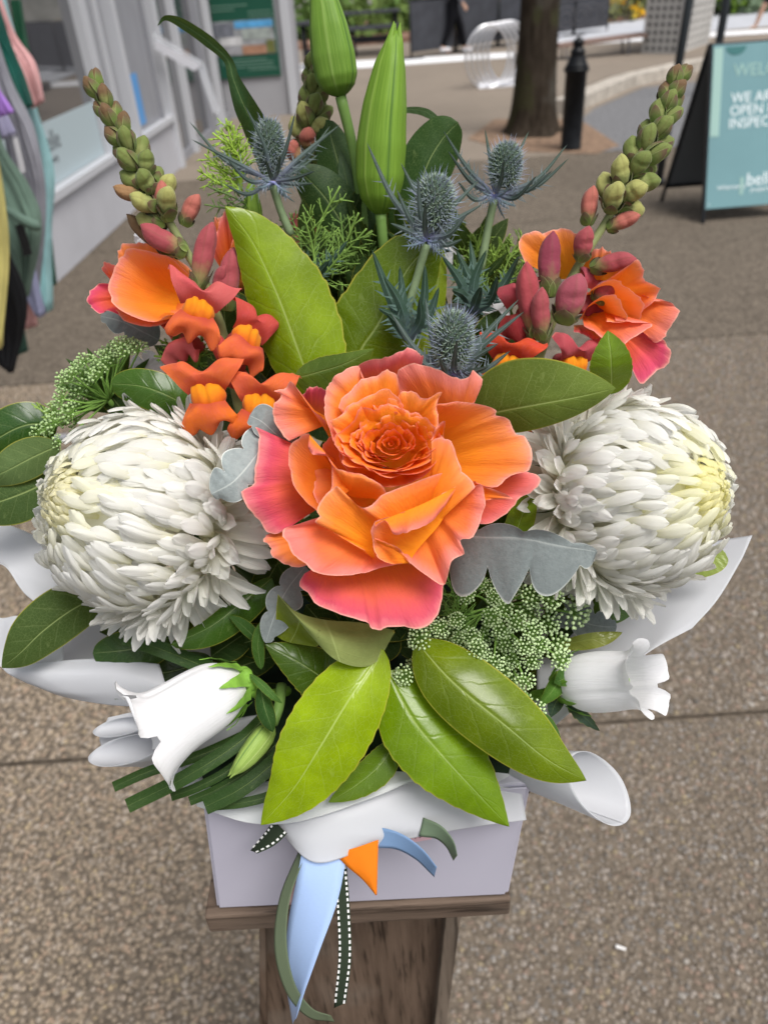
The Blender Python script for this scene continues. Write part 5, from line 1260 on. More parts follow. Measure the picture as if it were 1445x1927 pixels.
mk('blade', surf([[P(523, 1118, .3745), P(550, 1146, .374), P(580, 1185, .371), P(600, 1214, .371)], [P(520, 1150, .384), P(545, 1175, .386), P(570, 1200, .384), P(596, 1216, .378)], [P(519, 1196, .388), P(535, 1206, .39), P(560, 1212, .388), P(592, 1217, .38)]], 12, 16).reshape(-1, 3), gridf(12, 16), M_leaf, fold, griduv(12, 16), True, (.17, .215, .012))
bl('large dark leaf with its tip at the left edge below the chrysanthemum', [(230, 1110, .425), (150, 1140, .415), (85, 1185, .408), (40, 1228, .406), (4, 1257, .408)], 46, 56, (.050, .085, .026), zl=3, zr=4, a=.6, b=.9, matt=1, seed=11)
bl('dull green leaf at the left edge beside the chrysanthemum top', [(112, 838, .415), (60, 862, .408), (10, 888, .405), (-40, 910, .41)], 36, 40, (.10, .155, .055), zl=3, zr=3, matt=1, seed=12)
bl('dark green leaf at the left edge below the dull green one', [(95, 905, .42), (40, 930, .412), (-20, 950, .41), (-80, 960, .415)], 52, 66, (.055, .10, .035), zl=3, zr=4, matt=1, seed=13)
bl('deep green leaf at the left edge behind the lace flower', [(110, 800, .44), (50, 800, .432), (-10, 830, .43), (-70, 880, .43)], 55, 45, (.020, .07, .014), zl=4, zr=4, seed=14)
bl('glossy dark leaf between lace flower and left chrysanthemum', [(378, 790, .415), (330, 752, .405), (270, 728, .402), (210, 722, .405)], 40, 36, (.045, .115, .012), zl=4, zr=3, a=.5, b=.45, seed=15)
bl('dark green leaf pointing left under the left chrysanthemum', [(512, 1088, .415), (460, 1130, .405), (395, 1180, .40), (322, 1213, .40)], 40, 18, (.045, .11, .014), zl=5, zr=3, a=.5, b=.6, wave=.5, seed=16)
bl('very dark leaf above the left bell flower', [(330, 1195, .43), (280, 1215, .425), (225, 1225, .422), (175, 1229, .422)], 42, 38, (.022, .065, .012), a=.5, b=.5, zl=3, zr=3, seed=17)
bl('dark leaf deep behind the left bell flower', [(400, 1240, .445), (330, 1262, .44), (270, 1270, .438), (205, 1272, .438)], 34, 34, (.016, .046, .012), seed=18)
bl('lime leaf sliver between the rose and right chrysanthemum', [(960, 1035, .395), (975, 990, .388), (990, 950, .386), (1003, 915, .388)], 26, 26, (.20, .33, .02), zl=3, zr=-2, seed=19)
bl('yellow green leaf tip at the right edge of the chrysanthemum', [(1290, 1080, .425), (1330, 1058, .42), (1364, 1040, .418)], 16, 26, (.30, .38, .09), a=.5, b=.35, seed=20)
bl('green leaf below the right chrysanthemum beside the wrapping', [(1120, 1130, .43), (1150, 1150, .425), (1184, 1160, .425)], 22, 26, (.04, .12, .02), seed=21)
bl('yellowing leaf lying above the right bell flower', [(1050, 1215, .42), (1100, 1205, .413), (1140, 1198, .411), (1171, 1190, .412)], 12, 18, (.26, .28, .05), wave=.6, seed=22)
bl('lime leaf edge behind the second sea holly head', [(790, 680, .44), (812, 600, .43), (825, 520, .425), (830, 450, .42)], 24, 20, (.20, .27, .015), zl=3, zr=5, seed=23)
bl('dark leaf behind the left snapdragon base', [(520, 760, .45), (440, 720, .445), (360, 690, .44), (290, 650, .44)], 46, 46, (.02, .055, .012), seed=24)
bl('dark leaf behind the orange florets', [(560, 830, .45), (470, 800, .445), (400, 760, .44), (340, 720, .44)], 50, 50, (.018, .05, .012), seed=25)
# lily leaves at the back
GD = 'dark lily leaves at the back'
def dl(label, mid, wl, wr, c=(.022, .062, .016), **k): return leafobj('lily_leaf', mid, wl, wr, c, M_strap, None, label, 'leaf', GD, **k)
dl('long dark leaf curling over to a thin tip at upper left', [(512, 330, .47), (487, 255, .455), (460, 200, .445), (440, 150, .44), (428, 112, .437), (392, 78, .434), (345, 46, .43), (313, 34, .428), (297, 48, .428)], 20, 22, (.030, .085, .030), widths=[.9, 1.2, 1.0, .55, .38, .5, .42, .2, .03], zl=5, zr=-6, nv=60, seed=31)
dl('broad dark leaf right of the tall lily bud', [(760, 500, .475), (775, 410, .465), (800, 320, .455), (830, 265, .45), (862, 230, .446)], 52, 50, zl=6, zr=6, a=.5, b=.5, seed=32)
dl('thin leaf tip bending right behind the tall lily bud', [(745, 215, .47), (768, 206, .468), (805, 212, .466), (840, 240, .462)], 6, 9, (.05, .10, .045), widths=[.3, .7, 1, .5], seed=33)
dl('dark upright leaf between the two lily stems', [(700, 500, .48), (665, 400, .47), (635, 300, .462), (614, 225, .458)], 42, 36, zl=5, zr=6, a=.5, b=.5, seed=34)
dl('dark arching leaf behind the upper left sea holly', [(695, 520, .475), (655, 440, .465), (610, 370, .458), (560, 318, .452)], 44, 50, (.018, .05, .014), zl=5, zr=5, a=.5, b=.5, seed=35)
dl('narrow dark blade beside the left lily stem', [(715, 500, .478), (680, 420, .468), (655, 350, .462), (640, 280, .46)], 22, 24, (.02, .055, .018), seed=36)
dl('wet looking dark leaf below the tall lily bud', [(760, 560, .49), (740, 480, .485), (700, 420, .48), (680, 380, .48)], 50, 40, (.02, .055, .03), seed=37)
# grey felted dusty miller
GM = 'grey felted dusty miller leaves'
def dm(label, mid, wl, wr, lum=1.0, **k): return leafobj('dusty_miller_leaf', mid, wl, wr, (lum * 1.12, lum * 1.1, lum * 1.02), M_felt, None, label, 'leaf', GM, nv=64, nu=15, **k)
dm('big grey felted lobed leaf right below the rose', [(850, 1000, .370), (905, 1010, .352), (975, 1012, .340), (1050, 1026, .336), (1123, 1038, .340)], 26, 128, lobes=3.3, gap=.62, a=.28, b=.5, zl=-3, zr=3, wave=1.3, seed=41, lum=1.05)
dm('pale grey felted leaf between left chrysanthemum and rose', [(520, 800, .372), (480, 860, .358), (440, 906, .350), (398, 930, .352)], 40, 50, lobes=3, gap=.48, a=.4, b=.4, zl=3, zr=2, wave=.8, seed=42, lum=1.55)
dm('small grey rounded leaf against the upper left of the rose', [(560, 850, .375), (525, 822, .366), (495, 795, .362), (470, 782, .363)], 26, 34, lobes=2, gap=.35, a=.4, b=.25, wave=.6, seed=43, lum=1.25)
dm('shaded grey lobed leaf hanging under the rose', [(575, 1065, .40), (540, 1110, .39), (518, 1155, .386), (500, 1210, .386)], 40, 28, lobes=3, gap=.48, a=.4, b=.5, wave=1.0, seed=44)
dm('grey leaf deep under the right chrysanthemum', [(1030, 1140, .43), (1080, 1165, .424), (1125, 1178, .422), (1160, 1180, .422)], 34, 30, lobes=3, gap=.48, a=.4, b=.4, seed=45)
dm('grey felted leaf under the back left rose', [(300, 640, .445), (270, 625, .438), (230, 605, .434), (190, 595, .434)], 28, 36, lobes=3, gap=.48, a=.4, b=.4, seed=46)
dm('grey leaf behind the lower sea holly head', [(900, 640, .45), (860, 610, .445), (830, 580, .444)], 34, 34, lobes=2, gap=.3, a=.4, b=.4, seed=47)
# dark folded grass blades
def blade(label, pts, w, c=(.010, .032, .008), fold=1.0):
    leafobj('grass_blade', pts, w, w, c, M_strap, None, label, 'grass blade', 'dark cut grass blades', widths=[1, 1, 1, .96], zl=-fold, zr=-fold, nv=30, nu=7)
blade('uppermost cut blade end at lower left behind the bell flower', [(480, 1375, .42), (380, 1420, .405), (283, 1451, .398), (214, 1481, .396)], 10, (.014, .045, .009))
blade('longest wide cut blade end at lower left', [(500, 1350, .415), (446, 1400, .402), (350, 1462, .394), (240, 1517, .39)], 14, (.017, .052, .009))
blade('thin pointed blade just below the wide cut one', [(490, 1400, .412), (430, 1450, .405), (370, 1482, .402), (322, 1499, .402)], 9)
blade('narrow blade end above the wrapping edge', [(520, 1400, .412), (470, 1448, .405), (410, 1485, .401), (357, 1508, .40)], 9)
blade('broad blade end lowest over the wrapping edge', [(560, 1390, .41), (510, 1440, .402), (450, 1486, .397), (386, 1518, .396)], 16, (.012, .038, .008))
blade('curved dull blade lying on the sheer film', [(560, 1460, .405), (515, 1494, .400), (460, 1510, .399), (408, 1516, .401)], 9, (.03, .06, .025))
blade('folded blade end just under the left chrysanthemum', [(460, 1300, .43), (400, 1262, .42), (320, 1228, .412), (236, 1198, .408)], 15, (.02, .065, .012))
blade('short blade end behind the top of the left bell', [(420, 1290, .435), (350, 1300, .43), (280, 1304, .426), (217, 1306, .424)], 10, (.025, .07, .015))
blade('dark blade crossing deep under the rose', [(620, 1300, .45), (540, 1250, .44), (450, 1200, .435), (380, 1170, .432)], 12)
fan = thing('fan_foliage', P(230, 775, .455), 'fan of narrow green leaves under the left lace flower', 'foliage')
for i_, (x_, y_) in enumerate(((110, 640), (150, 620), (190, 610), (232, 615), (268, 640), (90, 690), (96, 740), (130, 665), (300, 668), (170, 650))):
    leafobj('leaf', [(214 + 4 * i_, 775, .452), ((214 + x_) / 2 + 8, (775 + y_) / 2 + 6, .446), (x_ + 14, y_ + 34, .441)], 10, 11, (.022 + .004 * (i_ % 3), .072 + .01 * (i_ % 3), .012), M_strap, fan, nv=22, nu=7, zl=2, zr=2, seed=i_)
# leaves added inside the bouquet, the deep shade put into their colour
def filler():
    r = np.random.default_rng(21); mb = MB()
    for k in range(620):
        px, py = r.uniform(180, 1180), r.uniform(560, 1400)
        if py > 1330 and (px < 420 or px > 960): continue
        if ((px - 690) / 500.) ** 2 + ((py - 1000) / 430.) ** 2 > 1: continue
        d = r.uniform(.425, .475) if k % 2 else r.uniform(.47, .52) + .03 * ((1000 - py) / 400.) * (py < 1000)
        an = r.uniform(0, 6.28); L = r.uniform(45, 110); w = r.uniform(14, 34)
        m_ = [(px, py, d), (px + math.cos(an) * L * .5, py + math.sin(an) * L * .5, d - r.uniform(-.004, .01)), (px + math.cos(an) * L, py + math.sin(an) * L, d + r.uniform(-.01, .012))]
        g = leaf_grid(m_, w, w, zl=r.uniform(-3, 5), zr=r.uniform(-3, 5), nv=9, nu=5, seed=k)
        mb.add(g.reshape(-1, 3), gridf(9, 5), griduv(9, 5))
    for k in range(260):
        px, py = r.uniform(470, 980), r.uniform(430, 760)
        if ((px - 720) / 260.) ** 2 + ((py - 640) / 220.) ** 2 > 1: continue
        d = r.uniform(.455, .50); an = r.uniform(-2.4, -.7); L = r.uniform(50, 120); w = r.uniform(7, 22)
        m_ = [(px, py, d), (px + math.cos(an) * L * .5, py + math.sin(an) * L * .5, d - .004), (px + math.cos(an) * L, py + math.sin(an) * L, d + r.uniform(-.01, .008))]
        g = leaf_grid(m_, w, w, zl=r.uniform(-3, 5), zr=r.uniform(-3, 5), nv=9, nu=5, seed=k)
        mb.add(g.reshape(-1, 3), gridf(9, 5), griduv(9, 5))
    o = mb.build('shade_foliage', M_leaf_matt, None, True, (.010, .027, .007))
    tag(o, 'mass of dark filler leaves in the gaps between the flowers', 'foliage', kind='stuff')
filler()
# ================================================================== sea holly
def holly_mat():
    t = NT('sea_holly_bract'); u, v = t.uv(); n = t.noise(t.pos(), 120, 3.0)
    c = t.ramp(v, [(0, (.20, .20, .33)), (.18, (.16, .18, .25)), (.42, (.075, .11, .095)), (1, (.045, .07, .045))])
    au = t.math('ABSOLUTE', t.math('SUBTRACT', u, .5))
    c = t.mix(t.remap(au, .08, .0, 0, .6), c, (.26, .31, .34))
    c = t.mix(t.remap(n, .4, .7, 0, .35), c, (.12, .15, .16))
    c = t.mix(1.0, c, t.objcol(), 'MULTIPLY')
    return t.bsdf(c, .55, None, .35, .12)
M_hb = holly_mat()
t = NT('sea_holly_floret'); M_hf = t.bsdf(t.n('VertexColor', {'layer_name': 'col'}).outputs[0], .7, None, .25, .15)
M_hs = plain('sea_holly_stem', (.16, .22, .115), .5, nscale=60, namt=.15)
def spiny(base, tip, w, bend, seed, nsp=5, spl=.006, mb=None, side=None):
    """narrow folded blade with needle teeth"""
    r = np.random.default_rng(seed)
    nv = 16; mid = (base + tip) / 2 + bend
    C = crom([base, mid, tip], nv)
    T = np.gradient(C, axis=0); T /= np.linalg.norm(T, axis=1)[:, None]
    view = nrm(C[nv // 2] - C0)
    S = np.cross(T, view); S /= np.linalg.norm(S, axis=1)[:, None] + 1e-9
    Nn = np.cross(S, T)
    v = np.linspace(0, 1, nv); ww = w * (.45 + .55 * np.sin(np.clip(v * 1.5, 0, 1) * math.pi / 2)) * (1 - v) ** .55
    u = np.array([-1, -.5, 0, .5, 1.])
    g = C[:, None] + S[:, None] * (ww[:, None] * u)[..., None] + Nn[:, None] * (np.abs(u) * .35 * ww[:, None])[..., None]
    mb.add(g.reshape(-1, 3), gridf(nv, 5), griduv(nv, 5))
    for k in range(nsp):
        for sd in (-1, 1):
            i = int((.18 + .62 * (k + r.uniform(-.3, .3)) / nsp) * (nv - 1)); i = max(1, min(nv - 2, i))
            e = g[i, 0 if sd < 0 else 4]
            d = nrm(S[i] * sd + T[i] * r.uniform(.5, 1.2)); q = nrm(np.cross(d, view)) * ww[i] * .32
            l = spl * r.uniform(.6, 1.2)
            mb.add([e - q, e + q, e + d * l], [(0, 1, 2)], [(.5, .6), (.5, .6), (.5, .9)])
def sea_holly(label, hc, hd, hw, hh, tilt, base, stem, tips, leaves, seed):
    r = np.random.default_rng(seed)
    px2m = hd / FPX
    c = P(*hc, hd)
    ax = nrm(UP * math.cos(tilt) + RT * math.sin(tilt) - FWD * .25)
    th = thing('sea_holly', P(*stem[-1]), label, 'sea holly', 'blue sea holly heads')
    a1 = nrm(np.cross(ax, FWD)); a2 = np.cross(ax, a1)
    A, Bz = hw / 2 * px2m, hh / 2 * px2m
    # core
    n, m = 14, 18
    g = []
    for i in range(n):
        ph = math.pi * i / (n - 1)
        for j in range(m):
            q = 2 * math.pi * j / m; rr = A * .86 * math.sin(ph) ** .8 * (1 + .10 * math.cos(ph) * -1)
            g.append(c - ax * math.cos(ph) * Bz * .93 * 1.0 + (a1 * math.cos(q) + a2 * math.sin(q)) * rr)
    mk('cone', g, gridf(n, m, True), plain('sea_holly_cone', (.045, .07, .05), .8, nscale=200, namt=.3), th)
    mb = MB(); N = 190
    for i in range(N):
        f = (i + .5) / N; ct = 1 - 1.92 * f; st_ = math.sqrt(max(0, 1 - ct * ct)); q = i * 2.39996
        d0 = a1 * math.cos(q) + a2 * math.sin(q)
        p = c + ax * ct * Bz * .95 + d0 * A * .88 * st_ ** .8
        no = nrm(ax * ct / Bz + d0 * st_ / A)
        b1 = nrm(np.cross(no, ax + V(.01, .02, 0))); b2 = np.cross(no, b1)
        sz = .0019 * (hw / 66.) * r.uniform(.85, 1.15)
        cl = np.array([(.26, .34, .25), (.31, .38, .32), (.24, .29, .30)][r.integers(3)]) * r.uniform(.8, 1.2)
        ph0 = r.uniform(0, 6.28)
        for k in range(5):
            w_ = ph0 + k * 2 * math.pi / 5; e = b1 * math.cos(w_) + b2 * math.sin(w_); e2 = b1 * math.cos(w_ + 1.2) + b2 * math.sin(w_ + 1.2)
            mb.add([p - no * sz * .2 + e * sz * .25, p - no * sz * .2 + e2 * sz * .25, p + e * sz * 1.0 + no * sz * 1.0], [(0, 1, 2)], None, cl * 1.35)
        mb.add([p + b1 * sz * .4, p + b2 * sz * .4, p - b1 * sz * .4, p - b2 * sz * .4, p + no * sz * .9], [(0, 1, 4), (1, 2, 4), (2, 3, 4), (3, 0, 4)], None, cl * .55)
        # bristle
        L = sz * r.uniform(1.8, 3.6); bd = nrm(no + .35 * ax + r.normal(0, .15, 3)); qv = nrm(np.cross(bd, FWD)) * sz * .10
        q0 = p + b1 * sz * .6
        mb.add([q0 - qv, q0 + qv, q0 + bd * L], [(0, 1, 2)], None, (.32, .37, .47) if r.random() < .7 else (.22, .25, .38))
    o = mb.build('florets', M_hf, th, False, None, True); tag(o, kind='stuff')
    bp = P(*base)
    for k, tp in enumerate(tips):
        m_ = MB(); e = P(*tp); spiny(bp + nrm(e - bp) * .002, e, .0019 * hw / 66., (nrm(np.cross(e - bp, FWD)) * r.uniform(-.004, .004) - UP * .003), seed * 31 + k, 5, .0055, m_)
        m_.build('bract', M_hb, th, False, (1, 1, 1))
    # small feathery under-bracts
    for k in range(12):
        q = r.uniform(0, 6.28); rad = nrm(RT * math.cos(q) * 1.0 - FWD * math.sin(q) * .8 + UP * r.uniform(-.75, .35))
        m_ = MB(); spiny(bp, bp + rad * r.uniform(.009, .017), .0009, -UP * .001, seed * 77 + k, 5, .0035, m_)
        m_.build('bract', M_hb, th, False, (1.7, 1.7, 2.1))
    mtube('stem', [bp - ax * .002] + [P(*s) for s in stem], [.0024, .0022, .0026], M_hs, th, 10)
    for k, (b_, tps) in enumerate(leaves):
        for j, tp in enumerate(tps):
            m_ = MB(); q0, q1 = P(*b_), P(*tp); spiny(q0, q1, .0038, nrm(np.cross(q1 - q0, FWD)) * r.uniform(-.004, .004), seed * 91 + k * 9 + j, 6, .006, m_)
            m_.build('stem_leaf', M_hb, th, False, (.62, .82, .66))
sea_holly('sea holly head at upper left below the curling dark leaf', (508, 276), .425, 58, 98, .02, (514, 342, .428), [(528, 395, .435), (548, 442, .44)], [(461, 198, .405), (556, 211, .404), (356, 228, .425), (360, 262, .418), (642, 233, .43), (622, 236, .436), (592, 322, .41), (428, 300, .405), (500, 300, .392), (528, 292, .392), (600, 290, .45), (420, 345, .42), (590, 345, .42)], [((575, 560, .45), [(580, 470, .44), (655, 452, .435), (620, 490, .43), (600, 460, .45)])], 1)
sea_holly('centre sea holly head below the tall lily bud', (818, 384), .405, 76, 104, .08, (803, 452, .408), [(785, 520, .415), (762, 600, .42)], [(690, 268, .40), (754, 306, .405), (786, 330, .385), (746, 356, .398), (902, 338, .41), (908, 384, .405), (880, 400, .392), (800, 380, .375), (735, 420, .40), (870, 450, .40), (760, 385, .42)], [((768, 640, .42), [(700, 470, .405), (722, 520, .40), (752, 500, .41), (800, 498, .40), (826, 540, .405), (728, 590, .40), (712, 580, .41), (790, 560, .40)])], 2)
sea_holly('right sea holly head left of the bollard base', (951, 312), .43, 64, 84, .10, (930, 368, .434), [(918, 430, .44), (903, 510, .445)], [(834, 246, .42), (912, 242, .43), (995, 246, .44), (1067, 272, .43), (1070, 298, .42), (843, 284, .405), (948, 300, .400), (1040, 320, .41), (880, 300, .44), (1010, 330, .405), (860, 340, .42)], [((890, 590, .435), [(832, 482, .42), (858, 470, .43), (884, 452, .44), (915, 470, .42), (978, 478, .425), (936, 520, .41), (850, 545, .41), (905, 540, .405)])], 3)
sea_holly('lowest sea holly head tucked behind the top of the rose', (852, 642), .382, 78, 112, .05, (852, 704, .388), [(850, 740, .40), (840, 800, .42)], [(976, 563, .385), (986, 586, .375), (938, 646, .372), (800, 560, .39), (734, 586, .385), (860, 640, .352), (756, 640, .375), (826, 672, .355), (960, 660, .38), (920, 690, .37), (890, 590, .40)], [], 4)

# ================================================================== snapdragons
def bud_mat(lo=.28, hi=.72):
    t = NT('snapdragon_bud'); u, v = t.uv(); n = t.noise(t.pos(), 160, 4.0, .6)
    tip = t.objcol()
    c = t.mix(t.remap(t.math('ADD', v, t.math('MULTIPLY', t.math('SUBTRACT', n, .5), .5)), lo, hi), (.26, .29, .10), tip)
    w = t.math('SINE', t.math('MULTIPLY', u, 31.4))
    c = t.mix(t.remap(w, .6, 1.0, 0, .35), c, t.mix(.5, c, (.12, .07, .03)))
    return t.bsdf(c, .6, t.bump(n, .6, .0014), .3, .12, None, sheen=.4)
M_bud = bud_mat(); M_bud2 = bud_mat(.02, .5)
def sepal_mat():
    t = NT('snapdragon_sepal'); u, v = t.uv(); n = t.noise(t.pos(), 200, 4.0, .6)
    c = t.ramp(t.math('ADD', v, t.math('MULTIPLY', t.math('SUBTRACT', n, .5), .5)), [(0, (.22, .31, .07)), (.4, (.14, .20, .05)), (.8, (.13, .09, .05)), (1, (.12, .07, .045))])
    au = t.math('ABSOLUTE', t.math('SUBTRACT', u, .5))
    c = t.mix(t.remap(au, .42, .5, 0, .7), c, (.34, .40, .16))
    return t.bsdf(c, .65, t.bump(n, .3, .001), .3, .12, None, sheen=.4)
M_sep = sepal_mat()
M_sst = plain('snapdragon_stem', (.22, .25, .10), .6, nscale=90, namt=.2, sheen=.3)
def axes(ax, hint=None):
    ax = nrm(ax); h = -FWD if hint is None else hint
    a = np.cross(ax, h); a = nrm(a) if np.linalg.norm(a) > 1e-3 else nrm(np.cross(ax, V(1, 0, 0)))
    return ax, a, np.cross(a, ax)
def bud(parent, base, tip, w, tipcol, fold=0.0, seed=0, sepals=4, pinch=True, mat=None):
    r = np.random.default_rng(seed)
    ax, a, b = axes(tip - base); L = np.linalg.norm(tip - base)
    n, m = 14, 16
    g = []
    for i in range(n):
        s = i / (n - 1)
        rr = w * (math.sin(math.pi * min(1, s * .93 + .05)) ** .5) * (.78 + .34 * s)
        if i == n - 1: rr = w * .3
        for j in range(m):
            q = 2 * math.pi * j / m
            k = 1 + (.10 * math.cos(2 * q) + .09 * math.cos(5 * q + seed)) * s
            if pinch: k -= .22 * math.exp(-((s - .60) / .07) ** 2) * max(0, math.cos(q - 1.2))
            g.append(base + ax * (s * L + .05 * L * math.cos(q) * s) + (a * math.cos(q) + b * math.sin(q)) * rr * k)
    bo_ = mk('bud', g, gridf(n, m, True) + [tuple((n - 1) * m + k for k in range(m))], mat or M_bud, parent, griduv(n, m), True, tipcol)
    for k in range(sepals):
        q = k * 2 * math.pi / sepals + r.uniform(0, 1); d = a * math.cos(q) + b * math.sin(q); e = np.cross(ax, d)
        nv, nu = 8, 5; sl = L * (r.uniform(.75, .98) if sepals == 3 else r.uniform(.34, .56) if sepals == 4 else r.uniform(.22, .38)); sw = w * r.uniform(.62, .8)
        gg = []
        for i in range(nv):
            s = i / (nv - 1); ww = sw * (math.sin(math.pi * min(.999, .12 + s * .88)) ** .7)
            rb = w * (math.sin(math.pi * min(1, (s * sl / L) * .93 + .05)) ** .62) * 1.10 + .0006
            for j in range(nu):
                x = (j / (nu - 1) - .5) * 2
                gg.append(base + ax * s * sl + d * (rb - .25 * ww * x * x) + e * ww * x)
        mk('sepal', gg, gridf(nv, nu), M_sep, bo_, griduv(nv, nu), True)
    return bo_
def lip_mat():
    t = NT('snapdragon_lip'); u, v = t.uv(); n = t.noise(t.pos(), 90, 4.0, .6); oc = t.objcol()
    c = t.mix(t.remap(n, .35, .7, 0, .6), oc, t.mix(.5, oc, (.62, .05, .10)))
    st_ = t.noise(t.comb(t.math('MULTIPLY', u, 22.), t.math('MULTIPLY', v, 2.)), 3.0, 4.0, .6)
    c = t.mix(t.remap(st_, .45, .75, 0, .4), c, t.mix(.5, c, (.70, .22, .22)))
    c = t.mix(t.remap(v, .3, .0, 0, .7), c, (.50, .07, .05))
    c = t.mix(t.remap(v, .9, 1.0, 0, .35), c, (.85, .36, .25))
    return t.bsdf(c, .6, t.bump(t.math('ADD', n, st_), .35, .0012), .2, .32, None, sheen=.15)
M_lip = lip_mat()
t = NT('snapdragon_palate'); n = t.noise(t.pos(), 130, 4.0, .6); pv_ = t.uv()[1]
M_pal = t.bsdf(t.mix(t.remap(t.math('ADD', pv_, t.math('MULTIPLY', t.math('SUBTRACT', n, .5), .4)), .35, .75), (.62, .11, .012), (.78, .27, .010)), .65, t.bump(n, .3, .001), .2, .2, None, sheen=.4)
def warp(g, amp, seed, w, u, f):
    r = np.random.default_rng(seed); nv, nu = g.shape[:2]
    vv, uu = np.meshgrid(np.linspace(0, 1, nv), np.linspace(0, 1, nu), indexing='ij')
    for d in (w, u, f):
        h = sum(r.normal() * np.sin(a_ * uu + b_ * vv + c_) for a_, b_, c_ in zip(r.uniform(2, 14, 5), r.uniform(1, 7, 5), r.uniform(0, 6.28, 5)))
        g = g + (h * amp * (.25 + .75 * vv))[..., None] * d
    return g
def floret(parent, pal, d, face, up, s, c_up, c_low, seed=0, palate=True, spread=1.0):
    """open two-lipped flower: pal = centre of the palate, face = towards the viewer of the mouth"""
    r = np.random.default_rng(seed)
    o = P(*pal, d); f = nrm(face); u = nrm(up - f * (up @ f)); w = np.cross(u, f); S = s * d / FPX
    fl = thing_part(parent, 'floret')
    def Q(x, y, z): return o + w * x * S + u * y * S + f * z * S
    # tube
    v_, fc, uv_ = tube([Q(0, .0, -.2), Q(0, -.1, -.9), Q(0, -.15, -1.5)], [.62 * S, .5 * S, .32 * S], 12)
    mk('corolla_tube', v_, fc, M_lip, fl, uv_, True, tuple(x * .9 for x in c_up))
    X = np.array([-1, -.72, -.38, 0, .38, .72, 1.])
    j = lambda a_: r.uniform(-a_, a_, 7)
    dn = np.exp(-(X / .22) ** 2)
    lift = .55 + .3 * r.random()
    rows = [(X * .78, .52 - .35 * X ** 2, .15 - .15 * X ** 2),
            (X * 1.05 * spread, .95 - .38 * X ** 2 + j(.04), .48 - .15 * X ** 2 + j(.05)),
            (X * 1.38 * spread, 1.28 + .10 * np.abs(X) - .30 * X ** 2 - .22 * dn + j(.08), .42 + j(.08)),
            (X * 1.60 * spread, 1.42 + .42 * np.abs(X) * lift - .25 * X ** 2 - .40 * dn + j(.10), .10 + j(.12)),
            (X * 1.66 * spread, 1.30 + .45 * np.abs(X) * lift - .2 * X ** 2 - .45 * dn + j(.10), -.28 + j(.12))]
    gg = surf([[Q(x, y, z) for x, y, z in zip(*rw)] for rw in rows], 20, 34); gg = warp(gg, .055 * S, seed * 3 + 1, w, u, f); mk('upper_lip', gg.reshape(-1, 3), gridf(20, 34), M_lip, fl, griduv(20, 34), True, c_up)
    if palate:
        n_, m_ = 18, 40; g = []
        for i in range(n_):
            ph = math.pi * i / (n_ - 1)
            for k in range(m_):
                q = 2 * math.pi * k / m_
                x, y, z = math.sin(ph) * math.cos(q), -math.cos(ph), math.sin(ph) * math.sin(q)
                gr = 1 - .30 * math.exp(-(x / .10) ** 2) + .035 * math.cos(x * 17) - .05 * math.exp(-((abs(x) - .45) / .08) ** 2)
                g.append(Q(x * .74 * gr + .05 * math.sin(seed + y * 3), .02 + y * .70 * gr + .05 * math.sin(seed * 2 + x * 4), .14 + z * .52 * gr - .12 * y))
        mk('palate', g, gridf(n_, m_, True), M_pal, fl, griduv(n_, m_), True)
    ed_ = np.array([-.95, -1.42, -1.02, -1.30, -1.0, -1.45, -.92])
    rows = [(X * .72, -.05 - .12 * (1 - X ** 2), .40 + .32 * (1 - X ** 2)),
            (X * .98, -.45 + j(.04), .50 + .35 * (1 - X ** 2)),
            (X * 1.15, -.82 + j(.06), .55 + .18 * (1 - X ** 2) + j(.06)),
            (X * 1.18, ed_ + j(.08), .42 + j(.10)),
            (X * 1.12, ed_ * .98 + j(.06), .15 + j(.10))]
    gg = surf([[Q(x, y, z) for x, y, z in zip(*rw)] for rw in rows], 18, 34); gg = warp(gg, .06 * S, seed * 3 + 2, w, u, f); mk('lower_lip', gg.reshape(-1, 3), gridf(18, 34), M_lip, fl, griduv(18, 34), True, c_low)
    return fl
def thing_part(parent, name):
    o = bpy.data.objects.new(name, None); COL.objects.link(o); o.parent = parent; o.empty_display_size = .005
    ORG[o.name] = origin(parent); return o
GRN, BRN, YEL, PNK, ROS = (.16, .20, .055), (.15, .09, .045), (.36, .36, .12), (.42, .13, .10), (.34, .07, .08)
def spike(th, path, n0, s0, s1, l0, l1, w0, w1, seed, cols):
    r = np.random.default_rng(seed)
    C = crom([P(*q) for q in path], 200); dep = np.interp(np.linspace(0, 1, 200), np.linspace(0, 1, len(path)), [q[2] for q in path])
    T = np.gradient(C, axis=0); T /= np.linalg.norm(T, axis=1)[:, None]
    for i in range(n0):
        f = i / max(1, n0 - 1); k = int((s0 + (s1 - s0) * f ** .85) * 199)
        ax = -T[k]; x, a, b = axes(ax)
        q = i * 2.39996; out = a * math.cos(q) + b * math.sin(q)
        px = dep[k] / FPX
        L = (l0 + (l1 - l0) * f) * px * r.uniform(.9, 1.1); w = (w0 + (w1 - w0) * f) * px
        op = .35 + .45 * f
        d = nrm(ax * (1 - .45 * f) + out * op)
        base = C[k] + out * px * (2 + 5 * f)
        bud(th, base, base + d * L, w, cols[min(len(cols) - 1, int(f * len(cols)))], 0, seed * 100 + i, 3 if f < .62 else 4, f > .6)
    mtube('stem', [P(*q) for q in path], [.0014, .0018, .0022, .0026, .003], M_sst, th, 10)
    return C
def mbud(th, base, tip, w, col, seed): return bud(th, P(*base), P(*tip), w * .82 * base[2] / FPX, col, 0, seed, 5, True, M_bud2)
sn1 = thing('snapdragon', P(455, 800, .43), 'left snapdragon spike with green buds and orange florets', 'snapdragon', 'snapdragons')
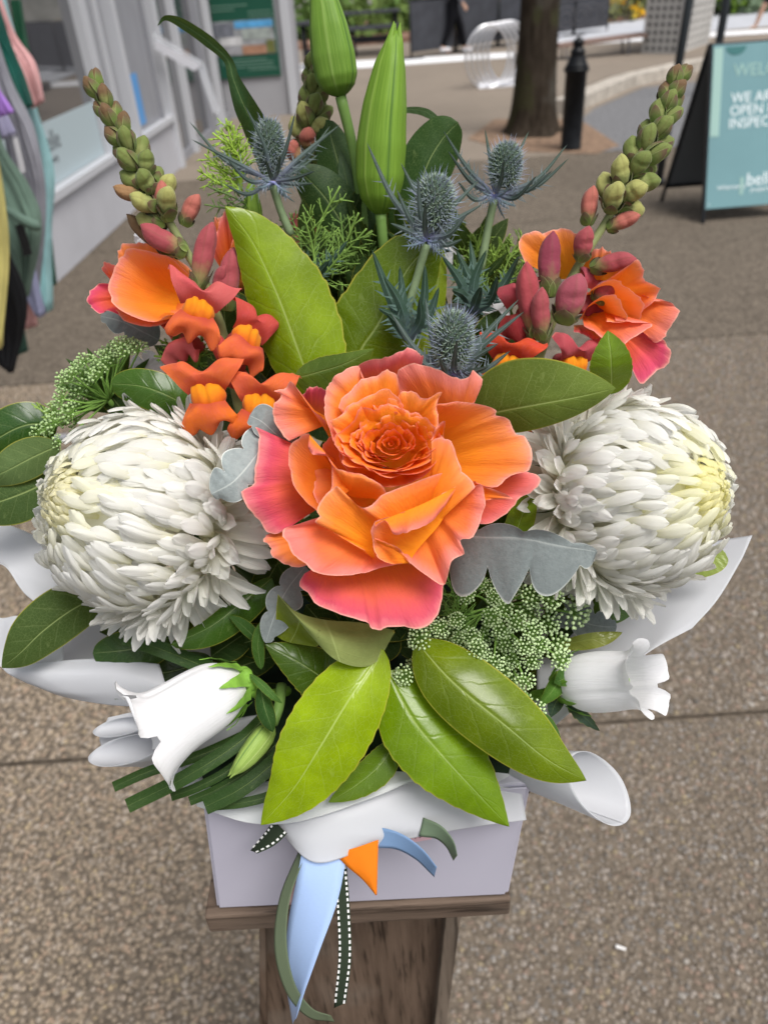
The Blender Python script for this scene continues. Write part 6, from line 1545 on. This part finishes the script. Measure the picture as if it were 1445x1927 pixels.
spike(sn1, [(183, 168, .385), (232, 260, .388), (285, 355, .393), (340, 455, .40), (392, 545, .408), (425, 650, .415), (455, 790, .43)], 26, 0.0, .44, 36, 56, 11, 18, 1, [BRN, BRN, GRN, GRN, YEL])
for i_, (b_, t_, w_, c_) in enumerate([((318, 418, .396), (300, 343, .388), 20, PNK), ((346, 425, .40), (370, 366, .395), 19, PNK), ((352, 476, .398), (266, 430, .39), 24, ROS), ((330, 480, .41), (240, 410, .40), 19, BRN), ((372, 545, .405), (394, 422, .398), 24, ROS), ((428, 585, .41), (434, 470, .402), 24, ROS), ((276, 372, .393), (215, 356, .39), 17, (.30, .17, .08)), ((405, 560, .41), (420, 500, .40), 15, ROS)]):
    mbud(sn1, b_, t_, w_, c_, 40 + i_)
OR, RD, PKR = (.78, .17, .045), (.58, .085, .06), (.64, .14, .13)
TOC = -FWD
floret(sn1, (372, 588), .392, TOC + RT * .15 - UP * .25, UP + RT * .25, 42, PKR, OR, 1)
floret(sn1, (393, 748), .382, TOC - UP * .3, UP - RT * .1, 46, OR, (.85, .20, .02), 2)
floret(sn1, (490, 768), .386, TOC - UP * .3 + RT * .1, UP + RT * .1, 46, OR, (.82, .17, .02), 3)
floret(sn1, (462, 640), .398, TOC + RT * .7 - UP * .2, UP + RT * .5, 42, RD, OR, 4, True, .8)
floret(sn1, (345, 640), .412, TOC - RT * .5, UP - RT * .2, 34, RD, PKR, 5, False, .8)
floret(sn1, (440, 690), .41, TOC - UP * .5, UP, 36, RD, RD, 6, False, .8)
sn2 = thing('snapdragon', P(1000, 720, .43), 'right snapdragon spike with pink buds leaning right', 'snapdragon', 'snapdragons')
spike(sn2, [(1272, 152, .40), (1240, 235, .402), (1190, 330, .405), (1135, 425, .41), (1085, 505, .412), (1040, 600, .418), (1000, 710, .43)], 28, 0.0, .46, 38, 58, 12, 19, 2, [BRN, GRN, GRN, GRN, YEL])
for i_, (b_, t_, w_, c_) in enumerate([((1105, 425, .41), (1112, 352, .405), 19, PNK), ((1140, 430, .41), (1200, 402, .405), 18, PNK), ((1092, 492, .405), (1103, 428, .395), 22, ROS), ((1110, 505, .41), (1194, 484, .40), 21, ROS), ((1032, 560, .405), (1034, 440, .40), 26, (.24, .045, .07)), ((1062, 610, .40), (1082, 518, .388), 34, (.33, .075, .10)), ((1120, 570, .405), (1150, 530, .40), 22, ROS), ((1010, 640, .405), (985, 500, .395), 28, (.36, .06, .07)), ((1020, 640, .40), (1015, 545, .39), 22, ROS)]):
    mbud(sn2, b_, t_, w_, c_, 70 + i_)
floret(sn2, (955, 690), .402, TOC - RT * .5 - UP * .3, UP + RT * .3, 40, (.66, .08, .02), OR, 11)
floret(sn2, (1075, 690), .40, TOC + RT * .3 - UP * .6, UP, 38, (.45, .09, .10), OR, 12, True, .9)
floret(sn2, (985, 590), .412, TOC - RT * .9, UP, 40, (.42, .075, .09), (.40, .05, .05), 13, False, .8)
floret(sn2, (1105, 560), .415, TOC + RT * .8, UP + RT * .3, 30, (.42, .09, .12), ROS, 14, False, .8)
floret(sn2, (975, 810), .42, TOC - UP * .3, UP, 34, OR, OR, 15, True, .8)
sn3 = thing('snapdragon', P(575, 480, .50), 'green snapdragon spike at the back beside the left lily bud', 'snapdragon', 'snapdragons')
spike(sn3, [(592, 122, .455), (590, 180, .462), (586, 240, .468), (580, 310, .475), (574, 380, .485), (570, 470, .50)], 24, 0.0, .62, 32, 52, 11, 17, 3, [GRN, GRN, GRN, YEL, PNK])
for i_, (b_, t_, w_, c_) in enumerate([((570, 440, .48), (548, 405, .475), 18, ROS), ((585, 460, .478), (590, 425, .473), 18, (.42, .08, .10)), ((560, 470, .48), (545, 445, .474), 18, PNK), ((600, 480, .48), (606, 455, .475), 15, (.40, .06, .08))]):
    mbud(sn3, b_, t_, w_, c_, 90 + i_)

# ================================================================== lily buds
def lily_mat():
    t = NT('lily_bud'); u, v = t.uv()
    lines = t.noise(t.comb(t.math('MULTIPLY', u, 60.), t.math('MULTIPLY', v, 1.2)), 2.0, 4.0, .6)
    c = t.mix(t.remap(lines, .3, .75), (.115, .225, .028), (.185, .315, .05))
    seam = t.math('ABSOLUTE', t.math('SUBTRACT', t.math('FRACT', t.math('MULTIPLY', u, 3.0)), .5))
    c = t.mix(t.remap(seam, .05, .0, 0, .75), c, (.05, .12, .025))
    c = t.mix(t.remap(seam, .44, .5, 0, .6), c, (.27, .40, .10))
    c = t.mix(t.remap(v, .15, .0, 0, .5), c, (.10, .18, .03))
    c = t.mix(1.0, c, t.objcol(), 'MULTIPLY')
    return t.bsdf(c, .38, t.bump(lines, .25, .001), .45, .12)
M_lily = lily_mat()
def lily_bud(label, path, w, phase, stem, color=(1, 1, 1), name='lily_bud', cat='lily bud', wpro=None, group='green lily buds'):
    C = crom([P(*q) for q in path], 40)                         # base to tip
    dep = np.interp(np.linspace(0, 1, 40), np.linspace(0, 1, len(path)), [q[2] for q in path])
    t_, s_, b_ = frame_along(C)
    th = thing(name, P(*stem[-1]), label, cat, group)
    ra = nrm(RT - t_[0] * (RT @ t_[0]))
    m = 72; s = np.linspace(0, 1, 40)
    pro = np.interp(s, [0, .03, .10, .22, .4, .6, .8, .93, 1], wpro or [.22, .45, .74, .95, 1.0, .88, .62, .36, .12])
    g = []
    for i in range(40):
        A = nrm(ra - t_[i] * (ra @ t_[i])); Bv = np.cross(t_[i], A)
        for j in range(m):
            u = j / m; q = 2 * math.pi * u + phase
            x = abs((u * 3) % 1 - .5)                           # 0 at the rib, .5 at the seam
            k = 1 + .07 * math.cos(6 * math.pi * u * 1.0 - math.pi) - .05 * math.exp(-(x / .035) ** 2) - .05 * math.exp(-((.5 - x) / .03) ** 2) * -.6
            tip = 1.0
            if s[i] > .86: k *= 1 + (s[i] - .86) * 2.2 * math.cos(6 * math.pi * u)
            g.append(C[i] + (A * math.cos(q) + Bv * math.sin(q)) * (w * dep[i] / FPX * pro[i] * k))
    vv, uu = np.meshgrid(s, np.linspace(0, 1, m, endpoint=False), indexing='ij')
    mk('bud', g, gridf(40, m, True)[:] + [tuple(39 * m + k for k in range(m))], M_lily, th, np.stack([uu.ravel(), vv.ravel()], 1), True, color)
    # tepal points at the tip
    for k in range(3):
        q = 2 * math.pi * (k / 3.) + phase; A = nrm(ra - t_[-1] * (ra @ t_[-1])); Bv = np.cross(t_[-1], A)
        e = A * math.cos(q) + Bv * math.sin(q); r0 = w * dep[-1] / FPX
        v_, f_, uv_ = tube([C[-8] + e * r0 * .34, C[-4] + e * r0 * .24, C[-1] + e * r0 * .16, C[-1] + t_[-1] * r0 * .30 + e * r0 * .15], [r0 * .16, r0 * .17, r0 * .10, r0 * .02], 10)
        mk('tepal_tip', v_, f_, M_lily, th, uv_, True, color)
    mtube('stem', [C[0]] + [P(*q) for q in stem], [.0032, .0028, .003], plain('lily_stem', (.13, .225, .055), .45, nscale=50, namt=.12), th, 12)
    return th
lily_bud('shorter green lily bud at the top, cut by the frame', [(641, 181, .44), (634, 140, .436), (624, 80, .43), (612, 10, .424), (598, -60, .42)], 41, .35, [(668, 300, .455), (692, 480, .475)])
lily_bud('tall fat green lily bud in the middle of the back row', [(716, 403, .442), (717, 330, .436), (722, 240, .428), (733, 140, .42), (744, 58, .414)], 47, -.25, [(722, 470, .45), (730, 560, .47)], (1.12, 1.1, .9))
lily_bud('small yellow green bud behind the tall left leaf', [(482, 440, .46), (478, 400, .457), (474, 370, .455), (472, 340, .453)], 17, .2, [(500, 470, .465), (540, 540, .48)], (1.6, 1.45, 1.3), 'flower_bud', 'bud', group=None)
lily_bud('pale green unopened bell flower bud below the left bell', [(512, 1362, .405), (488, 1395, .398), (460, 1430, .393), (436, 1458, .392)], 22, .6, [(525, 1330, .41), (530, 1290, .42)], (2.0, 1.6, 2.6), 'flower_bud', 'bud', group=None)

# ================================================================== lace flowers (ammi) and feathery fennel
M_ray = plain('lace_ray_green', (.19, .34, .07), .55, nscale=80, namt=.2)
M_flo = plain('lace_floret_white', (.50, .64, .34), .6, nscale=400, namt=.2)
M_flo_g = plain('lace_floret_green', (.36, .50, .22), .6, nscale=400, namt=.2)
IV, IF = ICO
def umbel(label, base, cen, heads, stem, seed, rr=17, mfl=None, nfl=38, face=None):
    r = np.random.default_rng(seed)
    th = thing('lace_flower', P(*stem[-1]), label, 'lace flower', 'green white lace flowers')
    bp = P(*base)
    for k, (x, y, d, sc) in enumerate(heads):
        c = P(x, y, d); R = rr * sc * d / FPX
        n0 = nrm(nrm(c - bp) * .8 + (-FWD) * .9 + UP * .15 if face is None else nrm(c - bp) * .7 + face)
        j = c - n0 * R * 1.15
        v_, f_, uv_ = tube([bp, (bp + j) / 2 + nrm(r.normal(size=3)) * .003, j], [.0007, .0006, .0005], 5, 8)
        ray_o = mk('ray', v_, f_, M_ray, th, uv_)
        ped, flo = MB(), MB()
        a = nrm(np.cross(n0, V(.2, .1, .9))); b = np.cross(n0, a)
        for i in range(nfl):
            f = (i + .5) / nfl; ct = 1 - .95 * f; st = math.sqrt(1 - ct * ct); q = i * 2.39996
            dr = n0 * ct + (a * math.cos(q) + b * math.sin(q)) * st * 1.05
            p = j + dr * R * r.uniform(1.0, 1.28)
            pv = nrm(np.cross(dr, FWD + V(.01, 0, 0))) * .00014; pw = np.cross(dr, pv)
            ped.add([j - pv, j + pv, j + pw, p - pv, p + pv, p + pw], [(0, 1, 4, 3), (1, 2, 5, 4), (2, 0, 3, 5)])
            s = R * .15 * r.uniform(.8, 1.25)
            flo.add(p + IV * s * np.array([1, 1, 1]), IF)
        ped.build('pedicels', M_ray, ray_o); fo = flo.build('florets', mfl or M_flo, ray_o); tag(fo, kind='stuff')
        # thin bracts under the little head
        for i in range(5):
            q = r.uniform(0, 6.28); e = j + (a * math.cos(q) + b * math.sin(q)) * R * 1.5 - n0 * R * .2; w = nrm(np.cross(e - j, FWD)) * .00025
            mk('bract', [j - w, j + w, e], [(0, 1, 2)], M_ray, ray_o, None, False)
    mtube('stem', [bp] + [P(*q) for q in stem], [.0016, .002], M_ray, th, 8)
def cr5(x, y): return 700 + .4152 * x, 960 + .4152 * y
hs = []
for i_, (x, y, sc) in enumerate([(965, 270, 1.5), (958, 466, 1.5), (738, 388, 1.1), (832, 392, 1.15), (728, 462, 1.1), (822, 512, 1.15), (662, 506, 1.0), (742, 548, 1.0), (602, 442, .95), (545, 488, .95), (556, 392, .8), (592, 542, .95), (510, 582, .9), (448, 578, .9), (478, 640, 1.0), (398, 592, .9), (346, 572, .9), (302, 535, .9), (200, 588, 1.1), (258, 552, .95), (620, 616, .95), (702, 622, .95), (772, 622, .95), (866, 622, 1.25), (742, 692, .95), (872, 682, 1.1), (592, 742, 1.0), (632, 784, 1.0), (704, 790, .95), (556, 702, .95), (500, 660, .9), (690, 880, .9), (752, 925, .95), (132, 762, 1.0), (182, 718, .9), (650, 690, .9), (820, 300, .9), (660, 340, .8), (520, 330, .8), (420, 380, .9), (380, 500, .8), (230, 700, .8)]):
    px, py = cr5(x, y); hs.append((px, py, .390 + .012 * math.sin(i_ * 1.7) + (.02 if y < 360 and x < 700 else 0), sc))
umbel('big lace flower head of tiny white dots below the right chrysanthemum', (925, 1143, .425), None, hs, [(900, 1200, .45), (820, 1300, .48)], 1, 17)
def cl8(x, y): return .18 * x, 580 + .18 * y
hs = []
for i_, (x, y, sc) in enumerate([(1040, 440, 1.15), (1110, 385, .9), (1250, 300, 1.0), (1360, 310, 1.0), (1190, 330, .8), (830, 490, .9), (800, 640, 1.1), (850, 790, 1.0), (600, 690, 1.0), (620, 770, .9), (580, 1000, 1.1), (640, 1060, 1.1), (600, 1140, .9), (330, 1290, .9), (540, 1400, .8), (480, 1050, .9), (700, 900, .8), (1430, 340, 1.0), (760, 560, .8), (900, 560, 1.0), (980, 620, 1.0), (920, 680, .9), (760, 720, 1.0), (700, 640, .9), (1100, 500, 1.0), (1180, 430, 1.0), (1290, 390, .9), (740, 830, 1.0), (760, 960, .9), (480, 1180, 1.0), (420, 1240, .9), (700, 1180, .9), (560, 900, 1.0), (1020, 540, .8)]):
    px, py = cl8(x, y); hs.append((px, py, .424 + .01 * math.sin(i_ * 2.1), sc))
umbel('green lace flower head spreading above the left chrysanthemum', (205, 752, .44), None, hs, [(240, 800, .46), (330, 900, .48)], 2, 17, M_flo_g, 26, RT * -.5 + UP * .5)
def feather(label, base, tips, seed, col, n=9, rad=.0005, spread=.5):
    r = np.random.default_rng(seed); th = thing('fennel_frond', P(*base), label, 'foliage', 'feathery green fronds')
    m = plain('frond_green', col, .55, nscale=60, namt=.2)
    for tp in tips:
        b, e = P(*base), P(*tp); L = np.linalg.norm(e - b); C = crom([b, (b + e) / 2 + r.normal(0, L * .08, 3), e], 24)
        mb = MB(); mb.add(*tube(C, [rad * 1.5, rad], 5, 0))
        for k in range(n):
            i = int(23 * (.2 + .78 * k / n)); T = nrm(C[min(23, i + 1)] - C[i - 1])
            for sd in (-1, 1):
                S = nrm(np.cross(T, FWD)) * sd
                l = L * .34 * (1.1 - .6 * k / n) * r.uniform(.6, 1.2)
                d = nrm(T * .8 + S * r.uniform(.5, 1.0) + r.normal(0, .25, 3)); q0 = C[i]; q1 = q0 + d * l
                mb.add(*tube([q0, (q0 + q1) / 2 + r.normal(0, l * .08, 3), q1], [rad * .8, rad * .5], 4, 5))
                for _ in range(2):
                    f0 = r.uniform(.35, .8); q2 = q0 + (q1 - q0) * f0; d2 = nrm(d + r.normal(0, .55, 3)); mb.add(*tube([q2, q2 + d2 * l * .45], [rad * .6, rad * .35], 4, 3))
        mb.build('frond', m, th)
feather('bright green branching fennel frond under the upper left sea holly', (598, 540, .45), [(570, 400, .43), (640, 350, .43), (675, 400, .435), (690, 430, .44), (540, 460, .44), (650, 470, .43)], 1, (.20, .33, .07), 6, .00055)
feather('pale lime feathery tuft left of the upper sea holly', (455, 360, .46), [(425, 222, .44), (400, 250, .44), (440, 235, .445), (385, 290, .45), (372, 320, .45), (450, 250, .45)], 2, (.30, .46, .06), 9, .0006)
feather('thin green frond spreading left below the upper sea holly', (480, 400, .46), [(390, 350, .45), (385, 385, .45), (420, 410, .45)], 3, (.13, .21, .06), 7, .0005)
feather('fuzzy green frond above the left orange florets', (370, 690, .43), [(330, 610, .42), (300, 640, .42), (290, 670, .42), (350, 620, .41), (380, 630, .42)], 4, (.15, .26, .04), 8, .0006)
feather('light green frond behind the right rose', (880, 520, .47), [(920, 420, .455), (960, 440, .45), (1000, 455, .45), (940, 470, .45), (985, 480, .455), (890, 440, .46)], 5, (.22, .34, .06), 7, .0006)
feather('wispy ferny greens behind the centre sea holly', (700, 520, .47), [(640, 400, .455), (690, 440, .455), (610, 430, .45), (660, 480, .45), (740, 470, .46), (580, 470, .45)], 8, (.17, .29, .07), 8, .0005)
feather('wispy ferny greens between the right sea holly and rose', (930, 560, .46), [(880, 470, .45), (990, 440, .45), (1010, 500, .45), (900, 500, .45), (850, 500, .45)], 9, (.18, .29, .06), 8, .0005)
feather('dark ferny greens left of the upper sea holly stem', (560, 520, .46), [(520, 420, .45), (480, 450, .45), (545, 400, .45), (470, 400, .455)], 10, (.12, .21, .05), 8, .0005)
feather('fine green frond in front of the lace flower', (860, 1190, .40), [(840, 1080, .39), (860, 1110, .385), (900, 1060, .39), (850, 1140, .385)], 6, (.14, .26, .05), 8, .0004)
feather('soft green frond tip at the left edge', (120, 800, .44), [(40, 772, .435), (20, 790, .435), (60, 760, .435)], 7, (.25, .38, .08), 6, .0006)

# ================================================================== bell flowers
def bell_mat():
    t = NT('bell_petal'); u, v = t.uv(); n = t.noise(t.pos(), 70, 4.0, .6)
    st = t.noise(t.comb(t.math('MULTIPLY', u, 40.), t.math('MULTIPLY', v, 1.5)), 3.0, 3.0)
    c = t.mix(t.remap(st, .4, .75, 0, .3), (.84, .84, .86), (.74, .75, .75)); c = t.mix(t.remap(v, .12, .0, 0, .5), c, (.62, .70, .42))
    return t.bsdf(c, .5, t.bump(t.math('ADD', n, st), .22, .0012), .3, .30, None, sheen=.15)
M_bell = bell_mat()
def bell(label, path, prof, lobe, curl, phase, squash, calyx, seed, stem):
    C = crom([P(*q) for q in path], 30); dep = np.interp(np.linspace(0, 1, 30), np.linspace(0, 1, len(path)), [q[2] for q in path])
    T, _, _ = frame_along(C); s = np.linspace(0, 1, 30); m = 90
    R = np.interp(s, np.linspace(0, 1, len(prof)), prof)
    R = np.convolve(np.pad(R, 2, mode='edge'), np.ones(5) / 5, 'valid')
    th = thing('bell_flower', P(*stem[-1]), label, 'bell flower', 'white bell flowers')
    rg = np.random.default_rng(seed)
    a0 = nrm(np.cross(T[0], FWD)); g = np.zeros((30, m, 3))
    q = np.arange(m) / m * 2 * math.pi + phase
    lob = np.cos(5 * (q - phase)); jit = 1 + .15 * np.sin(q * 2 + seed) + .1 * np.sin(q * 3 + 2 * seed)
    for i in range(30):
        A = nrm(a0 - T[i] * (a0 @ T[i])); Bv = np.cross(T[i], A); px = dep[i] / FPX
        e = np.clip((s[i] - .72) / .28, 0, 1)
        rad = R[i] * (1 - .045 * np.exp(-((lob + 1) / .12) ** 2) * np.clip(s[i] * 2, 0, 1)) + .018 * R[i] * lob * s[i]
        lw = np.clip((lob + .85) / 1.1, 0, 1) ** .5
        phi = e ** 1.3 * math.radians(175) * lw * jit
        ext = lobe * e * (lw - .35) + curl * np.sin(phi) * e
        out = curl * (1 - np.cos(phi))
        back = 0.0
        rr_ = (rad + out) * px
        g[i] = C[i] + T[i] * ((ext - back) * px)[:, None] + (A * np.cos(q)[:, None] + Bv * squash * np.sin(q)[:, None]) * rr_[:, None]
        g[i] += rg.normal(0, .00006, (m, 3)) * e
    uu = np.tile(np.arange(m) / m, 30); vv = np.repeat(s, m)
    mk('corolla', g.reshape(-1, 3), gridf(30, m, True), M_bell, th, np.stack([uu, vv], 1))
    gm = plain('calyx_green', (.17, .34, .045), .6, nscale=90, namt=.25)
    cb_ = P(*calyx)
    ax = nrm(C[6] - C[0])
    for k in range(9):
        qq = k * 2 * math.pi / 9 + .4; A = nrm(a0 - ax * (a0 @ ax)); Bv = np.cross(ax, A); d = A * math.cos(qq) + Bv * squash * math.sin(qq); e = nrm(np.cross(ax, d)); px = path[0][2] / FPX
        ct = []
        for i in range(7):
            f = i / 6; w = 15 * (1 - f) ** .8 * (1 + .15 * math.sin(i * 3)) * px; rb = (R[int(f * 9)] + 5) * px
            base = C[0] + ax * (f * 62 - 6) * px + d * rb
            ct.append([base - e * w, base + d * 1.5 * px, base + e * w])
        gg = surf(ct, 12, 7); mk('sepal', gg.reshape(-1, 3), gridf(12, 7), gm, th, griduv(12, 7))
        # fleshy folded knob between sepals
        kn = C[0] - ax * 16 * px + d * 17 * px; mk('calyx_knob', np.array([kn + x * 17 * px * np.array([1, 1, 1]) for x in IV]), IF, gm, th).modifiers.new('s', 'SUBSURF').render_levels = 2
    mtube('stem', [C[0]] + [P(*z) for z in stem], [.004, .003, .003], gm, th, 8)
    v_, f_, uv_ = tube([C[6], C[20]], [.0012, .0015], 8); mk('pistil', v_, f_, plain('pistil_green', (.35, .55, .12), .5), th)
    return th
bell('white bell flower hanging left at the front with curled lips', [(450, 1288, .392), (400, 1310, .384), (345, 1343, .377), (308, 1368, .372), (288, 1380, .370)], [34, 60, 66, 68, 72, 80, 90], 18, 15, .9, .78, (455, 1285, .388), 3, [(478, 1300, .395), (500, 1310, .41), (540, 1300, .44)])
bell('white bell flower facing right with scalloped mouth', [(1066, 1290, .408), (1100, 1286, .398), (1150, 1282, .388), (1190, 1280, .379), (1212, 1279, .374)], [30, 52, 58, 58, 55, 56, 60], 16, 9, 2.2, .85, (1066, 1290, .402), 7, [(1045, 1300, .41), (1000, 1310, .43)])
# soft hairy leaves on the bell flower stems
GB = 'soft leaves on the bell flower stems'
def sl(label, mid, wl, wr, c, **k): leafobj('stem_leaf', mid, wl, wr, c, M_leaf_matt, None, label, 'leaf', GB, nv=26, nu=9, **k)
sl('curved green stem leaf right of the left bell calyx', [(470, 1268, .388), (495, 1290, .382), (515, 1310, .381), (532, 1324, .384)], 7, 9, (.06, .15, .03), seed=1)
sl('dark stem leaf hanging below the left bell calyx', [(490, 1290, .39), (498, 1330, .386), (508, 1360, .386), (514, 1378, .388)], 16, 17, (.028, .085, .022), zl=3, zr=3, seed=2)
sl('upright stem leaf above the left bell calyx', [(492, 1260, .395), (486, 1220, .39), (488, 1190, .389), (494, 1166, .39)], 12, 12, (.045, .115, .02), seed=3)
sl('pointed stem leaf under the dark diagonal leaf', [(490, 1210, .405), (470, 1190, .402), (450, 1172, .40), (430, 1158, .40)], 10, 14, (.03, .085, .018), seed=4)
sl('green stem leaf left of the right bell flower', [(1068, 1262, .402), (1052, 1282, .396), (1035, 1305, .394), (1012, 1330, .395)], 18, 16, (.085, .20, .03), zl=4, zr=3, seed=5)
sl('small leaf joining the right bell flower stem', [(1082, 1262, .40), (1070, 1272, .394), (1055, 1280, .392), (1042, 1285, .393)], 16, 20, (.05, .13, .025), seed=6)
sl('dark bluish leaf below the right bell flower', [(1065, 1310, .405), (1085, 1335, .40), (1105, 1355, .399), (1128, 1376, .40)], 12, 14, (.04, .075, .065), serr=.3, teeth=6, wave=1, seed=7)
sl('slim green leaf on the wrapping below the lace flower', [(1022, 1342, .40), (1036, 1365, .396), (1048, 1390, .395), (1058, 1412, .396)], 9, 11, (.06, .15, .03), seed=8)
sl('dark grooved leaf left of the right bell stem', [(1060, 1300, .41), (1048, 1318, .405), (1040, 1335, .404), (1036, 1350, .404)], 14, 14, (.03, .06, .055), seed=9)
# white filler blossoms glimpsed between the greens
def blossom(label, c, d, s, seed):
    r = np.random.default_rng(seed); th = thing('white_blossom', P(c[0], c[1], d + .01), label, 'flower', 'white filler blossoms')
    o = P(*c, d); px = d / FPX
    for k in range(5):
        q = k * 1.2566 + r.uniform(-.2, .2); e = RT * math.cos(q) + UP * math.sin(q); w = RT * -math.sin(q) + UP * math.cos(q)
        ct = [[o - w * 2 * px, o, o + w * 2 * px], [o + (e * .6 * s - w * .4 * s) * px - FWD * .002, o + e * .6 * s * px, o + (e * .6 * s + w * .4 * s) * px - FWD * .002], [o + (e * s - w * .3 * s) * px, o + e * s * 1.05 * px + FWD * .001, o + (e * s + w * .3 * s) * px]]
        gg = surf(ct, 9, 9); mk('petal', gg.reshape(-1, 3), gridf(9, 9), M_bell, th, griduv(9, 9) * V(1, .5) + V(0, .5))
blossom('white blossom glimpsed behind the centre sea holly', (858, 474), .47, 30, 1)
blossom('white blossom between sea holly leaves and right snapdragon', (930, 588), .455, 28, 2)
blossom('white blossom edge above the back left rose', (268, 446), .44, 16, 3)
blossom('white blossom in the shade above the left chrysanthemum', (275, 690), .45, 30, 4)
